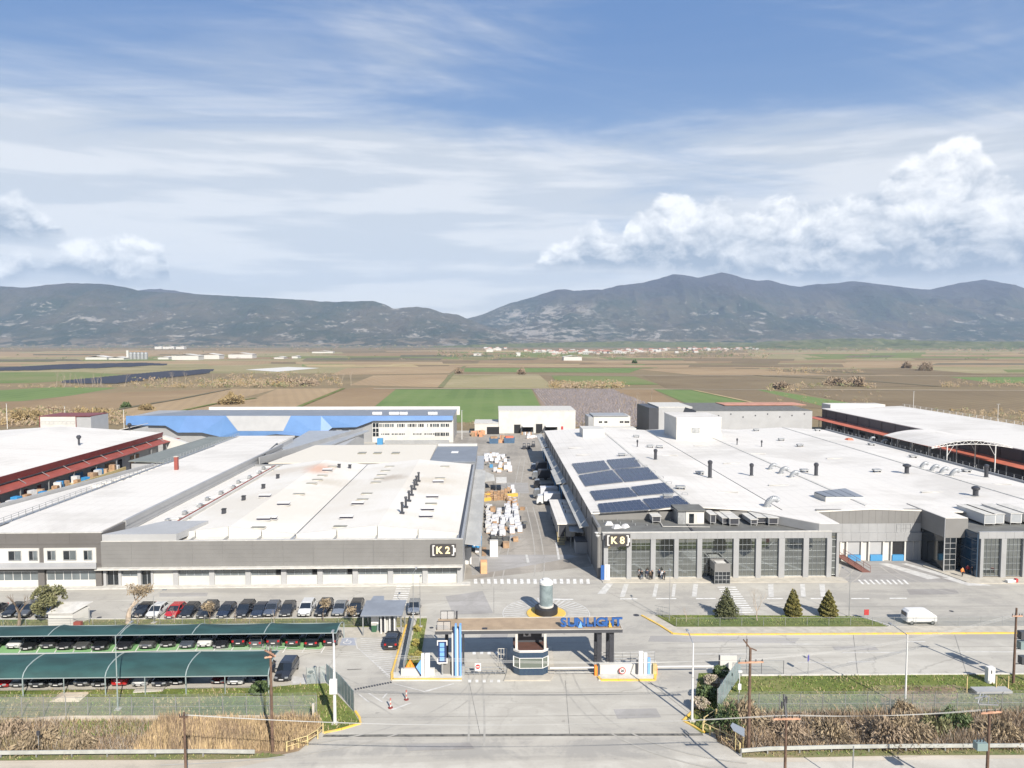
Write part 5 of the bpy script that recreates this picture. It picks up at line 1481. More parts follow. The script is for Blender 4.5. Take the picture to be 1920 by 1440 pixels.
MB().box(x0-1.6,y0-0.3,zt+.002,x1+0.3,y0+4.4,zt+0.18).build('roof',M['membrane'],t)
MB().box(XY(1292,y0,8),y0-.05,7.8,XY(1301,y0,8),y0-.005,zt-.5).build('door',M['dark_glass'],t)
MB().box(XY(1307,y0,8),y0-.05,7.9,XY(1319,y0,8),y0-.005,zt-.6).build('shutter',M['white_paint'],t)
def ahu(px,py,L,w,h,lab,name='air_handler',Z=7.62,legs=True,m='light_grey_panel'):
  x,y,_=P(px,py,Z)
  t=thing(name,lab,'air handler',(x,y,Z))
  MB().box(x-w/2,y,Z+.35,x+w/2,y+L,Z+.35+h).build('casing',M[m],t)
  MB().slab([(x-w/2-.12,y-.15,Z+.37+h),(x+w/2+.12,y-.15,Z+.37+h),(x+w/2+.12,y+L+.1,Z+.37+h),(x-w/2-.12,y+L+.1,Z+.37+h)],.08).build('lid',M['kerb_white'],t)
  MB().box(x-w/2+.12,y-0.03,Z+.45,x+w/2-.12,y-.005,Z+.25+h).build('grille',M['dark_metal']if m!='white_paint' else M['pale_metal'],t)
  for sx in(-1,1):
    for yy in(y+.15,y+L-.25):
      MB().box(x+sx*(w/2-.12)-.05,yy,Z,x+sx*(w/2-.12)+.05,yy+.1,Z+.345).build('leg',M['galv'],t)
  return t
ahu(1337,984,3.2,1.0,1.5,'tall grey louvred unit right beside the stair house')
ahu(1363,985,6.5,1.6,1.0,'long grey air handler first east of the stair house')
ahu(1377,987,5.5,1.7,1.1,'long air handler with hooded dark end, second from the stair house')
ahu(1414,986,4.5,1.2,.8,'white louvred condenser with legs between two long units')
ahu(1428,984,6.0,1.6,1.0,'long grey air handler third from the stair house')
ahu(1450,986,5.5,1.7,1.1,'long air handler with hooded end nearest the white duct')
ahu(1231,982,2.6,1.5,1.0,'boxy grey unit west of the stair house')
ahu(1215,972,1.6,0.9,0.7,'small pale condenser behind the boxy grey unit',m='white_paint')
ahu(1205,970,1.4,0.8,0.6,'smallest condenser at the end of the terrace row',m='white_paint')
for i,(px,py)in enumerate([(1856,986),(1872,985),(1905,984),(1935,984)]):
  ahu(px,py,7.5,2.0,1.7,'big white roof chiller above the glass wing, '+['first','second','third','fourth'][i]+' from the docks','roof_chiller',m='white_paint')
for i,(px,py)in enumerate([(1142,984),(1156,990),(1172,989)]):
  x,y,_=P(px,py,7.62)
  o=MB().rbox((x,y,7.62+.3),(.8,.5,.3),0.4*i,taper=.5).build('sand_bag',M['bag'])
  tag(o,'white lumpy bag on the dark terrace by the K8 sign, '+['nearest the wall','middle one','farthest along'][i],'bag')
rr=random.Random(8)
for i,(px,py)in enumerate([(1131,978),(1157,976),(1186,979),(1191,985),(1163,982),(1213,986),(1257,976),(1493,985)]):
  x,y,_=P(px,py,7.62)
  tag(MB().tube((x,y,7.62),(x,y,7.95),.09,n=8).build('vent_pipe',M['galv']),'short grey vent pipe on the dark terrace roof','vent pipe','vent pipes on the K8 terrace')
x,y,_=P(1235,975,7.62)
o=MB().tube((x,y,7.62),(x,y,9.3),.14,n=8).build('flue_pipe',M['dark_metal']);tag(o,'thin dark flue standing next to the boxy grey unit','flue')
b=MB();a_=P(1243,987,7.8);c_=P(1331,988,7.8);b.bar(a_,c_,.12,.08);b.bar(P(1238,979,7.8),a_,.12,.08)
tag(b.build('cable_tray',M['kerb_white']),'white cable tray running along the dark terrace','cable tray')
b=MB();b.bar(P(1288,981,7.7),P(1300,997,7.7),.35,.08)
tag(b.build('drain_channel',M['dark_metal']),'dark channel crossing the terrace below the stair house','channel')
for i,(px,py)in enumerate([(1493,976),(1500,980)]):
  b=MB();a_=Vector(P(px-18,py-8,8.2));c_=Vector(P(px+8,py+1,8.2))
  b.tube(a_,c_,.38,n=10)
  tag(b.build('duct',M['kerb_white']),'white round duct on the terrace edge, '+['rear one','front one'][i],'duct')
b=MB();a_=Vector(P(1462,974,8.1));c_=Vector(P(1493,974,8.1));b.bar(a_,c_,.9,.6)
tag(b.build('duct',M['white_wall']),'rectangular white duct joining the two round ducts','duct')
def stack(px,py,h,r,lab,cowl=0.0):
  x,y,z=zroof(px,py)
  t=thing('roof_stack',lab,'flue',(x,y,z))
  MB().tube((x,y,z-.1),(x,y,z+h),r,n=12).build('pipe',M['dark_metal'],t)
  MB().lathe([(r+.18,z-.05),(r+.18,z+.12)],x,y,12).build('base',M['galv'],t)
  MB().lathe([(r+.04,z+h),(r+.12+cowl,z+h+.2),(r+.12+cowl,z+h+.55),(r*.6,z+h+.8)],x,y,14).build('cowl',M['dark_metal'],t)
  return t
stack(1229,862,2.0,.38,'black stack beside the first solar arrays')
stack(1331,896,3.2,.42,'tallest black stack on the dark valley gutter')
stack(1409,892,2.1,.36,'black stack east of the valley gutter')
stack(1530,892,2.2,.40,'black stack between the two groups of pale cowls')
stack(1700,888,1.5,.48,'fat black stack with wide cowl in mid roof',.3)
stack(1849,895,2.2,.42,'dark green black stack near the roof railing')
stack(1829,930,1.2,.50,'squat black stack near the chillers',.15)
stack(1195,838,1.3,.16,'thin grey flue near the far penthouse')
stack(1382,834,1.2,.14,'thin grey flue behind the penthouse, first of two')
stack(1428,838,1.2,.14,'thin grey flue behind the penthouse, second of two')
def cowl(px,py,lab,s=1.0):
  x,y,z=zroof(px,py)
  t=thing('exhaust_cowl',lab,'roof duct',(x,y,z))
  pts=[(x+1.1*s-1.1*s*math.cos(a),y-.5*s*math.sin(a),z+1.5*s*math.sin(a))for a in np.linspace(0,2.2,14)]
  e_=MB()
  for i_ in range(13):e_.tube(pts[i_],pts[i_+1],.5*s,.5*s,12,caps=i_ in(0,12))
  e_.build('elbow',M['pale_metal'],t,smooth=True)
  MB().tube((x,y,z-.1),(x,y,z+.15),.68*s,n=12).build('collar',M['galv'],t)
for i,(px,py,s_)in enumerate([(1443,880,.8),(1463,888,.9),(1483,895,.85)]):cowl(px,py,'pale elbow duct in the west group on the roof ridge, '+['first','second','third'][i],s_)
for i,(px,py,s_)in enumerate([(1727,877,.8),(1746,883,.85),(1764,887,.8),(1783,892,.9)]):cowl(px,py,'pale elbow duct in the east group on the roof ridge, '+['first','second','third','fourth'][i],s_)
cowl(1437,950,'large pale elbow duct at the end of the valley gutter',1.1)
cowl(1631,826,'small pale duct on the far roof edge, first',.7);cowl(1654,831,'small pale duct on the far roof edge, second',.7)
for i,(px,py)in enumerate([(1166,855),(1219,839),(1237,840),(1193,820),(1312,889),(1465,826),(1500,837),(1508,885),(1644,885),(1634,835),(1712,858),(1812,885),(1533,808),(1418,808),(1276,917),(1252,932)]):
  x,y,z=zroof(px,py)
  t=thing('roof_fan','flat grey box fan on the white K8 roof','roof fan',(x,y,z),'flat box fans on the white K8 roof')
  MB().box(x-.9,y-.6,z+.35,x+.9,y+.6,z+.7).build('casing',M['galv'],t)
  for sx in(-.7,.7):MB().box(x+sx-.06,y-.4,z-.05,x+sx+.06,y+.4,z+.34).build('leg',M['dark_metal'],t)
x,y,z=zroof(1592,825)
tag(MB().rbox((x,y,z+.3),(1.2,.8,.3),.3,taper=.6).build('covered_bundle',M['orange_canopy']),'orange covered bundle lying on the far white roof','bundle')
for i,(px,py)in enumerate([(1080,840),(1095,853),(1315,836),(1255,854),(1372,869),(1365,923),(1460,910),(1565,860),(1747,923),(1880,908),(1420,851)]):
  x,y,z=zroof(px,py)
  t=MB().slab([(x-2.2,y-.25,z+.14),(x+2.2,y-.25,z+.14),(x+2.2,y+.25,z+.16),(x-2.2,y+.25,z+.16)],.12).build('roof_seam_light',M['kerb_white'])
  tag(t,'thin flat rooflight strip set in the white K8 roof','rooflight','thin rooflights in the white K8 roof')
for i in range(8):
  px=1183+i*15;py=855+i*10.5
  x,y,z=zroof(px-4,py);
  t=MB().path([(x-.6,y,z+.05),(x-.5,y,z+.5),(x+.5,y,z+.5),(x+.6,y,z+.05)],.07).build('pipe_hoop',M['galv'])
  tag(t,'low grey pipe hoop beside the solar arrays on the ridge','pipe','pipe hoops beside the solar arrays')
pa,pb,pc_,pd=[Vector(zroof(*q))for q in((1526,932),(1548,941),(1620,935),(1585,925))]
t=thing('roof_monitor','raised roof monitor covered with grey blue sheets above the docks','rooflight',pa)
up=Vector((0,0,.9))
b=MB();b.add([pa,pb,pc_,pd,pa+up,pb+up,pc_+up*.3,pd+up],[(0,1,5,4),(1,2,6,5),(2,3,7,6),(3,0,4,7),(4,5,6,7)]);b.build('curb',M['white_wall'],t)
for i in range(4):
  u0,u1=i/4+.01,(i+1)/4-.01
  q=[(pb+up).lerp(pc_+up*.3,u0),(pb+up).lerp(pc_+up*.3,u1),(pa+up).lerp(pd+up,u1),(pa+up).lerp(pd+up,u0)]
  MB().slab([tuple(p+Vector((0,0,.16)))for p in q],.08).build('sheet',M['greyblue_roof'],t)
# street side docks of K8
for i,(y0,y1,xo)in enumerate([(226,258,15.4),(186,224,15.4),(168,186,14.9),(128,166,15.6)]):
  t=thing('dock_canopy','white edged canopy over the street docks, '+['farthest up the street','long middle one','wider one beside the white cabin','nearest the corner'][i],'canopy',(16,y0,6))
  MB().slab([(xo,y0,6.0),(17.35,y0,6.3),(17.35,y1-.2,6.3),(xo,y1-.2,6.0)],.14).build('roof_sheet',M['lean_roof'],t)
  for k in range(int((y1-y0)/9)+1):
    MB().bar((17.3,y0+1+k*9,7.6),(xo+.2,y0+1+k*9,6.1),.09,.09).build('tie',M['galv'],t)
t=thing('dock_shelter','dark blue dock shelters under the street canopies','dock shelter',(16.8,170,0))
for y in(171,176,189,195,201,208,215,229,236):
  MB().box(16.6,y,.8,17.45,y+3.4,4.6).build('shelter',M['dark_metal'],t)
  MB().box(16.5,y+.4,.9,16.59,y+3.0,4.2).build('curtain',M['dock_blue'],t)
t=building('loading_cabin','white flat roofed cabin on posts beside the street wall of K8','cabin',(12.6,139,0))
MB().box(12.75,139.1,1.2,16.1,159,3.7).build('wall',M['concrete'],t)
MB().box(12.5,138.7,3.72,16.35,160,4.0).build('roof',M['white_roof'],t)
MB().box(12.9,139.02,1.3,14.2,139.09,3.5).build('door',M['dark_metal'],t)
for y in(140,146,152,158):
  for x in(13,15.8):MB().box(x-.12,y-.12,0,x+.12,y+.12,1.18).build('leg',M['dark_metal'],t)
for i in range(3):
  x,y,_=P(1061+i*3,946+i*7.5,4.0)
  v=MB().rbox((x,y,4.3),(.7,.35,.28)).build('roof_cowl',M['white_paint'],t)
  MB().box(x-.9,y-.28,4.05,x-.72,y+.28,4.5).build('hood',M['dark_metal'],v)
b=MB()
for k in range(5):b.box(12.6-.1,137.2+k*.35,0.1+k*.22,13.9,137.5+k*.35,.16+k*.22)
b.path([(12.5,137.1,1.0),(12.5,138.9,2.2)],.05);b.path([(13.95,137.1,1.0),(13.95,138.9,2.2)],.05)
b.build('steps',M['yellow_rail'],t)
x0,y0,_=P(1080,1038,0);x1,_,_=P(1112,1037,0)
t=building('guard_cabin','low grey box cabin in the shade of the K8 corner','cabin',(x0,y0,0))
MB().box(x0,y0,0,x1-.2,y0+3.5,2.2).build('wall',M['light_grey_panel'],t)
MB().box(x0-.1,y0-.1,2.2,x1-.1,y0+3.6,2.35).build('roof',M['dark_panel'],t)
t=thing('awning','small bent pale awning over the cabin door near the corner','awning',(x0,y0,0))
MB().slab([(x0-.8,y0+4,3.2),(x1-1.4,y0+3.2,3.2),(x1-1.6,y0+9.5,3.6),(x0-.6,y0+9.5,3.6)],.1).build('roof_sheet',M['pale_metal'],t)
for xx,yy in((x0-.6,y0+4.2),(x1-1.6,y0+3.6),(x0-.5,y0+9.2)):MB().box(xx,yy,0,xx+.1,yy+.1,3.1).build('post',M['galv'],t)
# dark hall, far east
DX=142.0
t=building('dark_hall','dark grey clad hall with white roof and orange canopy line','factory hall',(DX,170,0))
MB().box(DX,150,0,176,303,11.0).build('wall',M['dark_panel'],t)
b=MB();b.slab([(DX-.1,149.5,11.0),(177,149.5,12.0),(177,303.5,12.0),(DX-.1,303.5,11.0)],.25);b.build('roof',M['white_roof'],t)
b=MB();b.slab([(136.8,150,7.0),(DX-.02,150,7.4),(DX-.02,306,7.4),(136.8,306,7.0)],.14);b.build('canopy',M['orange_canopy'],t)
for i in range(18):
  MB().box(DX-.1,151+i*8.7,0,DX-.01,151.8+i*8.7,10.7).build('pier',M['dark_metal'],t)
for i in range(14):
  MB().box(137.0,152+i*11,0,137.2,152.2+i*11,6.9).build('post',M['galv'],t)
for i in range(5):
  MB().box(DX-.08,285-i*9,1,DX-.02,289-i*9,5).build('door',M['void'],t)
MB().box(146,303.6,10,170,312,12.6).build('rear_roof',M['white_roof'],t)
t=thing('roof_railing','white safety railing along the far edge of the eastern white roof','railing',(176.6,160,12))
for i in range(40):MB().box(176.5,152+i*3.8,12.0,176.6,152.1+i*3.8,13.1).build('post',M['white_paint'],t)
for z in(12.5,13.0):MB().box(176.52,152,z,176.58,302,z+.07).build('rail',M['white_paint'],t)
t=thing('roof_railing','low grey railing along the east edge of the K8 roof','railing',(116.9,128,9.3))
for i in range(48):MB().box(116.95,128+i*2.5,9.36,117.03,128.08+i*2.5,10.2).build('post',M['galv'],t)
for z in(9.75,10.15):MB().box(116.96,128,z,117.02,246,z+.06).build('rail',M['dark_metal'],t)
t=thing('arched_canopy','white fabric barrel canopy with arched steel truss between the halls','canopy',(129,195,0))
ax0,ax1,ay0,ay1=118.0,140.2,187.5,211.0
def arch(u,rise=1.75,base=11.5):return base+rise*(1-(2*u-1)**2)
N=24;V_=[];F_=[]
for j in range(9):
  for i in range(N+1):
    u=i/N;V_.append((ax0+(ax1-ax0)*u,ay0+(ay1-ay0)*j/8,arch(u)+.12-.1*math.sin(math.pi*j/8)))
for j in range(8):
  for i in range(N):a=j*(N+1)+i;F_.append((a,a+1,a+N+2,a+N+1))
b=MB();b.add(V_,F_);b.build('fabric',M['white_roof'],t,smooth=True)
b=MB()
for yy in(ay0-.1,ay1):
  lo_,hi_=[],[]
  for i in range(N+1):
    u=i/N;x=ax0+(ax1-ax0)*u
    hi_.append((x,yy,arch(u)));lo_.append((x,yy,arch(u,1.1,11.2)))
  b.path(hi_,.10,n=6);b.path(lo_,.10,n=6)
  for i in range(N):b.tube(lo_[i]if i%2 else hi_[i],hi_[i+1]if i%2 else lo_[i+1],.06,n=5)
b.build('truss',M['white_paint'],t)
for k,yy in enumerate((ay0,ay0+8,ay0+16,ay1)):
  for xx in(122.3,135.6):
    MB().tube((xx,yy,0),(xx,yy,arch((xx-ax0)/(ax1-ax0),1.1,11.2)),.16,n=8).build('column',M['white_paint'],t)
    MB().tube((xx,yy,9.0),(xx+(1.8 if xx<130 else-1.8),yy,12.0),.06,n=6).build('brace',M['white_paint'],t)
sheet('corridor',[(117.3,120),(141.9,120),(141.9,300),(117.3,300)],G['street'],0.006)
# entrance gate
CZ=5.5
fl,fr_,bl,br=P(815.5,1180,CZ),P(1167.5,1180,CZ),P(822,1159,CZ),P(1167,1159,CZ)
cy0,cy1=83.15,87.05
cx0,cx1=XY(815.5,cy0,CZ),XY(1167.5,cy0,CZ)
t=building('gate_canopy','long flat gate canopy with tan roof and dark edge over the entrance','gate canopy',(cx0,cy0,0))
MB().box(cx0,cy0,CZ-.45,cx1,cy1,CZ-.06).build('slab',M['dark_panel'],t)
MB().box(cx0+.12,cy0+.12,CZ-.055,cx1-.12,cy1-.12,CZ-.01).build('roof_membrane',M['tan_roof'],t)
b=MB();b.box(cx0,cy1-.10,CZ-.05,cx1,cy1,CZ+.05);b.box(cx0,cy0,CZ-.05,cx0+.10,cy1-.11,CZ+.05);b.box(cx1-.1,cy0+.01,CZ-.05,cx1,cy1-.11,CZ+.05)
b.box(cx0+.11,cy0,CZ-.05,cx1-.11,cy0+.1,CZ+.03)
b.build('roof_edge',M['concrete'],t)
for p in(1124,1147):
  for yy in(cy0+.5,cy1-.9):
    xx=XY(p,cy0+.5,2.5);MB().box(xx-.27,yy,0.0,xx+.27,yy+.4,CZ-.46).build('column',M['dark_metal'],t)
for p in(868,):
  xx=XY(p,cy0,3);MB().box(xx-.1,cy0+.3,0.12,xx+.14,cy0+.7,CZ-.46).build('column',M['dark_metal'],t)
xx=XY(838,cy1,3);MB().box(xx-.2,cy1-.6,0.0,xx+.2,cy1-.2,CZ-.46).build('column',M['dark_metal'],t)
for(p0,p1,yy)in((819,845,cy0+.3),(826,852,cy1-.3)):
  b=MB();x0,x1=XY(p0,yy,CZ+.5),XY(p1,yy,CZ+.5)
  b.box(x0,yy,CZ,x1,yy+.03,CZ+1.0);s_=b.build('roof_screen',M['rail_mesh'],t)
  b=MB();b.box(x0,yy-.03,CZ+1.0,x1,yy+.05,CZ+1.06)
  for k in range(3):xk=x0+(x1-x0-.05)*k/2;b.box(xk,yy-.03,CZ,xk+.05,yy-.002,CZ+1.0)
  b.build('frame',M['dark_metal'],s_)
xx,yy,_=P(857,1156,CZ)
tag(MB().box(xx-.1,cy1-.35,CZ,xx+.1,cy1-.15,CZ+1.0).build('camera_post',M['dark_metal']),'short dark post standing on the gate canopy roof','post')
tag(MB().box(XY(909,cy0,CZ)-.3,cy0+.3,CZ-.005,XY(909,cy0,CZ)+.3,cy0+.6,CZ+.12).build('floodlight',M['dark_metal']),'small dark floodlight lying on the tan canopy roof','floodlight')
letters=thing('canopy_lettering','blue standing letters spelling SUNLIGHT on the gate canopy','lettering',(10,cy0+.7,CZ))
lx0,lx1=XY(1049,cy0+.6,CZ+.6),XY(1167,cy0+.6,CZ+.6)
LT='SUNLIGHT';lw=[1.0,1.05,1.12,.9,.45,1.05,1.05,1.0];tot=sum(lw);u=0
for ch,w in zip(LT,lw):
  xc=lx0+(lx1-lx0)*(u+w/2)/tot;u+=w
  o=signtext(ch,xc,cy0+.75,CZ+.56,1.42,M['letter_blue'],letters,0.10,'letter',bold=0.05,sx=1.14)
  bpy.context.view_layer.update()
  f_=signtext(ch,xc,cy0+.56,CZ+.56,1.42,M['letter_face'],o,0.012,'letter_face',bold=0.04,sx=1.0)
  f_.rotation_euler=(0,0,0);f_.location=(0,0,0.12)
MB().tube((XY(1077,cy0,CZ),cy0+1.3,CZ+.1),(XY(1164,cy0,CZ),cy0+1.3,CZ+.1),.05).build('rail',M['dark_metal'],letters)
b=MB();xx=XY(1088,cy0+.5,CZ+.3)
b.add([(xx-.28,cy0+.48,CZ+.02),(xx+.28,cy0+.48,CZ+.02),(xx+.05,cy0+.48,CZ+.85),(xx-.28,cy0+.6,CZ+.02),(xx+.28,cy0+.6,CZ+.02),(xx+.05,cy0+.6,CZ+.85)],[(0,1,2),(5,4,3),(0,3,4,1),(1,4,5,2),(2,5,3,0)])
b.build('pale_wedge',M['sky_blue'],letters)
b=MB();xx=XY(1144.5,cy0+.5,CZ+.3)
b.add([(xx-.2,cy0+.48,CZ+.02),(xx+.22,cy0+.48,CZ+.02),(xx-.12,cy0+.48,CZ+.95),(xx-.2,cy0+.6,CZ+.02),(xx+.22,cy0+.6,CZ+.02),(xx-.12,cy0+.6,CZ+.95)],[(0,1,2),(5,4,3),(0,3,4,1),(1,4,5,2),(2,5,3,0)])
b.build('yellow_wedge',M['yellow_box'],letters)
bx0,bx1,by0=XY(963,83.3,1.5),XY(1027.5,83.3,1.5),83.2
t=building('guard_booth','dark blue glazed guard booth with chamfered front under the canopy','guard booth',(bx0,by0,0))
foot=[(bx0+.7,by0-.5),(bx1-.7,by0-.5),(bx1,by0+.1),(bx1,by0+3.6),(bx0,by0+3.6),(bx0,by0+.1)]
b=MB();b.prism(foot,.12,1.05);b.build('base_wall',M['blue_glass'],t)
b=MB();b.prism([(x*1,y)for x,y in foot],1.06,2.25);b.build('pane',mat('booth_glass',(0.10,0.12,0.10),0.05,spec=1.0,coat=.5),t)
b=MB();b.prism(foot,2.26,2.95);b.build('band',M['blue_glass'],t)
b=MB()
for z in(1.02,2.24,2.96):
  for i in(0,1,5):
    a,c_=foot[i],foot[(i+1)%6];b.bar((a[0],a[1]-.03,z),(c_[0],c_[1]-.03,z),.05,.06)
for i in(0,1):
  b.bar((foot[i][0],foot[i][1]-.03,1.0),(foot[i][0],foot[i][1]-.03,2.26),.09,.09)
for xx,yy in(foot[5],foot[2]):b.box(xx-.06,yy-.08,1.05,xx+.06,yy+.04,2.3)
b.build('frame',M['white_paint'],t)
for k in range(1,5):
  xx=bx0+.7+(bx1-bx0-1.4)*k/5
  MB().box(xx-.02,by0-.52,.14,xx+.02,by0-.505,1.0).build('panel_joint',M['navy'],t)
  MB().box(xx-.02,by0-.52,2.3,xx+.02,by0-.505,2.9).build('panel_joint',M['navy'],t)
b=MB();b.prism([(x,y)for x,y in foot],2.97,3.04);b.build('roof',M['brown_roof'],t)
for xx in(bx0+.35,bx1-.35):
  MB().box(xx-.15,by0+.0,3.05,xx+.15,by0+.4,CZ-.46).build('post',M['kerb_white'],t)
b=MB()
for i in(0,1,5):
  a,c_=foot[i],foot[(i+1)%6];b.bar((a[0],a[1],3.12),(c_[0],c_[1],3.12),.10,.14)
b.build('roof_kerb',M['white_paint'],t)
MB().box(bx0+.6,by0+2.2,3.05,bx1-.6,by0+3.4,CZ-.46).build('upper_wall',M['dark_panel'],t)
a=thing('wall_condenser','white air conditioner with round fan on the booth roof','air conditioner',(4.0,by0+2,4))
xx=XY(988.5,by0+1.7,4.3)
MB().box(xx-.45,by0+1.75,3.95,xx+.45,by0+2.15,4.6).build('casing',M['white_paint'],a)
MB().tube((xx-.05,by0+1.70,4.27),(xx-.05,by0+1.745,4.27),.24,n=16).build('fan_grille',M['dark_metal'],a)
def fin(x0,x1,y,z0,z1,d,m,lab,nm='sign_fin'):
  o=MB().box(x0,y,z0,x1,y+d,z1).build(nm,M[m]);return tag(o,lab,'sign fin')
FY=82.75
t=thing('entrance_pylon','tall pair of pale blue, white and navy fins at the gate','pylon',(XY(855,FY,3),FY,0))
zt=6.15
for p0,p1,m_,dy,zt_ in((847,849.8,'white_wall',.02,5.3),(850,852.6,'navy',.10,5.9),(852.8,856.2,'sky_blue',0,6.3),(856.4,859.2,'white_paint',.1,5.75),(859.4,861.2,'navy',.12,5.9),(861.4,865,'sky_blue',0,6.3)):
  xa,xb=XY(p0,FY,3),XY(p1,FY,3)
  MB().box(xa,FY+dy,.14,xb,FY+.7,zt_).build('fin',M[m_],t)
t=thing('panel_sign','navy upright sign with four pale blue squares and white corner brackets','sign',(XY(829,FY,3),FY+.2,0))
xa,xb=XY(819.5,FY+.2,3),XY(839,FY+.2,3)
zb_,zt_=on(829,1244,FY+.2)[1],on(829,1201,FY+.2)[1]
MB().box(xa+.12,FY+.25,zb_+.1,xb-.12,FY+.55,zt_-.1).build('board',M['navy'],t)
hh=(zt_-zb_-.5)/4
for k in range(4):
  z0=zb_+.25+k*hh
  MB().box(xa+.32,FY+.19,z0+.05,xb-.38,FY+.245,z0+hh-.05).build('blue_square',M['sky_blue'],t)
b=MB()
for z,s_ in((zt_,-1),(zb_,1)):
  b.box(xa,FY+.18,min(z,z+s_*.12),xb,FY+.3,max(z,z+s_*.12))
  for xx in(xa,xb-.12):b.box(xx,FY+.18,min(z+s_*.125,z+s_*.6),xx+.12,FY+.3,max(z+s_*.125,z+s_*.6))
b.build('bracket_emblem',M['white_paint'],t)
MB().box((xa+xb)/2-.1,FY+.3,.12,(xa+xb)/2+.1,FY+.5,zb_+.1).build('post',M['galv'],t)
MB().box(XY(828,FY,1)-.1,FY+.6,.12,XY(846,FY,1),FY+.9,1.9).build('grey_screen',M['grey_panel'],t)
t=thing('gate_wall','low white gate wall west of the entrance with white fins and blue arrow','wall',(XY(780,83.2,1),83.2,0))
MB().box(XY(752,83,.5),83.0,.12,XY(815,83,.5),83.35,.95).build('wall',M['white_wall'],t)
for p0,p1 in((790,796),(797,806)):
  MB().box(XY(p0,82.8,1.5),82.75,.12,XY(p1,82.8,1.5),82.98,2.9).build('fin',M['white_paint'],t)
MB().box(XY(796.1,82.8,1.5),82.72,.12,XY(796.9,82.8,1.5),82.98,2.95).build('joint',M['navy'],t)
b=MB();xr=XY(789.6,82.8,1);xl=XY(780,82.8,1)
tri=[(xr,82.74,.35),(xr,82.74,2.2),(xl,82.74,1.3)]
b.add(tri+[(p[0],82.95,p[2])for p in tri],[(0,1,2),(5,4,3),(0,3,4,1),(1,4,5,2),(2,5,3,0)]);b.build('blue_arrow',M['sky_blue'],t)
b=MB();tri=[(xr-.02,82.80,.12),(xr-.02,82.80,.34),(xl+.2,82.80,.9),(xl,82.80,1.1)]
b.add(tri+[(p[0],82.93,p[2])for p in tri],[(0,1,2,3),(7,6,5,4),(0,4,5,1),(1,5,6,2),(2,6,7,3),(3,7,4,0)]);b.build('navy_edge',M['navy'],t)
t=thing('gate_wall','low white gate wall with yellow foot, white fins and a pale blue fin','wall',(XY(1175,83,1),83.0,0))
MB().box(XY(1124,83,.5),82.9,.12,XY(1227,83,.5),83.4,1.25).build('wall',M['white_wall'],t)
MB().box(XY(1119.5,83,.5),82.7,.0,XY(1124.5,83,.5),83.6,1.2).build('end_post',M['dark_panel'],t)
for p0,p1,m_,h in((1193,1196.5,'dark_panel',1.8),(1197,1205.5,'white_paint',2.9),(1207,1213,'white_paint',2.7),(1214,1219,'sky_blue',2.1)):
  MB().box(XY(p0,82.8,1.5),82.66,.12,XY(p1,82.8,1.5),82.89,h).build('fin',M[m_],t)
MB().box(XY(1224,82.7,.5),82.6,.12,XY(1231,82.7,.5),83.0,1.35).build('barrier_box',M['yellow_rail'],t)
def round_sign(x,y,z,r,face,ring_m,parent,bar=None):
  f=MB();f.tube((x,y,z),(x,y-.03,z),r,n=20);p_=f.build('sign_face',ring_m,parent)
  MB().tube((x,y-.031,z),(x,y-.045,z),r*.74,n=20).build('sign_disc',face,p_)
  if bar:MB().box(x-r*.55,y-.06,z-r*.14,x+r*.55,y-.046,z+r*.14).build('sign_bar',bar,p_)
  return p_
xs,zs=on(1167,1258,82.5)
t=thing('speed_sign','round white sign with red rim fixed to the eastern gate wall','sign',(xs,82.6,0))
round_sign(xs,82.58,zs,.42,M['white_paint'],M['red'],t);signtext('20',xs,82.50,zs,.42,M['black'],t,.01,bold=0.01)
xs,zs=on(1171,1248,84.5)
t=thing('speed_sign','small round red rimmed sign on the railing behind the eastern gate wall','sign',(xs,84.5,0))
round_sign(xs,84.5,zs,.26,M['white_paint'],M['red'],t);MB().tube((xs,84.55,0),(xs,84.55,zs),.03).build('post',M['galv'],t)
t=thing('gate_railing','grey pipe railing behind the eastern gate wall','railing',(XY(1122,85,1),85,0))
b=MB();xa,xb=XY(1122,85,1),XY(1227,85,1)
for z in(1.0,1.4,1.8):b.tube((xa,85,z),(xb,85,z),.03)
for k in range(8):xk=xa+(xb-xa)*k/7;b.tube((xk,85,0),(xk,85,1.8),.03)
b.build('frame',M['galv'],t)
t=thing('sliding_gate','low grey sliding gate frame with a no entry board','gate',(XY(870,83.2,.5),83.2,0))
xa,xb=XY(869,83,.7),XY(949,83,.7)
b=MB()
for z in(.25,.55,.95):b.bar((xa,83.2,z),(xb,83.2,z),.07,.07)
for k in range(9):xk=xa+(xb-xa)*k/8;b.bar((xk,83.2,.1),(xk,83.2,1.0),.05,.05)
b.build('frame',M['galv'],t)
MB().box(xa-.3,82.9,0,xa+.15,83.6,1.25).build('motor_box',M['galv'],t)
b=MB();b.bar((xb-.9,85.2,.1),(xb-.1,83.3,.1),.06,.06);b.bar((xb-.9,85.2,1.2),(xb-.1,83.3,1.0),.06,.06)
for k in range(5):q=k/4;b.bar((xb-.9+.8*q,85.2-1.9*q,.1),(xb-.9+.8*q,85.2-1.9*q,1.15),.04,.04)
b.build('return_frame',M['galv'],t)
xs,zs=on(896,1251,83.1)
s=MB().box(xs-.36,83.08,zs-.48,xs+.36,83.12,zs+.48).build('sign_board',M['white_paint'],t)
MB().tube((xs,83.07,zs+.08),(xs,83.04,zs+.08),.28,n=20).build('red_disc',M['red'],s)
MB().box(xs-.2,83.01,zs+.03,xs+.2,83.035,zs+.13).build('white_bar',M['white_paint'],s)
t=thing('crash_gate','light grey tubular gate leaf beside the booth','gate',(XY(935,86,.8),86,0))
b=MB();xa,xb=XY(934,86.2,.8),XY(950,86.2,.8)
for z in(.6,1.2,1.9):b.tube((xa,86.2,z),(xb,86.2,z),.035)
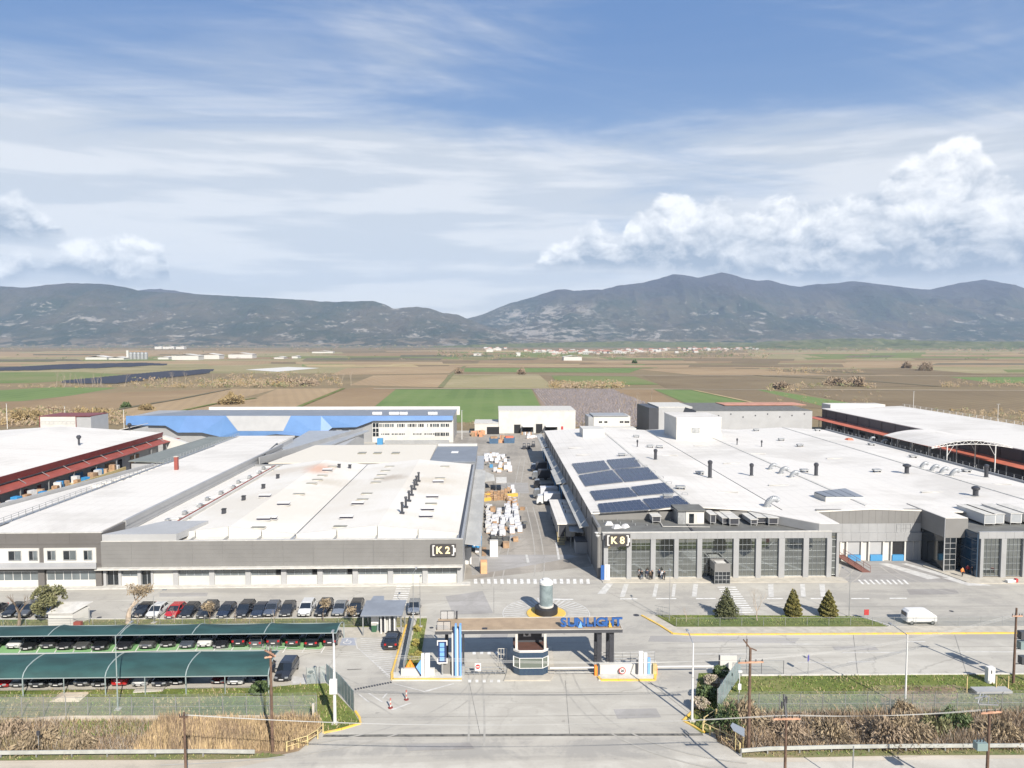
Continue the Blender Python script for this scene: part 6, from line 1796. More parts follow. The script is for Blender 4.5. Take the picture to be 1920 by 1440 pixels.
for k in range(4):xk=xa+(xb-xa)*k/3;b.tube((xk,86.2,0.1),(xk,86.2,1.9),.035)
b.build('frame',M['kerb_white'],t)
for lab,p0,p1,py in(('white barrier arm between booth and eastern wall',1031,1120,1262),('long white barrier arm reaching to the oleander bushes',1232,1338,1258.5)):
  Yb=82.9
  xa,xb=XY(p0,Yb,.9),XY(p1,Yb,.9)
  t=thing('barrier_arm',lab,'barrier',(xa,Yb,0))
  MB().box(xa,Yb-.06,.86,xb,Yb+.04,1.0).build('arm',M['white_paint'],t)
  b=MB();b.tube((xa,Yb,.3),(xb,Yb,.3),.03)
  for k in range(6):xk=xa+(xb-xa)*k/5;b.tube((xk,Yb,.3),(xk,Yb,.86),.02)
  if p0<1100:b.build('skirt',M['galv'],t)
  MB().box((xb if p0<1100 else xa)-.35,Yb-.25,0,(xb if p0<1100 else xa)-.02,Yb+.25,1.15).build('housing',M['orange'],t)
xs,ys,_=P(769,1262)
zc=on(769,1246,ys)[1]
t=thing('warning_sign','orange warning triangle standing in front of the planter grass','sign',(xs,ys,0))
b=MB();tri=[(xs-.62,ys,zc-.45),(xs+.62,ys,zc-.45),(xs,ys,zc+.62)]
b.add(tri+[(p[0],ys+.06,p[2])for p in tri],[(0,1,2),(5,4,3),(0,3,4,1),(1,4,5,2),(2,5,3,0)]);s=b.build('sign_face',M['orange'],t)
b=MB();tri=[(xs-.40,ys-.01,zc-.34),(xs+.40,ys-.01,zc-.34),(xs,ys-.01,zc+.36)]
b.add(tri,[(0,1,2)]);b.build('sign_field',M['yellow_box'],s)
b=MB();b.box(xs-.035,ys-.03,zc-.16,xs+.035,ys-.012,zc+.15);b.box(xs-.035,ys-.03,zc-.27,xs+.035,ys-.012,zc-.2);b.build('exclamation_mark',M['black'],s)
MB().box(xs-.65,ys+.08,.1,xs+.65,ys+.2,zc-.46).build('stand',M['red_canopy'],t)
# battery shaped tower on the roundabout
t=thing('round_tower','teal glass cylinder tower with white cap on a black ring and yellow disc','tower',(tcx,tcy,0))
MB().lathe([(2.85,-.02),(2.9,.06),(2.8,.12)],tcx,tcy,40).build('yellow_disc',M['yellow'],t)
MB().lathe([(1.7,.12),(1.72,.2),(1.72,1.0),(1.6,1.08),(1.2,1.1)],tcx,tcy,32).build('base_ring',M['black'],t)
MB().lathe([(1.1,1.1),(1.1,1.3),(.99,1.34)],tcx,tcy,32).build('collar',M['kerb_white'],t)
MB().lathe([(.98,1.34),(.98,4.45)],tcx,tcy,32).build('glass_drum',mat('tower_teal',(0.21,0.26,0.27),0.22,spec=.8,color2=(0.14,0.18,0.19),scale=.9),t,smooth=False)
MB().lathe([(1.02,4.46),(1.02,4.75),(.85,4.95),(.55,5.0),(.5,5.2)],tcx,tcy,32).build('cap',M['white_paint'],t)
# turnstile kiosk
KYY=96.3
x0,x1=XY(681,KYY,2.8),XY(757,KYY,2.8)
t=building('turnstile_kiosk','open kiosk with blue grey tin roof over white turnstile gates','kiosk',(x0,KYY,0))
MB().slab([(x0-.1,KYY-1.6,2.95),(x1,KYY-1.6,2.95),(x1,KYY+3.0,3.35),(x0-.1,KYY+3.0,3.35)],.14).build('roof',M['greyblue_roof']if False else mat('kiosk_roof',(0.21,0.23,0.26),.5,metal=.2,var=.08,scale=.5),t)
MB().slab([(x0+.5,KYY+3.0,3.36),(x0+2.4,KYY+3.0,3.36),(x0+2.2,KYY+4.3,3.5),(x0+.7,KYY+4.3,3.5)],.1).build('rear_hood',_mats['kiosk_roof'],t)
for xx in(x0+.1,x1-.3):
  for yy in(KYY-1.3,KYY+2.6):MB().box(xx,yy,0,xx+.16,yy+.16,2.95).build('post',M['galv'],t)
for p0,p1 in((713.5,715.5),(721,723),(730,732),(738.5,741)):
  xa,xb=XY(p0,KYY-.6,1.2),XY(p1,KYY-.6,1.2);MB().box(xa,KYY-.7,0,xb,KYY+.6,2.6).build('gate_frame',M['white_paint'],t)
for p0,p1 in((715.7,720.8),(732.2,738.3)):
  xa,xb=XY(p0,KYY-.5,1.2),XY(p1,KYY-.5,1.2)
  b=MB()
  for k in range(8):b.box(xa,KYY-.3,.35+k*.27,xb,KYY-.22,.43+k*.27)
  b.box((xa+xb)/2-.05,KYY-.32,.1,(xa+xb)/2+.05,KYY-.2,2.5)
  b.build('turnstile',M['dark_metal'],t)
xa,xb=XY(723.2,KYY-.5,1.2),XY(729.8,KYY-.5,1.2);MB().box(xa,KYY-.3,.1,xb,KYY-.2,2.4).build('gate_panel',M['lean_roof'],t)
xa,xb=XY(695,KYY,1),XY(710,KYY,1);MB().box(xa,KYY+.4,.9,xb,KYY+.55,2.1).build('notice_board',M['white_paint'],t)
MB().box(xa,KYY+.4,.0,xb,KYY+.5,.88).build('low_panel',M['fence_panel'],t)
t=thing('wheelie_bin','green wheelie bin standing in front of the turnstile kiosk','bin',P(702,1184))
x,y,_=P(702,1184);MB().rbox((x,y,.5),(.3,.3,.5),0,taper=1.15).build('body',mat('bin_green',(0.03,0.09,0.05),.5),t);MB().box(x-.36,y-.38,1.01,x+.36,y+.38,1.1).build('lid',M['kerb_white'],t)
x0,y0,_=P(91,1175);x1,_,_=P(136,1175);x2=P(152,1172)[0]
t=building('garden_shed','small white panelled shed with sloping roof near the olive tree','shed',(x0,y0,0))
MB().prism([(x0,y0),(x1,y0),(x1+.9,y0+2.6),(x0+.4,y0+2.6)],0,1.95).build('wall',M['white_wall'],t)
MB().slab([(x0-.1,y0-.2,2.0),(x1+.1,y0-.2,2.0),(x2+.4,y0+2.9,2.5),(x0+.5,y0+2.9,2.5)],.1).build('roof',M['kerb_white'],t)
for k in range(1,5):MB().box(x0+.02,y0-.03,k*.4,x1-.02,y0-.005,k*.4+.03).build('panel_joint',M['galv'],t)
b=MB();b.bar((x1+1.6,y0+1.2,0),(x1+1.6,y0+1.2,2.1),.08,.08);b.bar((x1+.1,y0,1.0),(x1+1.6,y0+1.2,1.0),.03,.03);b.build('side_frame',M['galv'],t)
x,y,_=P(149,1173)
tag(MB().rbox((x,y-.3,.35),(.5,.3,.35)).build('storage_box',M['red_canopy']),'red plastic box beside the white panelled shed','box')
# fences
def line_fence(name,lab,pts,h,posts,mesh_m,post_m=None,wires=3,foot=0.0,cat='fence',arms=True,pr=.045):
  """pts: ground polyline (world). posts: fractions list or spacing"""
  post_m=post_m or M['galv']
  t=thing(name,lab,cat,(pts[0][0],pts[0][1],0))
  P_=[Vector((p[0],p[1],0))for p in pts]
  for i in range(len(P_)-1):
    a,c_=P_[i],P_[i+1];d_=c_-a;L=d_.length;n=max(1,round(L/posts));d_.normalize();nn=Vector((-d_.y,d_.x,0))
    for k in range(n+(i==len(P_)-2)):
      q=a+d_*(L*k/n)
      b=MB();b.tube(q,q+Vector((0,0,h)),pr,n=6)
      if arms:b.tube(q+Vector((0,0,h)),q+Vector((0,0,h+.28))+nn*-.2,.03,n=5)
      b.build('post',post_m,t)
    for k in range(n):
      q0=a+d_*(L*k/n+.05);q1=a+d_*(L*(k+1)/n-.05)
      b=MB();b.add([q0+Vector((0,0,foot+.03)),q1+Vector((0,0,foot+.03)),q1+Vector((0,0,h-.03)),q0+Vector((0,0,h-.03))],[(0,1,2,3)])
      b.build('mesh_panel',mesh_m,t)
  b=MB()
  for i in range(len(P_)-1):
    for k in range(wires):
      z=foot+.06+(h-foot-.1)*k/max(1,wires-1)
      b.tube(P_[i]+Vector((0,0,z)),P_[i+1]+Vector((0,0,z)),.022,n=4)
    if arms:
      for o_ in(.12,.26):b.tube(P_[i]+Vector((0,0,h+o_)),P_[i+1]+Vector((0,0,h+o_)),.012,n=4)
  b.build('wire',M['galv'],t)
  return t
line_fence('chain_link_fence','chain link fence with grey posts above the reeds on the parking side',[P(x,y)[:2]for x,y in((-180,1346),(0,1345),(330,1344),(594,1341))],2.2,2.48,M['fence_mesh'])
line_fence('chain_link_fence','chain link fence with grey posts above the brush on the road side',[P(x,y)[:2]for x,y in((1345,1338),(1500,1337),(1920,1335),(2150,1334))],2.1,2.42,M['fence_mesh'])
def panel_fence(name,lab,path,h,m,sp=1.1):
  t=thing(name,lab,'fence',P(*path[0]))
  pts=[Vector(P(*q))for q in path]
  for i in range(len(pts)-1):
    a,c_=pts[i],pts[i+1];L=(c_-a).length;d_=(c_-a).normalized();n=max(1,round(L/sp))
    for k in range(n):
      q0=a+d_*(L*k/n+.03);q1=a+d_*(L*(k+1)/n-.03)
      MB().bar(q0+Vector((0,0,h/2+.05)),q1+Vector((0,0,h/2+.05)),.04,h-.1).build('panel',m,t)
      MB().tube(a+d_*(L*k/n),a+d_*(L*k/n)+Vector((0,0,h+.1)),.05,n=6).build('post',M['galv'],t)
  return t
panel_fence('panel_fence','grey green steel panel fence at the corner of the parking lawn',[(664,1335),(640,1305),(612,1280)],2.3,M['fence_panel'])
panel_fence('panel_fence','see-through grey panel fence closing the parking lawn',[(575,1284),(594,1282),(610,1279)],2.0,M['fence_mesh'])
panel_fence('panel_fence','blue grey panel fence between the oleanders and the grass',[(1345,1333),(1366,1300),(1388,1269)],2.4,M['fence_panel'])
panel_fence('panel_fence','pale grey slatted fence along the gate planter',[(757,1268),(762,1242),(776,1166)],1.75,M['fence_pale'])
t=thing('advert_wall','short white wall end behind the oleander bushes','wall',P(1350,1252))
x,y,_=P(1350,1256);x1_=P(1383,1258)[0]
MB().box(x,y,0,x1_,y+.2,1.75).build('panel',M['white_wall'],t);MB().box(x-.12,y-.05,0,x-.01,y+.25,1.8).build('post',M['dark_metal'],t)
line_fence('wire_fence','thin wire fence in front of the conifers along the yellow kerb',[P(x,y)[:2]for x,y in((1232,1157),(1268,1176),(1920,1173.5),(2150,1173))],1.35,3.0,mat('fence_mesh_thin',(0.10,0.13,0.12),.7,alpha=.12),M['galv'],wires=2,arms=False,pr=.03)
line_fence('wire_fence','low wire fence behind the green shade roof of the far parking row',[P(x,y)[:2]for x,y in((-120,1176),(300,1174),(760,1172))],1.2,3.0,_mats['fence_mesh_thin'],M['galv'],wires=2,arms=False,pr=.03)
line_fence('wire_fence','short open fence on the service road kerb east of the oleanders',[P(x,y)[:2]for x,y in((1386,1263),(1469,1264))],1.7,2.3,_mats['fence_mesh_thin'],M['dark_metal'],wires=3,arms=False,pr=.03)
t=thing('gate_leaf','small grey metal gate leaf at the tip of the conifer island','gate',P(1228,1154))
xg,yg,_=P(1228,1154);xh=XY(1252,yg,1)
b=MB()
for z in(.2,.8,1.5):b.bar((xg,yg,z),(xh,yg-1.2,z),.04,.05)
for k in range(9):q=k/8;b.bar((xg+(xh-xg)*q,yg-1.2*q,.1),(xg+(xh-xg)*q,yg-1.2*q,1.55),.03,.03)
b.build('frame',M['galv'],t)
# guard rails and yellow pipe rails
def guard_rail(lab,path,z=.62):
  t=thing('guard_rail',lab,'guard rail',P(*path[0]))
  pts=[Vector(P(x,y))for x,y in path]
  b=MB()
  for i in range(len(pts)-1):
    a,c_=pts[i],pts[i+1]
    for dz_k,w_ in((.12,.05),(0,.02),(-.12,.05)):
      b.bar(a+Vector((0,0,z+dz_k)),c_+Vector((0,0,z+dz_k)),.05+w_,.115)
  b.build('beam',mat('guard_beam',(0.40,0.41,0.385),.55,metal=.3,var=.1,scale=1),t)
  acc=0
  for i in range(len(pts)-1):
    a,c_=pts[i],pts[i+1];L=(c_-a).length;n=max(1,round(L/3.9))
    for k in range(n):
      q=a.lerp(c_,k/n)+Vector((0,.12,0));MB().box(q.x-.06,q.y-.04,-.05,q.x+.06,q.y+.06,z+.12).build('post',M['galv'],t)
guard_rail('galvanised guard rail below the reeds along the main road',[(-200,1424),(0,1423),(200,1421),(380,1420),(478,1421)])
guard_rail('galvanised guard rail below the brush east of the entrance',[(1390,1419),(1440,1415),(1560,1412),(1700,1410),(1920,1409),(2160,1408)])
def pipe_rail(lab,path,h=.95):
  t=thing('pipe_railing',lab,'railing',P(*path[0]))
  pts=[Vector(P(x,y))for x,y in path]
  b=MB();b.path([p+Vector((0,0,h))for p in pts],.05);b.path([p+Vector((0,0,h*.5))for p in pts],.045);b.build('rail',M['yellow_rail'],t)
  for p in pts:MB().box(p.x-.07,p.y-.07,0,p.x+.07,p.y+.07,h+.03).build('post',M['yellow_rail'],t)
pipe_rail('faded yellow pipe railing curving round the end of the reeds',[(538,1409),(560,1402),(577,1397),(596,1385),(606,1374),(602,1364),(590,1354)])
pipe_rail('faded yellow pipe railing curving round the eastern brush bank',[(1387,1411),(1379,1401),(1362,1393),(1347,1386),(1331,1378),(1318,1372),(1320,1362),(1343,1346)])
x,y,_=P(588,1352)
tag(MB().box(x-.12,y-.12,0,x+.12,y+.12,1.9).build('concrete_post',M['concrete']),'weathered concrete post at the corner of the reeds','post')
# lamp posts
def lamp(px,py,ptop,lab,arm=(1.2,0.0),r=.09,m='white_paint',box=False,base=True,armh=.5,cat='street lamp'):
  x,y,_=P(px,py)
  z=on(px,ptop,y)[1]
  t=thing('street_lamp',lab,cat,(x,y,0))
  MB().tube((x,y,0),(x,y,z),r*1.15,r*.65,n=10).build('pole',M[m],t)
  if base:MB().rbox((x,y,.06),(.3,.3,.06)).build('base',M['concrete'],t)
  if arm:
    a=(x+arm[0],y+arm[1],z+armh)
    MB().tube((x,y,z-.05),a,r*.5,n=6).build('arm',M['galv'],t)
    MB().rbox((a[0]+arm[0]*.15,a[1]+arm[1]*.15,a[2]),(.30 if abs(arm[0])>abs(arm[1])else .12,.12 if abs(arm[0])>abs(arm[1])else .3,.06)).build('lamp_head',M['galv'],t)
  if box:
    zb=on(px,1298,y)[1];zc=on(px,1272,y)[1]
    MB().box(x-.42,y-.45,zb,x+.32,y-.06,zc).build('cabinet',M['white_paint'],t)
  return t
lamp(628,1357,1206,'thick white lamp post with a box cabinet on the parking lawn',(-.3,1.0),.16,box=True,armh=.8)
lamp(221,1331,1193,'slim grey lamp post between the shade roof and the chain link fence',(.8,1.4),.07,'canopy_steel',armh=.9)
lamp(1297.5,1352,1206,'white lamp post beside the oleander bushes',(-.1,1.6),.12,armh=.6)
lamp(1697,1326,1190,'leaning white lamp post rising from the grass verge',(-.8,1.5),.10,armh=.5)
lamp(1255,1165,1078,'thin grey lamp post before the second glass bay of K8',(0.3,1.2),.05,'galv',armh=.3)
lamp(1592,1156,1074,'thin grey lamp post by the end of the conifer island',(-.3,1.2),.05,'galv',armh=.3)
lamp(289,1168,1118,'short lamp post with arm beside the white parked car',(1.0,.8),.05,'galv',armh=.6)
lamp(775,1156,1074,'thin lamp post behind the turnstile kiosk',(.3,1.0),.05,'galv',armh=.3)
lamp(788,1176,1088,'thin lamp post at the planter grass tip',(.0,.8),.05,'galv',armh=.3)
for px,py,pt,l_ in[(13,797,757,'behind the red hall roof'),(122,793,762,'behind the white building with red trim'),(232,790,768,'at the end of the blue building'),(866,824,770,'between blue building and tall white shed'),(1712,770,734,'behind the eastern white roof, nearer one'),(1871,800,758,'behind the eastern white roof, twin headed'),(1161,795,767,'above the small ribbon window office')]:
  x,y,_=P(px,py);y=min(y,330)
  x=XY(px,y,5);z=on(px,pt,y)[1]
  t=thing('street_lamp','distant thin white pole '+l_,'street lamp',(x,y,0))
  MB().tube((x,y,0),(x,y,z),.14,.10,n=6).build('pole',M['white_paint'],t)
  MB().rbox((x,y,z+.05),(.8 if 'twin' in l_ else .35,.2,.08)).build('lamp_head',M['galv'],t)
# utility poles and wires
def utility(px,py,Yb,ptop,lab,arms,lean=0.0,r=.15,trafo=None,armm='arm_wood'):
  if Yb is None:x,y,_=P(px,py)
  else:y=Yb;x=XY(px,y,8)
  z=on(px,ptop,y)[1]
  t=thing('utility_pole',lab,'utility pole',(x,y,0))
  MB().tube((x,y,-.3),(x+lean,y,z),r,r*.7,n=10).build('pole',M['pole_wood'],t)
  for(dz,hw,rz)in arms:
    zz_=z-dz;xx_=x+lean*(zz_/z)
    MB().rbox((xx_,y-.16,zz_),(hw,.06,.07),rz).build('crossarm',M[armm],t)
    for s_ in(-1,-.45,.45,1):
      q=(xx_+s_*hw*.92*math.cos(rz),y-.16+s_*hw*.92*math.sin(rz),zz_+.07)
      MB().tube(q,(q[0],q[1],q[2]+.22),.05,.035,n=6).build('insulator',M['dark_metal'],t)
  return t,x,y,z
t,ux,uy,uz=utility(1403,1410,None,1216,'tall dark wooden pole with crossarm beside the blue road sign',[(1.3,1.25,.05)],r=.17)
b=MB();b.path([(ux,uy,uz),(ux-.7,uy,uz+.9)],.07);b.path([(ux-.35,uy,uz+.2),(ux-.35,uy,uz+.95)],.06);b.path([(ux+.6,uy,uz-.2),(ux,uy,uz+.05)],.07)
b.build('bracket',M['pole_wood'],t)
t,ux2,uy2,uz2=utility(1474,0,57.5,1345,'wooden pole with level crossarm rising at the road edge',[(.05,1.15,0)],r=.14)
b=MB();b.tube((ux2,uy2,uz2),(ux2+.1,uy2+.8,uz2+1.6),.12,.09,n=6)
for k in range(3):b.rbox((ux2+(k-1)*.28,uy2+.3+k*.2,uz2+.9+k*.12),(.06,.06,.28))
b.build('switch_gear',M['dark_metal'],t)
t,ux3,uy3,uz3=utility(1855,0,57.5,1332,'leaning wooden pole carrying a grey transformer box at the road edge',[(.1,.95,.1)],lean=.0,r=.15)
MB().rbox((ux3-.75,uy3-.1,uz3-3.0),(.45,.3,.32),0).build('transformer',mat('trafo_green',(0.20,0.27,0.27),.5,metal=.2),t)
for k in range(3):MB().tube((ux3-1.05+k*.28,uy3-.1,uz3-2.68),(ux3-1.05+k*.28,uy3-.1,uz3-2.35),.05,n=6).build('insulator',M['dark_metal'],t)
b=MB()
for k in range(7):b.path([(ux3-.9+k*.3,uy3+.2,uz3+.5+.25*(k%3)),(ux3-.2+k*.25,uy3+.9,uz3+1.1-.12*k)],.04,n=5)
b.rbox((ux3-.4,uy3+.5,uz3+.9),(.7,.05,.05),.2);b.rbox((ux3+.1,uy3+.3,uz3+.35),(.8,.05,.05),-.1);b.build('switch_gear',M['galv'],t)
t,ux4,uy4,uz4=utility(345,0,60.5,1336,'thin brown wooden pole rising in front of the reeds',[(.3,.35,.0)],r=.13,armm='pole_wood')
t,ux5,uy5,uz5=utility(511,1410,None,1216,'brown wooden pole with forked crossarms beside the dark estate car',[(.35,.95,-.75),(.75,.5,.3)],r=.16)
b=MB()
for k in range(5):b.tube((ux5-.8+k*.4,uy5+.3-.25*k,uz5-.2+.1*k),(ux5-.75+k*.42,uy5+.1-.2*k,uz5+.35+.05*k),.05,n=5)
b.build('switch_gear',M['galv'],t)
t,ux6,uy6,uz6=utility(1900,1281,None,1140,'wooden pole on the far verge carrying transformer gear',[(.9,.6,0)],r=.15)
for k,zz_ in enumerate((6.0,4.8,3.0)):
  MB().rbox((ux6+1.0,uy6,zz_-.2),(.55 if k!=2 else .35,.35,.45)).build('transformer',_mats['trafo_green']if k==1 else M['dark_panel'],t)
  MB().box(ux6+.1,uy6-.05,zz_-.7,ux6+2.2,uy6+.05,zz_-.62).build('platform',M['dark_metal'],t)
MB().tube((ux6+2.2,uy6,-.2),(ux6+2.2,uy6,8.6),.15,.11,n=10).build('pole',M['pole_wood'],t)
def wire(p0,p1,sag,lab,r=.014,n=14):
  a,c_=Vector(p0),Vector(p1);pts=[]
  for i in range(n+1):
    u=i/n;q=a.lerp(c_,u);q.z-=sag*4*u*(1-u);pts.append(q)
  return tag(MB().path(pts,r,n=4).build('power_line',mat('wire_metal',(0.50,0.50,0.48),.5,metal=.3)),lab,'power line','power lines crossing the entrance')
Wn=['upper','middle','lower']
for k in range(3):
  wire((ux5+(k-1)*.7,uy5+.1,uz5-.1+.15*k),(ux+(k-1)*.8,uy,uz-1.1),.8,Wn[k]+' power line between the forked pole and the tall dark pole')
  wire((ux5+(k-1)*.7,uy5+.1,uz5-.1+.15*k),(-95,uy5+3-k,uz5+.3),.8,Wn[k]+' power line running from the forked pole over the reeds')
for k in range(3):
  wire((ux4+(k-1)*.3,uy4,uz4-.2),(ux2+(k-1)*1.0,uy2,uz2+.2),.9,Wn[k]+' power line from the thin pole to the level crossarm',.012)
  wire((ux2+(k-1)*1.0,uy2,uz2+.2),(ux3+(k-1)*.8,uy3,uz3+.1),.3,Wn[k]+' power line between the two road edge poles',.012)
  wire((ux+(k-1)*.8,uy,uz-1.1),(ux6+(k-1)*.5,uy6,uz6-.8),.8,Wn[k]+' power line from the tall dark pole to the transformer pole',.012)
for px,py,pt,l_ in[(92,791,762,'with short top arm'),(101,790,764,'second in the line'),(118,790,766,'third in the line'),(138,789,768,'farthest in the line')]:
  x=XY(px,330,5);z=on(px,pt,330)[1]
  t=thing('utility_pole','distant dark pole behind the site office, '+l_,'utility pole',(x,330,0))
  MB().tube((x,330,0),(x,330,z),.16,.12,n=6).build('pole',M['pole_wood'],t);MB().rbox((x,329.8,z-.4),(1.3,.08,.1)).build('crossarm',M['pole_wood'],t)
# signs, cones, cabinets
for i,(px,py)in enumerate([(1009/4+480,1080+990/4),(1128/4+480,1080+928/4)]):
  x,y,_=P(px,py)
  t=thing('traffic_delineator',['nearer','farther'][i]+' red and white plastic delineator on the worn lane markings','delineator',(x,y,0))
  MB().lathe([(.26,0),(.26,.1),(.14,.16)],x,y,12).build('base',M['red_fascia'],t)
  for k in range(4):MB().lathe([(.09,.16+k*.24),(.08,.385+k*.24)],x,y,10).build('band',M['kerb_white']if k%2==0 else mat('faded_red',(.36,.13,.11),.6),t)
x,y,_=P(1390,1410);t=thing('road_sign','blue white road sign leaning on two posts by the brush','road sign',(x,y,0))
for dx_ in(-.1,.65):MB().tube((x+dx_-.5,y,0),(x+dx_-.5,y,2.6),.04,n=6).build('post',M['yellow_rail'],t)
b=MB();tri=[(x-.95,y-.08,3.0),(x+.25,y-.08,2.4),(x+.25,y-.08,1.55),(x-.85,y-.08,2.2),(x-1.15,y-.08,2.7)]
b.add(tri+[(p[0],y-.02,p[2])for p in tri],[(0,1,2,3,4),(9,8,7,6,5)]+[(i,5+i,5+(i+1)%5,(i+1)%5)for i in range(5)]);b.build('sign_face',mat('sign_slate',(0.16,0.19,0.24),.5),t)
x,y,_=P(1515,1264);t=thing('road_sign','small purple blue sign turned away on the service road kerb','road sign',(x,y,0))
MB().tube((x,y,0),(x,y,2.2),.03,n=6).build('post',M['galv'],t);MB().rbox((x,y,2.0),(.26,.03,.36),.9).build('sign_face',mat('sign_violet',(0.07,0.06,0.30),.5),t)
x,y,_=P(1624,1162);t=thing('notice_sign','red notice board on two legs by the end of the conifer lawn','sign',(x,y,0))
MB().box(x-.33,y-.04,.7,x+.36,y+.02,1.5).build('board',M['red'],t)
for dx_ in(-.3,.3):MB().box(x+dx_-.03,y,0,x+dx_+.03,y+.05,.7).build('leg',M['galv'],t)
x,y,_=P(1859,1282);t=thing('utility_cabinet','tall white electric cabinet on the grass below the poles','cabinet',(x,y,0))
MB().box(x-.42,y,0,x+.42,y+.6,1.9).build('body',M['white_paint'],t);MB().box(x-.1,y-.02,1.2,x+.02,y-.002,1.6).build('label_plate',M['dark_metal'],t)
x,y,_=P(1386,1300);t=thing('camera_post','white post with camera and small box inside the fence corner','camera post',(x,y,0))
MB().tube((x,y,0),(x,y,2.6),.05,n=6).build('post',M['white_paint'],t);MB().rbox((x+.02,y-.1,2.6),(.22,.1,.1)).build('camera',M['white_paint'],t);MB().box(x-.2,y-.2,.5,x+.16,y-.05,1.15).build('box',M['white_paint'],t)
x,y,_=P(583,1281);t=thing('dish_antenna','small dark dish on a stem at the edge of the parking lawn','dish',(x,y,0))
MB().tube((x,y,0),(x,y,1.3),.03,n=6).build('stem',M['galv'],t);MB().lathe([(.05,1.2),(.3,1.3),(.34,1.38)],x,y,12).build('dish',M['dark_metal'],t)
x,y,_=P(1905,1306);t=thing('water_trough','pale concrete slab lying on posts behind the eastern fence','slab',(x,y,0))
MB().box(x-4.5,y,.35,x-.4,y+1.2,.6).build('block',M['light_grey_panel'],t)
for dx_ in(-5,-1.6,-.2):MB().box(x+dx_,y+1,0,x+dx_+.1,y+1.1,1.9).build('post',M['yellow_rail'],t)
x,y,_=P(283,1291);tag(MB().rbox((x,y,.08),(1.6,.9,.08),.1).build('concrete_cover',M['concrete']),'flat concrete cover slab on the grass before the parked cars','slab')
x,y,_=P(131,1307);tag(MB().rbox((x,y,.15),(1.7,1.2,.15),0,taper=.4).build('soil_heap',G['soil_wall']),'low heap of brown earth behind the chain link fence','earth heap')
x,y,_=P(73,1412);t=thing('marker_post','small dark topped marker post in the reeds by the guard rail','post',(x,y,0));MB().tube((x,y,0),(x,y,1.9),.04,n=6).build('post',M['galv'],t);MB().rbox((x,y,2.0),(.14,.08,.2)).build('head',M['dark_metal'],t)
x,y=XY(1604,60,1),60.5;t=thing('road_marker','thin grey post standing beyond the eastern guard rail','post',(x,y,0));MB().tube((x,y,0),(x,y,4.0),.06,n=6).build('post',M['galv'],t)
# shade roofs of the car park
def shade_roof(lab,prof,x_w,x_e,rib_px,py_edge,posts_front,Yp):
  """prof: (Y, z) from front to back"""
  t=building('shade_roof',lab,'shade roof',(x_w,prof[0][0],0))
  ribs=[XY(p,prof[0][0],prof[0][1])for p in rib_px]
  edges=[x_w]+[r for r in ribs if x_w<r<x_e-.5]+[x_e]
  for i in range(len(edges)-1):
    a,c_=edges[i]+.04,edges[i+1]-.04;N=12;V_=[];F_=[]
    for j,(Y,z)in enumerate(prof):
      for k in range(N+1):
        u=k/N;sag=.13*math.sin(math.pi*u)*math.sin(math.pi*j/(len(prof)-1))+.05*math.sin(math.pi*u)
        V_.append((a+(c_-a)*u,Y+.08*math.sin(math.pi*u)*(1 if j==0 else 0),z-sag))
    for j in range(len(prof)-1):
      for k in range(N):q=j*(N+1)+k;F_.append((q,q+1,q+N+2,q+N+1))
    b=MB();b.add(V_,F_);b.build('mesh_sheet',M['mesh_green'],t,smooth=True)
  for r in edges:
    b=MB();b.path([(r,Y,z+.06)for Y,z in prof],.06,n=6)
    if posts_front:b.tube((r,prof[0][0],0),(r,prof[0][0],prof[0][1]),.07,n=6)
    else:b.tube((r,prof[-1][0],0),(r,prof[-1][0],prof[-1][1]),.07,n=6)
    b.build('rib',M['canopy_steel'],t)
  MB().bar((x_w,prof[0][0],prof[0][1]-.02),(x_e,prof[0][0],prof[0][1]-.02),.07,.09).build('edge_beam',M['canopy_steel'],t)
  MB().bar((x_w,prof[-1][0],prof[-1][1]),(x_e,prof[-1][0],prof[-1][1]),.07,.09).build('edge_beam',M['canopy_steel'],t)
  return t
Ya=P(300,1268,2.15)[1]
xw=XY(-150,Ya,2);xe=XY(503,Ya,2)
tA=shade_roof('green mesh shade roof over the front row of cars',[(Ya,2.1),(Ya+.25,2.55),(Ya+.9,2.95),(Ya+1.9,3.15),(Ya+3.0,3.18),(Ya+4.4,3.05)],xw,xe,[42,197,348],0,True,Ya)
for p in(120,272,422):
  xx=XY(p,Ya,1);MB().tube((xx,Ya-.02,0),(xx,Ya-.02,2.1),.05,n=6).build('post',M['canopy_steel'],tA)
Yb_=P(300,1190,2.6)[1]
xw=XY(-150,Yb_,2.6);xe=XY(631,Yb_,2.6)
shade_roof('green mesh shade roof over the second row of cars with curved end rib',[(Yb_,2.6),(Yb_+1.2,2.85),(Yb_+2.4,2.85),(Yb_+3.4,2.6),(Yb_+4.4,2.1)],xw,xe,[90,225,360,495],0,False,Yb_)
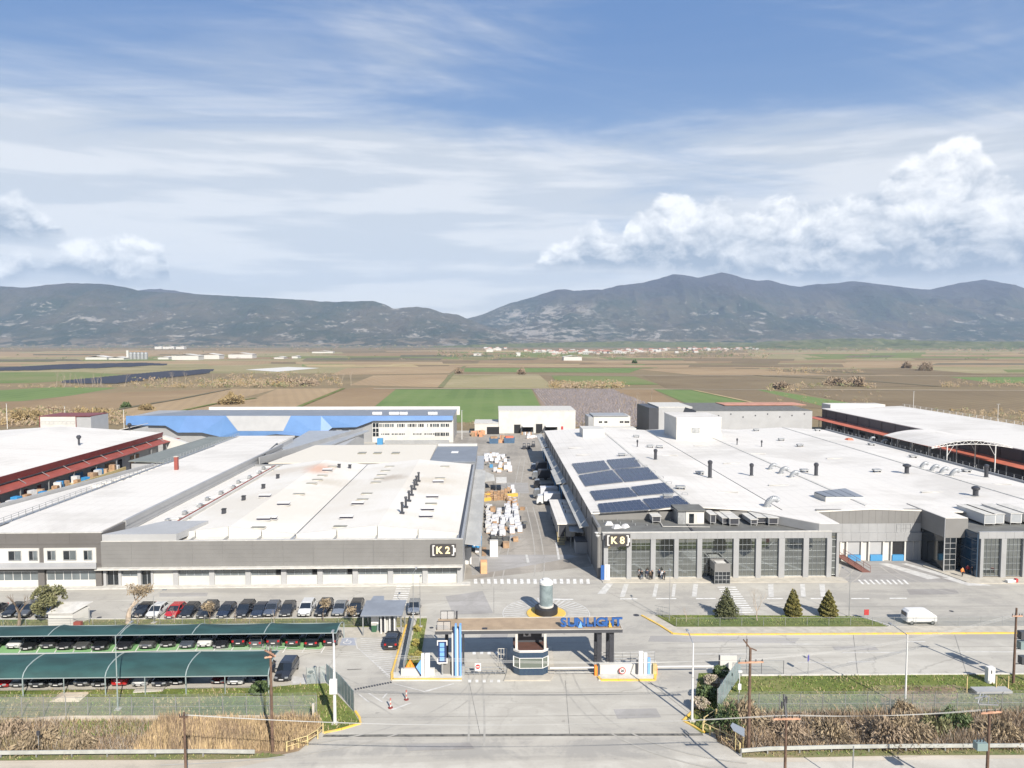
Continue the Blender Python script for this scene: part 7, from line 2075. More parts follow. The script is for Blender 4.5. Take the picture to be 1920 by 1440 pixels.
# vehicles
PAINT={}
def paint(nm,col,metal=.35,rough=.28):
  PAINT[nm]=mat('paint_'+nm,col,rough,metal=metal,coat=.8,spec=.6)
  return PAINT[nm]
paint('white',(.50,.51,.51),0,.3);paint('black',(.012,.013,.015),.2,.22);paint('dark',(.022,.024,.03),.3,.22)
paint('navy',(.02,.03,.055),.4,.22);paint('grey',(.13,.135,.14),.6,.25);paint('dark_grey',(.05,.052,.055),.5,.25)
paint('silver',(.34,.36,.38),.7,.25);paint('red',(.42,.015,.02),.2,.22);paint('dark_red',(.16,.012,.018),.3,.22);paint('slate',(.10,.12,.16),.5,.25)
def loft(b,secs,m=0,close=True):
  """secs: list of rings (same count)"""
  o=len(b.v);n=len(secs[0])
  for s_ in secs:b.v+=s_
  for k in range(len(secs)-1):
    for i in range(n-1):
      a=o+k*n+i;b.f.append((a,a+1,a+n+1,a+n));b.m.append(m)
  for k,fl_ in((0,True),(len(secs)-1,False)):
    r_=[o+k*n+i for i in range(n)];b.f.append(tuple(r_[::-1]if not fl_ else r_));b.m.append(m)
def car_mesh(kind):
  """front of the car at y = 0 looking to -y. returns dict of MBs"""
  if kind=='hatch':L,W,H,hood,ws,roof0,roof1,rear=4.15,.88,1.48,.95,1.05,1.95,3.45,4.0
  elif kind=='sedan':L,W,H,hood,ws,roof0,roof1,rear=4.6,.89,1.43,.93,1.20,2.10,3.3,4.15
  else:L,W,H,hood,ws,roof0,roof1,rear=4.5,.93,1.66,1.05,1.10,1.9,3.9,4.42
  st=[(0.0,.70,.45,.62),(.10,.90,.35,hood-.27),(.35,.97,.22,hood-.16),(ws-.1,1.0,.2,hood),(ws+.5,1.0,.2,hood+.02),(roof1-.3,1.0,.2,hood+.06),(rear-.1,.98,.22,hood+.08 if kind!='sedan' else hood+.05),(L-.12,.93,.3,hood+.02 if kind!='sedan' else hood),(L,.80,.42,hood-.2)]
  body=MB();secs=[]
  for y,w,zb,zt in st:
    ww=W*w
    secs.append([(-ww*.9,y,zb),(-ww,y,zb+.18),(-ww,y,(zb+zt)/2+.08),(-ww*.95,y,zt-.05),(-ww*.80,y,zt),(0,y,zt+.03),(ww*.80,y,zt),(ww*.95,y,zt-.05),(ww,y,(zb+zt)/2+.08),(ww,y,zb+.18),(ww*.9,y,zb),(-ww*.9,y,zb)])
  loft(body,secs)
  zb0,zr=hood+.0,H
  gl=MB()
  cab=[(ws,.80,hood+.01,hood+.02),(roof0,.78,hood+.02,H-.02),(roof1,.77,hood+.04,H-.02),(rear,.78,hood+.04,hood+.10)]
  secs=[]
  for y,w,z0,z1 in cab:
    w0=W*(w+.12);w1=W*w if z1-z0>.2 else W*(w+.08)
    secs.append([(-w0,y,z0),(-w1,y,z1),(w1,y,z1),(w0,y,z0),(-w0,y,z0)])
  loft(gl,secs)
  rf=MB()
  a,c_=W*.78,W*.77
  rf.slab([(-a,roof0-.05,H-.0),(a,roof0-.05,H-.0),(c_,roof1+.12,H-.01),(-c_,roof1+.12,H-.01)],.05)
  rf.slab([(-a*.7,roof0+.2,H+.03),(a*.7,roof0+.2,H+.03),(c_*.7,roof1-.1,H+.02),(-c_*.7,roof1-.1,H+.02)],.04)
  for s_ in(-1,1):
    rf.bar((s_*W*.90,ws+.02,hood+.02),(s_*a,roof0,H-.02),.07,.05)
    rf.bar((s_*W*.885,(roof0+roof1)/2,hood+.04),(s_*a*1.01,(roof0+roof1)/2,H-.03),.05,.1)
    rf.bar((s_*W*.89,rear-.02,hood+.05),(s_*c_,roof1+.05,H-.02),.12,.07)
    rf.bar((s_*a,roof0,H-.03),(s_*c_,roof1+.1,H-.03),.07,.06)
  return dict(L=L,W=W,H=H,body=body,glass=gl,roof=rf,hood=hood,ws=ws)
def make_car(kind):
  c=car_mesh(kind);L,W=c['L'],c['W']
  t=thing('parked_car','x','car',(0,0,0))
  body=c['body'].build('body',M['white_paint'],t,smooth=False)
  c['glass'].build('windows',M['car_glass'],t);
  rf=c['roof'].build('roof',M['white_paint'],t)
  for s_ in(-1,1):
    for y in(.82,L-.82):
      w=MB().tube((s_*(W-.2),y,.32),(s_*(W+.01),y,.32),.32,n=14).build('wheel',M['tyre'],t)
      MB().tube((s_*(W+.005),y,.32),(s_*(W+.02),y,.32),.19,n=10).build('rim',M['rim'],w)
    MB().rbox((s_*W*.66,.03,c['hood']-.34),(.19,.07,.08),s_*.35).build('headlight',M['headlight'],t)
    MB().rbox((s_*W*.72,L-.05,c['hood']-.12),(.13,.07,.11),-s_*.2).build('taillight',M['taillight'],t)
    MB().rbox((s_*(W+.1),c['ws']+.35,c['hood']+.08),(.11,.06,.07)).build('mirror',M['dark_metal'],t)
  MB().box(-.26,-.025,.42,.26,-.003,.54).build('number_plate',M['plate'],t)
  MB().box(-.26,L+.003,.62,.26,L+.02,.74).build('number_plate',M['plate'],t)
  MB().rbox((0,.02,.5),(W*.5,.04,.11)).build('grille',M['black'],t)
  for o in(body,rf):
    o.material_slots[0].link='OBJECT'
    if o is body:
      bv=o.modifiers.new('soft','BEVEL');bv.width=.04;bv.segments=2;bv.limit_method='ANGLE';bv.angle_limit=R(25)
  return t
def recolour(o,pm):
  for k in o.children:
    if k.name.startswith(('body','roof')):k.material_slots[0].link='OBJECT';k.material_slots[0].material=pm
protos={}
def put_car(kind,pn,x,y,rz,lab,group,rear=False):
  if kind not in protos:o=protos[kind]=make_car(kind)
  else:o=dup(protos[kind])
  L={'hatch':4.15,'sedan':4.6,'suv':4.5}[kind]
  if rear:
    o.location=(x+L*math.sin(-rz)*1.0,y+L*math.cos(rz),0);o.rotation_euler=(0,0,rz+math.pi)
  else:o.location=(x,y,0);o.rotation_euler=(0,0,rz)
  recolour(o,PAINT[pn]);o['label']=lab
  if group:o['group']=group
  return o
ordn=['first','second','third','fourth','fifth','sixth','seventh','eighth','ninth','tenth','eleventh','twelfth','thirteenth','fourteenth','fifteenth','sixteenth','seventeenth','eighteenth','nineteenth','twentieth']
words_k={'hatch':'hatchback','sedan':'saloon car','suv':'tall estate car'}
def colour_word(c):return c.replace('_',' ')
def row(cars,py_front,where,group,start='shed',rz=0.0):
  seen={}
  for i,(px,pn,kind,*r_)in enumerate(cars):
    rear='r' in r_
    pyf=py_front(px)
    x,y,_=P(px,pyf)
    k=(pn,kind);seen[k]=seen.get(k,0)+1
    tot=sum(1 for c in cars if(c[1],c[2])==k)
    lab='%s %s %s'%(colour_word(pn),words_k[kind],where)
    lab=(ordn[i]+' car from the west: '+lab)if tot>1 else lab
    put_car(kind,pn,x+random.uniform(-.12,.12),y+random.uniform(-.25,.3),rz+random.uniform(-.045,.045),lab,group,rear)
rowA=[(-34,'dark','sedan'),(8,'black','sedan'),(38,'grey','suv'),(74,'white','hatch'),(256,'black','sedan'),(284,'white','hatch'),(317,'red','hatch'),(345,'black','hatch'),(380,'dark_grey','suv'),(414,'navy','hatch'),(449,'dark','suv'),(477,'navy','sedan'),(503,'slate','hatch'),(533,'dark_grey','hatch'),(570,'white','suv'),(601,'dark','suv'),(631,'silver','sedan'),(662,'black','suv')]
row(rowA,lambda px:1162.5 if px<480 else 1159.5,'in the row along the tree strip','cars parked along the tree strip')
rowB=[(-24,'dark','hatch'),(17,'white','hatch'),(49,'black','hatch'),(83,'dark_grey','suv'),(117,'dark','sedan'),(150,'grey','hatch'),(186,'black','suv'),(229,'dark','sedan'),(272,'grey','suv'),(309,'dark_grey','hatch'),(346,'slate','hatch'),(380,'white','suv'),(412,'dark','hatch'),(447,'black','suv','r'),(480,'grey','hatch','r'),(512,'dark_grey','suv','r'),(546,'dark_grey','sedan','r'),(583,'black','sedan','r'),(616,'black','hatch','r')]
row(rowB,lambda px:1222 if px<240 else(1219 if px<430 else 1216),'under the second green shade roof','cars parked under the second shade roof')
rowC=[(-36,'grey','hatch'),(0,'red','hatch'),(33,'silver','sedan'),(71,'dark_grey','suv'),(106,'dark','hatch'),(148,'grey','suv'),(185,'dark_grey','sedan'),(221,'red','hatch','r'),(259,'white','hatch'),(299,'dark','suv'),(329,'black','hatch'),(405,'dark_red','hatch'),(440,'white','suv'),(482,'dark','hatch')]
row(rowC,lambda px:1292 if px<300 else 1287,'under the front green shade roof','cars parked under the front shade roof')
put_car('suv','dark',*P(527,1282)[:2],-.02,'dark estate car standing alone beside the forked wooden pole',None)
put_car('suv','black',*P(732,1222)[:2],.0,'black estate car on the hatched area beside the yellow kerb',None,rear=True)
put_car('hatch','silver',*P(775,1156)[:2],.04,'grey hatchback with pale bonnet at the head of the planter',None)
x,y,_=P(1700,1172.5);vz0=XY(1760,y,.5)
t=thing('white_van','white old style van parked behind the wire fence','van',(x,y,0))
Lv=vz0-x-.1
prof=[(0,.45),(0,1.1),(.12,1.75),(.5,2.02),(Lv*.6,2.05),(Lv*.74,1.98),(Lv*.90,1.45),(Lv-.05,1.2),(Lv,.8),(Lv,.42)]
b=MB();secs=[]
for yy,ins in((0,.16),(.12,.03),(.4,0),(1.3,0),(1.58,.03),(1.7,.16)):
  secs.append([(x+px_+(ins if i<4 else-ins if i>5 else 0),y+yy,z-ins*(z>1.3))for i,(px_,z)in enumerate(prof)])
n=len(prof)
for s_ in secs:b.v+=s_
for k in range(len(secs)-1):
  for i in range(n):a=k*n+i;c2=k*n+(i+1)%n;b.f.append((a,c2,c2+n,a+n));b.m.append(0)
b.f.append(tuple(range(n-1,-1,-1)));b.m.append(0);b.f.append(tuple(range((len(secs)-1)*n,len(secs)*n)));b.m.append(0)
b.build('body',M['white_paint'],t)
for xa in(.75,Lv-.75):
  for yy in(0.02,1.5):
    w=MB().tube((x+xa,y+yy-.02,.3),(x+xa,y+yy+.2,.3),.3,n=14).build('wheel',M['tyre'],t);MB().tube((x+xa,y+yy-.03,.3),(x+xa,y+yy-.021,.3),.17,n=10).build('rim',M['rim'],w)
b=MB();b.add([(x+Lv*.79,y+.02,1.2),(x+Lv*.9,y+.02,1.2),(x+Lv*.88,y+.08,1.42),(x+Lv*.79,y+.10,1.75)],[(0,1,2,3)]);b.build('side_window',M['car_glass'],t)
b=MB();b.add([(x+Lv*.77,y+.25,1.94),(x+Lv*.91,y+.25,1.46),(x+Lv*.91,y+1.45,1.46),(x+Lv*.77,y+1.45,1.94)],[(0,1,2,3)]);b.build('windscreen',M['car_glass'],t)
MB().box(x-.02,y+.3,1.2,x-.005,y+1.4,1.7).build('rear_window',M['car_glass'],t)
MB().box(x+.15,y-.02,.42,x+Lv-.1,y+.012,.5).build('sill',M['galv'],t)
def truck(y,lab,cab,boxm,L=6.2,h=2.9,cargo=True):
  x1=16.2;x0=x1-L
  t=thing('delivery_truck',lab,'truck',(x0,y,0))
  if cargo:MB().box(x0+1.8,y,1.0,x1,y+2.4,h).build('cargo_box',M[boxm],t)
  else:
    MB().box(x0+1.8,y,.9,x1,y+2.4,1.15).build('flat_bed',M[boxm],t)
  b=MB();secs=[]
  pr=[(0,.45),(0,1.3),(.35,2.2),(.9,2.35),(1.6,2.35),(1.6,.45)]
  b.add([(x0+a,y+.1,z)for a,z in pr]+[(x0+a,y+2.3,z)for a,z in pr],[tuple(range(5,-1,-1)),tuple(range(6,12))]+[(i,(i+1)%6,6+(i+1)%6,6+i)for i in range(6)])
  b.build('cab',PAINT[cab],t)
  b=MB();b.add([(x0-.01,y+.25,1.35),(x0+.33,y+.3,2.16),(x0+.33,y+2.1,2.16),(x0-.01,y+2.15,1.35)],[(0,1,2,3)]);b.build('windscreen',M['car_glass'],t)
  for xa in(x0+.8,x1-1.3):
    for yy in(y+.05,y+2.1):MB().tube((xa,yy,.42),(xa,yy+.28,.42),.42,n=12).build('wheel',M['tyre'],t)
  MB().box(x0+1.6,y+.5,.5,x1,y+1.9,.89).build('chassis',M['black'],t)
  for yy in(y+.25,y+1.85):MB().box(x0-.03,yy,.7,x0-.002,yy+.3,.95).build('headlight',M['headlight'],t)
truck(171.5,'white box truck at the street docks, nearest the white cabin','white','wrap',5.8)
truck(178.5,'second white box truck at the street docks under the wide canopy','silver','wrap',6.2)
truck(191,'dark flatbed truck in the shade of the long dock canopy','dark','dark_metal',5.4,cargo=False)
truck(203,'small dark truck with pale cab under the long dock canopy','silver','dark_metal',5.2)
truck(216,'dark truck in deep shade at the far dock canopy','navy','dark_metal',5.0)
for i,(px,py)in enumerate([(983,842),(991,842),(1000,838)]):
  x,y,_=P(px,py);t=thing('forklift','dark forklift in the street near the far docks, '+ordn[i]+' of three','forklift',(x,y,0))
  MB().rbox((x,y,.7),(.6,.9,.45)).build('body',M['dark_metal'],t);MB().rbox((x,y,2.1),(.5,.6,.05)).build('roof_guard',M['dark_metal'],t)
  for s_ in(-1,1):
    for q in(-1,1):MB().box(x+s_*.45-.04,y+q*.5-.04,1.1,x+s_*.45+.04,y+q*.5+.04,2.05).build('guard_post',M['dark_metal'],t)
    MB().tube((x+s_*.6,y+.5,.3),(x+s_*.75,y+.5,.3),.3,n=10).build('wheel',M['tyre'],t);MB().box(x+s_*.25-.05,y-1.9,.1,x+s_*.25+.05,y-.9,.18).build('fork',M['galv'],t)
# goods stacked in the street
rr=random.Random(21)
def pallet_block(name,x,y,w,d,h,m,lab,cat,group,rz=0.0,z=0.0):
  t=thing(name,lab,cat,(x,y,z),group)
  MB().rbox((x,y,z+.07),(w,d,.07),rz).build('base',M['wood'],t)
  b=MB();b.rbox((x,y,z+.15+h/2),(w*.96,d*.96,h/2),rz,taper=.95);b.build('load',M[m],t)
  MB().rbox((x+w*.1,y-.02,z+.15+h),(w*.6,d*.6,.03),rz+.3).build('top_sheet',M['wrap']if m!='wrap' else M['bag'],t)
  return t
def cluster(pts_px,n,lab,group,m='wrap',name='wrapped_pallet',cat='pallet',hs=(.8,1.4),sz=(.5,.68),step=1.45):
  """fills a pixel quad with jittered rows of pallets"""
  A,B,C,D=[Vector(P(*q))for q in pts_px]
  W_=(B-A).length;L_=(D-A).length
  nu=max(1,int(W_/step));nv=max(1,int(L_/(step*1.05)));cells=[(i,j)for i in range(nu)for j in range(nv)]
  rr.shuffle(cells)
  for i,j in cells[:n]:
    u,v=(i+.5)/nu,(j+.5)/nv
    p=(A*(1-u)+B*u)*(1-v)+(D*(1-u)+C*u)*v
    pallet_block(name,p.x+rr.uniform(-.35,.35),p.y+rr.uniform(-.45,.45),rr.uniform(*sz),rr.uniform(*sz),rr.uniform(*hs),m,lab,cat,group,rr.uniform(-.25,.25))
cluster([(907,869),(953,869),(944,855),(909,855)],18,'white wrapped pallet in the farthest cluster beside the grey lean-to','wrapped pallets in the farthest cluster')
cluster([(922,887),(961,887),(958,873),(928,873)],9,'white wrapped pallet in the small cluster with the orange sheet','wrapped pallets in the small cluster')
cluster([(920,1006),(981,1006),(976,972),(922,972)],26,'white wrapped pallet in the front cluster before the grey frames','wrapped pallets in the front cluster',step=1.35,hs=(.7,1.3))
cluster([(946,980),(977,980),(971,952),(944,952)],16,'white wrapped pallet in the middle cluster beside the grey sacks','wrapped pallets in the middle cluster',step=1.35,hs=(.7,1.4))
cluster([(915,975),(942,975),(940,955),(917,955)],7,'greyish sack pile in the middle cluster of street goods','sack piles in the middle cluster','bag','sack_pile','sacks',(.5,.9))
cluster([(908,1000),(924,1000),(924,950),(908,950)],14,'mixed grey sack pile along the lean-to edge of the front clusters','sack piles along the lean-to','bag','sack_pile','sacks',(.4,1.0))
cluster([(950,950),(974,950),(970,938),(948,938)],8,'brown boxed pallet between the crates and the white clusters','boxed pallets by the crates','card','boxed_pallet','pallet',(.5,1.0))
cluster([(988,826),(1012,824),(1010,818),(988,818)],5,'white wrapped pallet near the blue skips at the street end','wrapped pallets at the street end')
for i,(px,py,m_,w,d_,h,l_)in enumerate([(926,1044,'white_paint',.75,.35,3.0,'tall white upright panel box standing apart in the street'),(877,1058,'white_paint',.65,.3,3.0,'tall white upright panel box at the K2 corner'),(907,1076,'orange_box',.55,.7,2.0,'tall salmon orange crate standing alone near the crosswalk'),(949,1028,'card',.6,.6,1.0,'cardboard box beside the dark frames'),(967,1016,'card',.5,.5,.8,'small cardboard box east of the dark frames'),(895,1036,'wrap',.4,.4,.9,'small white box on the blue tarpaulin'),(924,962,'card',.6,.6,1.3,'cardboard box at the head of the sack piles'),(937,882,'yellow_box',.8,.6,.5,'orange sheet bundle on the small cluster'),(921,877,'dock_blue',.5,.5,.9,'small blue bin west of the small cluster')]):
  if m_=='orange_box':M['orange_box']=mat('orange_box',(.55,.30,.16),.7,var=.1,scale=1)
  x,y,_=P(px,py);t=thing('goods_box',l_,'box',(x,y,0))
  MB().rbox((x,y+d_,h/2),(w,d_,h/2),.05).build('body',M[m_],t);MB().rbox((x,y+d_,h+.04),(w+.02,d_+.02,.03),.05).build('lid',M['kerb_white']if m_=='white_paint' else M[m_],t)
for i,(px,py)in enumerate([(928,1022),(938,1023),(948,1022),(926,1016),(937,1016),(949,1017)]):
  x,y,_=P(px,py);t=thing('metal_cage','dark metal cage pallet in the block of frames, '+ordn[i],'cage pallet',(x,y,0),'dark cage pallets')
  b=MB()
  for s_ in(-1,1):
    for q in(-1,1):b.box(x+s_*.6-.04,y+q*.5-.04,0,x+s_*.6+.04,y+q*.5+.04,1.4)
  for z in(.1,.5,.9,1.35):
    b.bar((x-.6,y-.5,z),(x+.6,y-.5,z),.05,.05);b.bar((x-.6,y+.5,z),(x+.6,y+.5,z),.05,.05);b.bar((x-.6,y-.5,z),(x-.6,y+.5,z),.05,.05);b.bar((x+.6,y-.5,z),(x+.6,y+.5,z),.05,.05)
  b.build('frame',M['dark_metal'],t);MB().rbox((x,y,.65),(.5,.42,.5)).build('load',M['membrane'],t)
x,y,_=P(874,1040);t=thing('blue_tent','blue and white tarpaulin tent at the end of the grey lean-to','tent',(x,y,0))
x0,x1=-4.9,-2.4;yy=P(880,1040)[1]
MB().slab([(x0,yy,1.6),(x1,yy+.3,1.2),(x1,yy+5,2.6),(x0,yy+5,3.0)],.06).build('sheet',M['blue_tarp'],t);MB().slab([(x0+1.0,yy+.1,1.62),(x0+1.3,yy+.1,1.58),(x1,yy+4.6,2.66),(x1-.4,yy+4.8,2.76)],.05).build('stripe',M['wrap'],t)
for xx,q in((x0,yy),(x1,yy+.3),(x1,yy+4.9)):MB().tube((xx,q,0),(xx,q,1.5),.05,n=6).build('post',M['galv'],t)
MB().box(x1+.1,yy-1,0,x1+.9,yy+4.5,.12).build('plywood',M['card'],t)
mix_n=[('paint_drum','dark_metal','small dark drum'),('goods_box','galv','small grey box'),('folded_pallet','wood','small brown pallet'),('goods_box','membrane','small dark box')]
for i in range(44):
  nm,m_,l_=mix_n[i%4];px,py=(rr.uniform(918,986),rr.uniform(950,1014))if i<30 else(rr.uniform(908,962),rr.uniform(850,888))
  x,y,_=P(px,py);h=rr.uniform(.12,.45);w_='among the pallets of the front clusters' if i<30 else 'among the pallets of the far clusters'
  tag(MB().rbox((x,y,h),(rr.uniform(.3,.6),rr.uniform(.3,.6),h),rr.uniform(0,3),taper=.92).build(nm,M[m_]),l_+' '+w_,l_.split()[-1],l_+'s '+w_)
x,y,_=P(906,922);t=thing('white_tent','pointed grey white tarpaulin tent beside the lean-to in mid street','tent',(x,y,0))
x0,y0,_=P(908,921);x1=P(930,917)[0]
MB().slab([(x0,y0,2.6),(x1-.3,y0+1.5,2.6),(x1-.6,y0+5.5,3.4),(x0,y0+9,3.8)],.08).build('sheet',M['lean_roof'],t)
for xx,q in((x0+.1,y0+.1),(x1-.5,y0+1.6),(x1-.8,y0+5)):MB().tube((xx,q,0),(xx,q,2.6),.06,n=6).build('post',M['galv'],t)
x0,y0,_=P(930,925);x1=P(950,925)[0];t=thing('white_tent','flat beige roofed shelter next to the pointed tent','tent',(x0,y0,0))
MB().slab([(x0,y0+.5,2.7),(x1,y0+.5,2.7),(x1+.1,y0+7.5,2.9),(x0,y0+7.5,2.9)],.08).build('sheet',M['kerb_white'],t)
for xx,q in((x0,y0+.6),(x1,y0+.6),(x0,y0+7.3),(x1,y0+7.3)):MB().tube((xx,q,0),(xx,q,2.6),.06,n=6).build('post',M['galv'],t)
for i in range(14):
  px=909+(i%7)*6.6;py=938-(i//7)*8+rr.uniform(-1,1)
  x,y,_=P(px,py);h=rr.uniform(.5,1.0);t=thing('wooden_crate','brown crate stack before the tents, %s from the lean-to in the %s row'%(ordn[i%7],['front','back'][i//7]),'crate',(x,y,0),'wooden crate stacks in front of the tents')
  for k in range(3):MB().rbox((x,y,h*(k+.5)*.66),(.42,.5,h*.29),rr.uniform(-.08,.08)).build('crate_layer',M['wood']if i%3 else M['card'],t)
for i,(pa_,pb_)in enumerate([((904,940),(926,937)),((946,932),(970,930)),((906,932),(922,929))]):
  a,c_=Vector(P(*pa_)),Vector(P(*pb_));t=thing('yellow_container','long yellow tray lying among the crates, '+['near the lean-to','at the street side','behind the crates'][i],'container',a)
  MB().bar(a+Vector((0,0,.4)),c_+Vector((0,0,.4)),.9,.8).build('body',M['yellow_box'],t);MB().bar(a+Vector((.1,0,.83)),c_+Vector((-.1,0,.83)),.7,.05).build('rim',M['yellow_rail'],t)
for i,(px,py)in enumerate([(958,925),(961,919),(954,921),(963,927)]):
  x,y,_=P(px,py);pallet_block('wrapped_pallet',x,y,.5,.5,rr.uniform(.8,1.3),'wrap' if i%2 else 'card',['cardboard load on a pallet','white wrapped load on a pallet'][i%2]+' east of the beige shelter','pallet','pallets east of the beige shelter')
for i,(px,py,w)in enumerate([(926,832,1.7),(955,831,2.0)]):
  x,y,_=P(px,py);t=thing('blue_skip','blue skip full of orange crates, '+['west one','east one'][i]+' at the street end','skip',(x,y,0))
  MB().rbox((x,y+1.5,1.0),(w,1.5,1.0),0,taper=1.08).build('body',mat('skip_blue',(.05,.10,.17),.6,var=.1,scale=1),t)
  MB().rbox((x,y+1.5,2.3),(w*.8,1.1,.35),.1).build('load',M['wood']if i==0 else M['orange_canopy'],t)
for i in range(22):
  px=rr.uniform(884,912)if i<14 else rr.uniform(935,950);py=rr.uniform(813,819)if i<14 else rr.uniform(822,831)
  x,y,_=P(px,py);h=rr.uniform(.5,1.1)
  tag(MB().rbox((x,y,h),(rr.uniform(.5,.9),.6,h),rr.uniform(-.4,.4)).build('orange_crate',[M['card'],mat('salmon',(.55,.24,.13),.8,var=.1,scale=1)][i%2]),('orange brown crate in the heap before the low white shed' if i<14 else 'orange brown crate between the two blue skips'),'crate','orange crates before the low white shed' if i<14 else 'orange crates between the skips')
for i in range(8):
  px=980+i*2.6;x,y,_=P(px,815);tag(MB().rbox((x,y,.6),(.5,.5,.6),.2*i).build('goods_box',[M['card'],M['galv'],M['wrap']][i%3]),'small %s box before the tall white shed, %s from the west'%(['brown','grey','white'][i%3],ordn[i]),'box','mixed boxes before the tall white shed')
for i,(px,py)in enumerate([(596,829),(602,829),(607,830)]):
  x,y,_=P(px,py);tag(MB().rbox((x,y,1.4),(1.2,.8,1.4),.1).build('yellow_crate',M['card']if i else M['yellow_box']),'tan crate stack in front of the blue fascia, '+ordn[i],'crate')
for i in range(26):
  px=rr.uniform(0,62);py=rr.uniform(799,808);x=XY(px,262+rr.uniform(-8,12),1);y=262+rr.uniform(-8,14)
  tag(MB().rbox((x,y,.8),(rr.uniform(.5,2),rr.uniform(.4,1),rr.uniform(.5,1.2)),rr.uniform(0,3)).build('scrap_piece',rr.choice([M['galv'],M['wood'],M['dark_metal'],M['concrete']])),'piece of scrap in the heap behind the red hall','scrap','scrap pieces behind the red hall')
# people
def person(px,py,rz,top,legs,lab,pose=0.0,hair=(.03,.02,.015),s=1.0):
  x,y,_=P(px,py)
  t=thing('person',lab,'person',(x,y,0))
  J={'pel':(0,0,.95),'chest':(0,0,1.28),'neck':(0,0,1.47),'head':(0,-.02,1.56),'crown':(0,0,1.70),'hL':(-.10,0,.90),'kL':(-.11,-.06-pose*.18,.50),'aL':(-.11,-.02-pose*.25,.09),'tL':(-.11,-.18-pose*.25,.04),'hR':(.10,0,.90),'kR':(.11,-.04+pose*.10,.50),'aR':(.11,.04+pose*.32,.10),'tR':(.11,-.12+pose*.32,.04),'sL':(-.19,0,1.40),'eL':(-.25,.03+pose*.1,1.12),'wL':(-.24,-.10+pose*.08,.88),'fL':(-.24,-.14,.80),'sR':(.19,0,1.40),'eR':(.25,.02-pose*.1,1.12),'wR':(.22,-.16-pose*.08,.92),'fR':(.20,-.22,.86)}
  rad={'pel':.15,'chest':.165,'neck':.065,'head':.10,'crown':.075,'hL':.10,'kL':.07,'aL':.05,'tL':.045,'hR':.10,'kR':.07,'aR':.05,'tR':.045,'sL':.075,'eL':.05,'wL':.035,'fL':.035,'sR':.075,'eR':.05,'wR':.035,'fR':.035}
  keys=list(J);ed=[('pel','chest'),('chest','neck'),('neck','head'),('head','crown'),('pel','hL'),('hL','kL'),('kL','aL'),('aL','tL'),('pel','hR'),('hR','kR'),('kR','aR'),('aR','tR'),('chest','sL'),('sL','eL'),('eL','wL'),('wL','fL'),('chest','sR'),('sR','eR'),('eR','wR'),('wR','fR')]
  me=bpy.data.meshes.new('body');me.from_pydata([J[k]for k in keys],[(keys.index(a),keys.index(c_))for a,c_ in ed],[])
  o=bpy.data.objects.new('body',me);COL.objects.link(o)
  sk=o.modifiers.new('skin','SKIN');o.modifiers.new('sub','SUBSURF').levels=1
  for i,k in enumerate(keys):me.skin_vertices[0].data[i].radius=(rad[k],rad[k]*(.72 if k in('pel','chest')else 1));
  me.skin_vertices[0].data[0].use_root=True
  dg=bpy.context.evaluated_depsgraph_get();nm=bpy.data.meshes.new_from_object(o.evaluated_get(dg));bpy.data.objects.remove(o)
  skin=mat('skin',(.42,.25,.18),.6);tm,lm=M[top],M[legs]
  nm.materials.clear()
  for m_ in(tm,lm,skin,mat('hair_dark',hair,.8),M['black']):nm.materials.append(m_)
  for p in nm.polygons:
    c_=p.center;z=c_.z
    p.material_index=3 if z>1.60 or(z>1.5 and c_.y>.03)else 2 if z>1.46 else 4 if z<.12 else 1 if(z<.93 and abs(c_.x)<.19)else 2 if(z<.87)else 0
    p.use_smooth=True
  o=bpy.data.objects.new('body',nm);COL.objects.link(o);o.parent=t
  b=MB();b.rbox((0,-.105,1.565),(.018,.025,.025));n_=b.build('nose',skin,t)
  for s_ in(-1,1):MB().rbox((s_*.035,-.115,1.60),(.014,.008,.008)).build('eye',M['black'],t);MB().rbox((s_*.105,.0,1.575),(.014,.03,.035)).build('ear',skin,t)
  t.rotation_euler=(0,0,rz);t.scale=(s,s,s)
  return t
M['cloth_black']=mat('cloth_black',(.02,.02,.022),.9);M['cloth_navy']=mat('cloth_navy',(.03,.04,.07),.9);M['cloth_grey']=mat('cloth_grey',(.16,.16,.17),.9);M['cloth_white']=mat('cloth_white',(.6,.6,.6),.9)
M['cloth_brown']=mat('cloth_brown',(.12,.08,.05),.9);M['cloth_jeans']=mat('cloth_jeans',(.05,.07,.11),.9);M['cloth_orange']=mat('cloth_orange',(.75,.24,.06),.8);M['cloth_red']=mat('cloth_red',(.35,.03,.04),.8)
person(1198,1086,.8,'cloth_grey','cloth_black','first person from the K8 corner, grey top and dark trousers',1)
person(1203.5,1087.5,-.5,'cloth_black','cloth_jeans','second person from the corner in black coat, mid stride',.8)
person(1213,1086,.3,'cloth_navy','cloth_grey','third person from the corner in navy jacket',.6)
person(1219,1088.5,2.4,'cloth_brown','cloth_black','fourth person in brown coat turned towards the glass',.3)
person(1223,1087,-1.2,'cloth_black','cloth_black','fifth person in black standing beside the brown coat',0)
person(1236,1085,.2,'cloth_navy','cloth_black','sixth person alone between groups before the glass column',.7)
person(1241,1087.5,-.4,'cloth_white','cloth_jeans','person in white top with dark trousers before the third bay',.9)
person(1245.5,1088.5,.6,'cloth_black','cloth_black','last person from the corner in black beside the white top',.4)
person(1804,1082,.2,'cloth_orange','cloth_black','worker in orange vest standing by the dark glass corner',.3,s=1.02)
person(1814,1077,-.3,'cloth_red','cloth_black','worker in red top beside the orange vest',.2)
person(1822,1080,.5,'cloth_black','cloth_grey','worker in black close to the blue glass side',.2)
t=thing('kick_scooter','red and white small vehicle lying before the eastern glass wing','scooter',P(1895,1093));x,y,_=P(1895,1093)
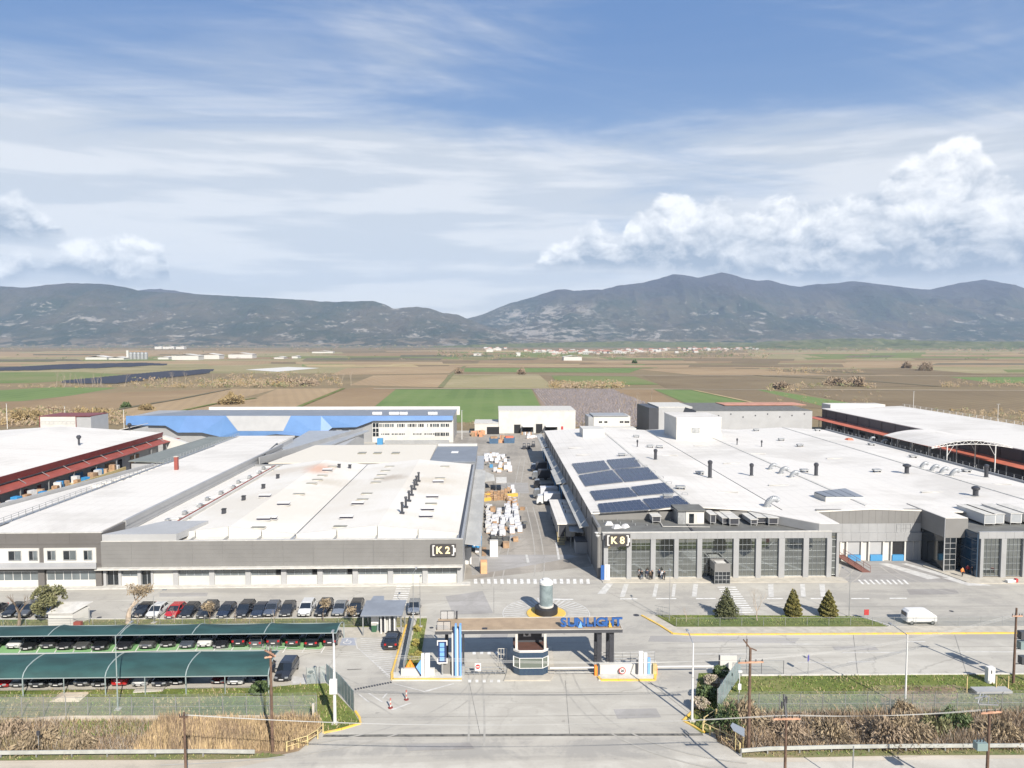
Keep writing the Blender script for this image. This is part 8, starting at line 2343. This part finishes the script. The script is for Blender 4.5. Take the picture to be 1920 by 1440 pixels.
MB().rbox((x,y,.35),(.8,.3,.18),.1).build('body',M['white_paint'],t);MB().rbox((x+.9,y,.45),(.2,.22,.3),.1).build('crate',M['red'],t);MB().tube((x-.5,y-.2,.22),(x-.5,y+.2,.22),.22,n=10).build('wheel',M['tyre'],t);MB().tube((x+.7,y-.2,.22),(x+.7,y+.2,.22),.22,n=10).build('wheel',M['tyre'],t)
# vegetation
def leaf_cloud(name,pts,size,m,parent,n_per=1,up=.3,seed=0,asp=1.6):
  """small leaf quads at pts (n,3), random orientation"""
  g=np.random.default_rng(seed);pts=np.asarray(pts,float);N=len(pts)
  a=g.normal(size=(N,3));a/=np.linalg.norm(a,axis=1)[:,None]
  b=g.normal(size=(N,3));b-=(a*b).sum(1)[:,None]*a;b/=np.linalg.norm(b,axis=1)[:,None]
  s=g.uniform(.6,1.3,(N,1))*size
  V=np.stack([pts-a*s*asp-b*s*.3,pts+b*s,pts+a*s*asp,pts-b*s],1).reshape(-1,3)
  I=np.arange(4*N)
  return np_mesh(name,V,4,I,m if isinstance(m,list)else[m],parent=parent)
def branches(mb,p,d,L,r,depth,g,spread=.55,ends=None,n=5,up=.0,seg=2):
  q=Vector(p);dd=Vector(d).normalized()
  for k in range(seg):
    nd=(dd+Vector((g.uniform(-.18,.18),g.uniform(-.18,.18),g.uniform(-.08,.12)+up))).normalized()
    e=q+nd*(L/seg);r2=r*(.86 if k<seg-1 else .74)
    mb.tube(q,e,r,r2,n,caps=False);q,dd,r=e,nd,r2
  if ends is not None:ends.append((q.copy(),depth))
  if depth<=0:return
  for k in range(g.choice([2,3,3])):
    nd=(dd+Vector((g.uniform(-1,1),g.uniform(-1,1),g.uniform(-.3,.7)))*spread).normalized()
    branches(mb,q,nd,L*g.uniform(.6,.85),r*.72,depth-1,g,spread,ends,max(3,n-1),up,seg)
def bare_tree(lab,px,py,ptop,seed,depth=4,trunk=.16,m='bark',spread=.6,name='bare_tree',Y=None,h=None,tm=None,group=None,sway=.0,twigs=0):
  x,y,_=P(px,py)
  if Y:y=Y;x=XY(px,Y,2)
  h=h or on(px,ptop,y)[1]
  t=thing(name,lab,'tree',(x,y,0),group);g=random.Random(seed);b=MB();ends=[]
  branches(b,(0,0,-.1),(sway,0,1),h*.34,trunk,depth,g,spread,ends,7,.06)
  zs=max(v[2]for v in b.v);k=h/zs
  b.v=[(v[0]*k,v[1]*k,v[2]*k if v[2]>0 else v[2])for v in b.v]
  b.build('trunk',M[m],t,world=False)
  if twigs:
    pts=[]
    for e,dp in ends:
      if dp<=1:
        for _ in range(twigs):pts.append(tuple(e*k+Vector((g.gauss(0,.22),g.gauss(0,.22),g.gauss(0,.2)))))
    leaf_cloud('twigs',pts,.07,M[tm or 'twig'],t,seed=seed,asp=3.5)
  return t
def crown_pts(n,fn,seed):
  g=np.random.default_rng(seed);P_=[]
  while len(P_)<n:
    q=g.uniform(-1,1,3)
    if fn(q,g):P_.append(q)
  return np.array(P_)
def leafy(lab,px,py,ptop,w,leaf,seed,shape,n=3500,size=.09,name='tree',cat='tree',trunk=.14,base=.25,m='bark',d=None):
  x,y,_=P(px,py);h=on(px,ptop,y)[1];d=d or w
  t=thing(name,lab,cat,(x,y,0));g=random.Random(seed)
  cl=[(np.array([g.uniform(-.8,.8),g.uniform(-.8,.8),g.uniform(-.8,.85)]),g.uniform(.22,.42))for _ in range(26)]
  def fn(q,gg):
    z=(q[2]+1)/2;rr_=math.hypot(q[0],q[1])
    if shape=='cone':lim=(1-z)**.8*(1.0 if z>.16 else .75+z*1.6)*(.93+.12*math.sin(z*40+3*math.atan2(q[1],q[0])));return lim*(.55 if gg.random()<.2 else .86)<rr_<lim or(gg.random()<.08 and rr_<lim)
    if shape=='fir':lim=(1-z)*(.55+.5*((1-z)*7.5%1))*(.8+.35*abs(math.sin(2.5*math.atan2(q[1],q[0])+z*9)));return rr_<lim
    r3=np.linalg.norm(q)
    if r3>1:return False
    return any(np.linalg.norm(q-c_)<r_ for c_,r_ in cl)
  pts=crown_pts(n,fn,seed);pts=pts*[w/2,d/2,h*(1-base)/2]+[0,0,h*base+h*(1-base)/2]
  leaf_cloud('crown',pts,size,M[leaf],t,seed=seed)
  b=MB();g2=random.Random(seed+1)
  if shape in('cone','fir'):b.tube((0,0,-.05),(0,0,h*.93),trunk,.02,7)
  else:branches(b,(0,0,-.05),(0,0,1),h*.36,trunk,3,g2,.6,None,7)
  b.build('trunk',M[m],t,world=False)
  return t
leafy('feathery dark fir tree in front of the glass entrance',1362,1158,1096,4.0,'fir_leaf',1,'fir',3800,.085,'fir_tree',base=.08)
leafy('olive brown cone shaped cypress beside the bare tree',1487,1155.5,1101,2.9,'cypress_leaf',2,'cone',6500,.085,'cypress_tree',base=.05)
leafy('olive brown cone shaped cypress farthest along the lawn',1553,1156,1105,3.1,'cypress_leaf',3,'cone',6500,.085,'cypress_tree',base=.05)
leafy('leafy olive green tree behind the white panelled shed',93,1167,1094,4.6,'olive_leaf',4,'blob',3000,.10,'olive_tree',base=.16)
for i,(px,py,pt,w,lf,l_)in enumerate([(1352,1268,1250,2.1,'bush_leaf','dark green oleander bush at the white wall end'),(1335,1286,1268,2.2,'blossom','pale flowering oleander bush second from the wall end'),(1326,1312,1288,2.6,'bush_leaf','dark green oleander bush third from the wall end'),(1313,1330,1309,2.1,'blossom','pale flowering oleander bush next to the white lamp post')]):
  leafy(l_,px,py,pt,w,lf,20+i,'blob',1500,.09,'oleander_bush','bush',.05,.08)
leafy('dark green bush by the panel fence foot',1331,1345,1330,1.3,'bush_leaf',29,'blob',700,.08,'green_bush','bush',.04,.05)
leafy('dark green bush under the forked wooden pole',487,1299,1280,2.4,'bush_leaf',30,'blob',1600,.09,'green_bush','bush',.04,.05)
for i,(px,py,pt,w,l_)in enumerate([(783,1185,1172,1.3,'first from the kiosk'),(780,1212,1198,1.2,'middle one'),(776,1240,1225,1.5,'last before the warning triangle'),(785,1228,1220,1.0,'small one near the grass edge')]):
  leafy('yellow green shrub in the gate planter, '+l_,px,py,pt,w,'yellow_leaf',40+i,'blob',700,.07,'planter_shrub','shrub',.03,.1)
bare_tree('wide pollarded bare tree with thick pale trunk before the office block',240,1168,1100,5,4,.34,'pale_bark',1.0,'pollarded_tree',tm='dry_leaf',twigs=10)
bare_tree('dead grey tree with crooked limbs in front of the parked estate car',35,1175,1114,6,3,.2,'bark',.75)
bare_tree('small pale bare tree between black and white cars',261,1168,1146,7,3,.07,'pale_bark',.7)
bare_tree('small bare tree before the red hatchback',327,1168,1140,8,3,.06,'pale_bark',.6)
bare_tree('brown twiggy tree before the tall dark grey car',394,1168,1130,9,3,.08,'bark',.45,tm='dry_leaf',twigs=14)
bare_tree('thin bare sapling between two dark parked cars',441,1166,1140,10,3,.05,'pale_bark',.5)
bare_tree('bushy russet leaved tree before a dark estate car',606,1164,1125,11,3,.08,'bark',.6,tm='dry_leaf',twigs=16)
bare_tree('thin tree with a few dry leaves beside the kiosk',664,1172,1140,12,3,.06,'bark',.55,tm='dry_leaf',twigs=5)
bare_tree('thin sapling between silver and slate cars',514,1170,1140,13,3,.05,'pale_bark',.5)
bare_tree('round crowned bare tree between the fir and first cypress',1420,1166,1099,14,4,.10,'pale_bark',.65)
bare_tree('slim bare sapling near the tip of the conifer island',1286,1167,1138,15,3,.04,'pale_bark',.5)
bare_tree('dry brown bush at the foot of the long white hall',8,985,950,16,3,.12,'twig',.7,Y=121,h=6.5,tm='dry_leaf',twigs=12)
def inside(poly,X,Y):
  c_=np.zeros(len(X),bool);n=len(poly);j=n-1
  for i in range(n):
    xi,yi=poly[i];xj,yj=poly[j]
    c_^=((yi>Y)!=(yj>Y))&(X<(xj-xi)*(Y-yi)/(yj-yi+1e-9)+xi);j=i
  return c_
def tufts(name,lab,pix,dens,h,w,mats,seed,lean=.35,cat='grass',patch=None,z0=0.0,vis=True):
  poly=[P(x,y)[:2]for x,y in pix];g=np.random.default_rng(seed)
  xs=[p[0]for p in poly];ys=[p[1]for p in poly];A=(max(xs)-min(xs))*(max(ys)-min(ys));N=int(A*dens)
  X=g.uniform(min(xs),max(xs),N);Y=g.uniform(min(ys),max(ys),N);k=inside(poly,X,Y)
  f=np.sin(X*.35+1.3*np.sin(Y*.9+seed))*.5+np.sin(X*1.1+Y*.7)*.3+g.normal(0,.35,N)
  if patch is not None:k&=f>patch
  X,Y,f=X[k],Y[k],f[k];N=len(X)
  H=g.uniform(h[0],h[1],N)*(1+.35*np.clip(f,-1,1));a=g.uniform(0,6.283,N);lx,ly=g.normal(0,lean,N)*H,g.normal(0,lean,N)*H
  W=g.uniform(w[0],w[1],N);dx_,dy_=np.cos(a)*W,np.sin(a)*W
  Z=np.full(N,z0)
  V=np.stack([np.stack([X-dx_,Y-dy_,Z],1),np.stack([X+dx_,Y+dy_,Z],1),np.stack([X+lx+dx_*.5,Y+ly+dy_*.5,Z+H*.8],1),np.stack([X+lx*1.3-dx_*.2,Y+ly*1.3-dy_*.2,Z+H],1)],1).reshape(-1,3)
  mi=np.clip(((f+g.normal(0,.4,N))*.5+.5)*len(mats),0,len(mats)-1).astype(int)
  o=np_mesh(name,V,4,np.arange(4*N),mats,mi)
  return tag(o,lab,cat,kind='stuff')
def bm_(n,c_,c2):return mat(n,c_,.9,color2=c2,scale=.6)
gr=[bm_('blade_green',(.13,.20,.04),(.09,.15,.03)),bm_('blade_yellow',(.22,.23,.08),(.16,.19,.05)),bm_('blade_dry',(.30,.25,.14),(.22,.18,.10))]
rd=[bm_('reed_tan',(.39,.29,.175),(.28,.20,.12)),bm_('reed_brown',(.29,.21,.14),(.20,.15,.10)),bm_('reed_straw',(.52,.39,.22),(.40,.30,.17)),bm_('reed_grey',(.31,.265,.22),(.20,.17,.135))]
tufts('grass','green grass on the parking lawn',[(-200,1342),(-200,1297),(300,1293),(500,1290),(562,1285),(612,1283),(660,1335),(674,1356),(612,1373),(596,1342)],16,(.08,.30),(.03,.09),gr,1)
tufts('grass','green grass on the eastern verge',[(1380,1269),(2150,1265),(2150,1334),(1350,1334)],15,(.08,.28),(.03,.09),gr,2)
tufts('grass','grass round the oleander bushes',[(1286,1352),(1302,1334),(1312,1264),(1352,1264),(1342,1370),(1318,1372)],25,(.1,.3),(.03,.08),gr,3)
tufts('grass','short grass on the conifer island',[(1230,1155),(1268,1174),(1660,1173.5),(1610,1157)],16,(.05,.2),(.03,.08),gr[:2],4,z0=.13)
tufts('grass','grass along the tree strip',[(-150,1173),(-150,1163),(340,1162),(690,1159),(765,1159),(755,1176),(640,1176)],14,(.05,.2),(.03,.08),gr,5)
tufts('grass','grass in the gate planter',[(756,1261),(781,1161),(800,1160.5),(789,1225),(785,1261)],26,(.06,.2),(.03,.08),gr[:2],6,z0=.11)
tufts('grass','roadside grass below the guard rails',[(-200,1427),(-200,1415),(400,1413),(500,1413),(530,1416),(495,1421),(400,1424)],20,(.06,.25),(.03,.08),gr,7)
tufts('grass','roadside grass below the eastern guard rail',[(1393,1419),(1393,1411),(1700,1405),(2100,1403),(2100,1413),(1700,1415),(1500,1419)],20,(.06,.25),(.03,.08),gr,8)
WB=[(-160,1411),(-160,1357),(130,1354),(596,1351),(600,1366),(575,1398),(540,1409)]
tufts('reeds','dry tan reeds filling the ditch bank beside the parking fence',[(250,1411),(300,1356),(596,1352),(600,1368),(573,1398),(540,1409)],130,(.6,1.35),(.02,.05),[rd[0],rd[2],rd[1]],11,.10,'reeds')
tufts('reeds','brown weeds and low brush on the western ditch bank',[(-160,1411),(-160,1357),(130,1354),(330,1355),(290,1411)],70,(.25,.95),(.015,.045),[rd[1],rd[3],rd[0],rd[3],gr[2]],12,.25,'weeds')
EB=[(1342,1384),(1350,1340),(1600,1340),(2100,1337),(2100,1407),(1600,1408),(1395,1412),(1350,1395)]
tufts('brush','brown dry brush filling the eastern ditch bank',EB,90,(.3,1.1),(.015,.045),[rd[1],rd[3],rd[0],rd[3],rd[1]],13,.28,'brush')
tufts('green_weeds','green weeds on the slope of the western bank',[(100,1385),(120,1357),(300,1357),(270,1380)],30,(.3,.8),(.03,.07),gr,14,.3,'weeds')
def shrub(lab,px,py,h,w,m,n,seed,Y=None,name='dry_bush',cat='bush',size=.07,asp=3.0,group=None,trunk='twig'):
  x,y,_=P(px,py)
  if Y:y=Y;x=XY(px,Y,1)
  t=thing(name,lab,cat,(x,y,0),group);g=np.random.default_rng(seed)
  q=g.normal(size=(n,3));q/=np.linalg.norm(q,axis=1)[:,None];q*=g.uniform(.45,1,(n,1))**.6;q[:,2]=np.abs(q[:,2])
  q*=1+.3*np.sin(q[:,:1]*5+seed)*np.cos(q[:,1:2]*6)
  leaf_cloud('crown',q*[w/2,w/2,h],size,M[m]if isinstance(m,str)else m,t,seed=seed,asp=asp)
  b=MB();gg=random.Random(seed)
  for k in range(7):b.tube((0,0,-.05),(gg.uniform(-.3,.3)*w,gg.uniform(-.3,.3)*w,h*gg.uniform(.6,.95)),.03*h,.01,4)
  b.build('stems',M[trunk],t,world=False);return t
for i,(px,py,h,w,m,l_)in enumerate([(70,1400,1.5,4.0,'dry_leaf','tangled brown bush behind the small marker post'),(150,1402,1.2,3.0,'dry_leaf','low brown bush east of the marker post'),(15,1385,1.6,4.5,'twig','brown bush at the western end of the bank'),(1366,1372,2.6,2.8,'bush_leaf','dark bush against the corner of the yellow railing'),(1395,1360,2.8,4.2,'dry_leaf','big straw brown bush around the tall dark pole'),(1660,1390,2.3,4.6,'twig','large purplish bare bush in the eastern brush'),(1700,1385,2.4,5,'dry_leaf','pinkish brown bush beside the purplish one'),(1790,1362,1.6,3.4,'bush_leaf','green shrub among the eastern brush'),(1755,1375,1.5,3.5,'olive_leaf','dull green shrub in the middle of the brush'),(1480,1385,1.6,4,'twig','brown bush behind the level crossarm'),(1560,1385,1.6,4.2,'dry_leaf','brown bush between two road edge poles'),(1880,1385,1.7,4.4,'dry_leaf','brown bush beyond the transformer pole'),(1690,1335,1.3,2.6,'dry_leaf','dry bush at the foot of the leaning lamp post')]):
  shrub(l_,px,py,h,w,m,1500,60+i)
for i,(px,py,h,w,m,l_)in enumerate([(435,757,6,14,'straw','big straw coloured cane clump in the field behind the blue building'),(236,764,3,5,'bush_leaf','dark bush on the ditch in the tan field'),(50,790,5,16,'straw','straw cane clump behind the red hall, west'),(175,786,5,20,'straw','straw cane clump behind the site office'),(275,768,3,8,'straw','straw cane clump near the blue building end'),(1465,730,6,14,'twig','purplish bush on the ditch behind the grey hall'),(1700,690,9,12,'twig','dark round bush in the far eastern field'),(1735,695,12,18,'twig','largest bare bush in the far eastern field'),(1565,722,7,18,'twig','bare thicket in the dark field, west part'),(1605,724,8,18,'twig','bare thicket in the dark field, east part'),(978,702,7,10,'twig','dark bush on the farm track crossing'),(1190,681,6,9,'bush_leaf','green bush at the bend of the far green field'),(534,722,7,22,'twig','brown thicket in the middle fields, west'),(570,722,6,26,'twig','brown thicket in the middle fields, east'),(860,700,6,10,'twig','bush beside the farm track fork')]):
  if m=='straw':M['straw']=mat('cane_straw',(.27,.20,.10),.9,color2=(.19,.145,.07),scale=.3)
  shrub(l_,px,py,h,w,m,1100,90+i,size=.45 if h>4 else .3,asp=2.2)
g=random.Random(4)
tp=[bare_tree('slim pale leafless tree in the line along the field edge',0,700,0,200+i,3,.28,'far_trunk',.42,'field_tree',Y=600,h=16,group='bare trees along the field edge')for i in range(3)]
spots=[(100+g.uniform(0,100),g.uniform(722,726))for _ in range(16)]+[(g.uniform(225,420),g.uniform(723,727))for _ in range(14)]+[(g.uniform(1185,1225),g.uniform(745,795))for _ in range(9)]+[(640,722),(628,720),(658,723),(1165,760),(1172,790)]
for i,(px,py)in enumerate(spots):
  o=tp[i]if i<3 else dup(tp[i%3]);x,y,_=P(px,py);k=g.uniform(.45,.85)*(.7 if py>735 else 1)
  o.location=(x,y,0);o.scale=(k*1.1,k*1.1,k);o.rotation_euler=(0,0,g.uniform(0,6))
  where='west of the cane clump' if px<430 else 'in the middle fields' if px<700 else 'behind the small ribbon window office'
  o['label']='slim pale leafless tree in the line '+where;o['group']='bare trees '+where
def scatter_far(name,lab,regions,mats,seed):
  gg=np.random.default_rng(seed);V=[];I=[];MI=[];c_=0
  for(x0,x1,y0,y1,n,hs)in regions:
    for k in range(n):
      px,py=gg.uniform(x0,x1),gg.uniform(y0,y1);x,y,_=P(px,py);h=gg.uniform(*hs);w=h*gg.uniform(.5,1.3);mi=gg.integers(len(mats))
      for q in range(16):
        a=gg.normal(0,.55,3)*[w,w,h*.5]+[x,y,h*.55];r_=h*gg.uniform(.10,.24);th=gg.uniform(0,6,3)
        V+=[a+[r_*math.cos(t_)*1.1,r_*.4*math.sin(t_*2),r_*math.sin(t_)]for t_ in(th[0],th[0]+2.1,th[0]+4.2)];I+=[c_,c_+1,c_+2];c_+=3;MI.append(mi)
  return tag(np_mesh(name,V,3,I,[M[m_]if m_ in M else _mats[m_]for m_ in mats],MI),lab,'bushes',kind='stuff')
scatter_far('far_thickets','thickets and hedges dotted over the far plain',[(-300,2200,645,651,1500,(7,14)),(-300,900,648,657,300,(4,9)),(1300,2200,645,660,600,(5,11)),(-300,2200,657,676,160,(3,6)),(820,1450,655,672,260,(4,9))],['bush_leaf','olive_leaf','twig','dry_leaf','bark'],5)
scatter_far('hedges','brown hedges and canes along the field boundaries',[(400,560,717,727,150,(2,5)),(1036,1165,722,729,220,(3,4.5)),(1440,1500,724,735,30,(1.5,3)),(1500,1640,720,729,36,(1.5,4)),(1440,1620,692,701,60,(2,4)),(430,640,700,727,120,(1.5,4)),(250,420,712,728,90,(1.5,4)),(0,420,724,728,60,(1,3)),(1450,1650,734,768,60,(.6,1.5)),(1700,1940,770,800,120,(1,2.5)),(0,230,772,798,260,(1.5,3.5)),(860,1130,792,800,120,(.6,1.6)),(1760,1920,716,727,60,(1.5,3))],['dry_leaf','cane_straw','twig','dry_leaf','olive_leaf'],6)
# far buildings
M['tile']=mat('roof_tile',(.30,.15,.11),.8,var=.2,scale=.02);M['plaster']=mat('plaster',(.40,.37,.32),.85,var=.15,scale=.02)
def house(mw,mr):
  t=thing('village_house','x','house',(0,0,0));MB().box(-5,-4,-2,5,4,5.2).build('wall',M[mw],t)
  b=MB();b.add([(-5.5,-4.5,5.2),(5.5,-4.5,5.2),(5.5,4.5,5.2),(-5.5,4.5,5.2),(-4,0,7.6),(4,0,7.6)],[(0,1,5,4),(1,2,5),(2,3,4,5),(3,0,4),(3,2,1,0)]);b.build('roof',M[mr],t)
  for k in(-3,0,3):MB().box(k-.6,-4.1,1.2,k+.6,-4.01,2.8).build('window',M['void'],t)
  return t
hp=[house('plaster','tile'),house('white_wall','tile'),house('white_wall','kerb_white')]
g=random.Random(12);hs_=[]
for i in range(150):
  u=g.random();px=1035+390*u;mid=663-9*u if u>.25 else 662;hs_.append((px,mid+g.gauss(0,2.0),'in the long village before the mountains'))
for i in range(14):hs_.append((g.uniform(1170,1225),g.uniform(645.5,647),'in the upper hamlet behind the village'))
for i in range(14):hs_.append((g.uniform(985,1040),g.uniform(658,662),'at the western end of the village'))
for i in range(10):hs_.append((g.uniform(1700,1770),g.uniform(644.5,646),'in the hamlet under the eastern slope'))
for i in range(8):hs_.append((g.uniform(900,950),g.uniform(653,657),'among the fields west of the village'))
for i,(px,py,w_)in enumerate(hs_):
  o=hp[i]if i<3 else dup(hp[i%3]);x,y,_=P(px,py);k=g.uniform(.7,1.5)
  o.location=(x,y,0);o.scale=(k*1.3,k,k*.9);o.rotation_euler=(0,0,g.uniform(-.6,.6));o['label']=['small tile roofed house ','small white house with red roof ','small pale flat house '][i%3]+w_;o['group']='houses '+w_
def far_shed(lab,p0,p1,py,ptop,m='white_wall',d=30,mr='white_roof'):
  x0,y,_=P(p0,py);x1=XY(p1,y,3);h=on(p0,ptop,y)[1];t=thing('far_shed',lab,'shed',(x0,y,0))
  MB().box(x0,y,-.5,x1,y+d,h).build('wall',M[m],t);b=MB();gable(b,x0-1,x1+1,y-1,y+d,h+.1,h+min(4,(x1-x0)*.08));b.build('roof',M[mr],t)
  return t
for a in[('long white farm shed west of the single white one',322,372,675,667),('white farm shed joined to the long one',372,411,673.5,665.5),('single white farm shed east of the long pair',428,473,672,664.5),('low white farm shed beside the silos',160,200,674.5,670),('second low white shed beside the silos',204,232,674.5,671),('low pale shed between silos and long sheds',296,316,674,670),('pale shed far behind the silos, first',290,303,654.5,650),('pale shed far behind the silos, second',305,326,654.5,650),('pale shed far behind the silos, third',330,345,654.5,650),('white shed with pinkish roof before the village',1057,1091,676,669),('small white block west of the village',968,976,668,661),('small white house in the western plain field',514,532,673,670),('second small white house in the western plain field',547,558,672,668),('white shed group beyond the green field, first',912,925,660,655),('white shed group beyond the green field, second',925,940,657,653),('small white shed north of the green field',888,902,667,663),('long pale greenhouse on the plain',585,624,662,659.5)]:
  far_shed(*a,mr='white_roof')
x0,y,_=P(238,674);t=thing('grain_silos','row of grey steel grain silos with loading tower on the far plain','silos',(x0,y,0))
for k in range(5):
  xx=XY(243+k*7,y,5);MB().lathe([(4.2,0),(4.2,13),(3,15),(.5,16.5)],xx,y+6,16).build('silo',M['galv'],t)
MB().box(x0-1,y,0,x0+3,y+4,20).build('tower',M['white_wall'],t);MB().box(x0+3,y+5,17,XY(273,y,5),y+7,18).build('conveyor',M['card'],t)
def solar_farm(lab,pix,seed):
  poly=[Vector(P(*q))for q in pix];xs=[p.x for p in poly];ys=[p.y for p in poly];b=MB();y=min(ys)
  pl_=[(p.x,p.y)for p in poly]
  while y<max(ys):
    x=min(xs)
    while x<max(xs):
      if inside(pl_,np.array([x+9.0]),np.array([y]))[0]:b.slab([(x,y,.8),(x+18,y,.8),(x+18,y+4,3.0),(x,y+4,3.0)],.2)
      x+=20
    y+=9
  if b.v:tag(b.build('solar_farm',mat('solar_far',(.03,.033,.045),.5)),lab,'solar farm',kind='stuff')
solar_farm('dark solar farm on the western plain, nearer field',[(120,720),(200,712),(310,700),(395,696),(375,703),(300,710),(210,721)],1)
solar_farm('dark solar farm on the western plain, farther field',[(-60,697),(0,693),(120,686),(262,683),(310,685),(200,690),(60,695)],2)
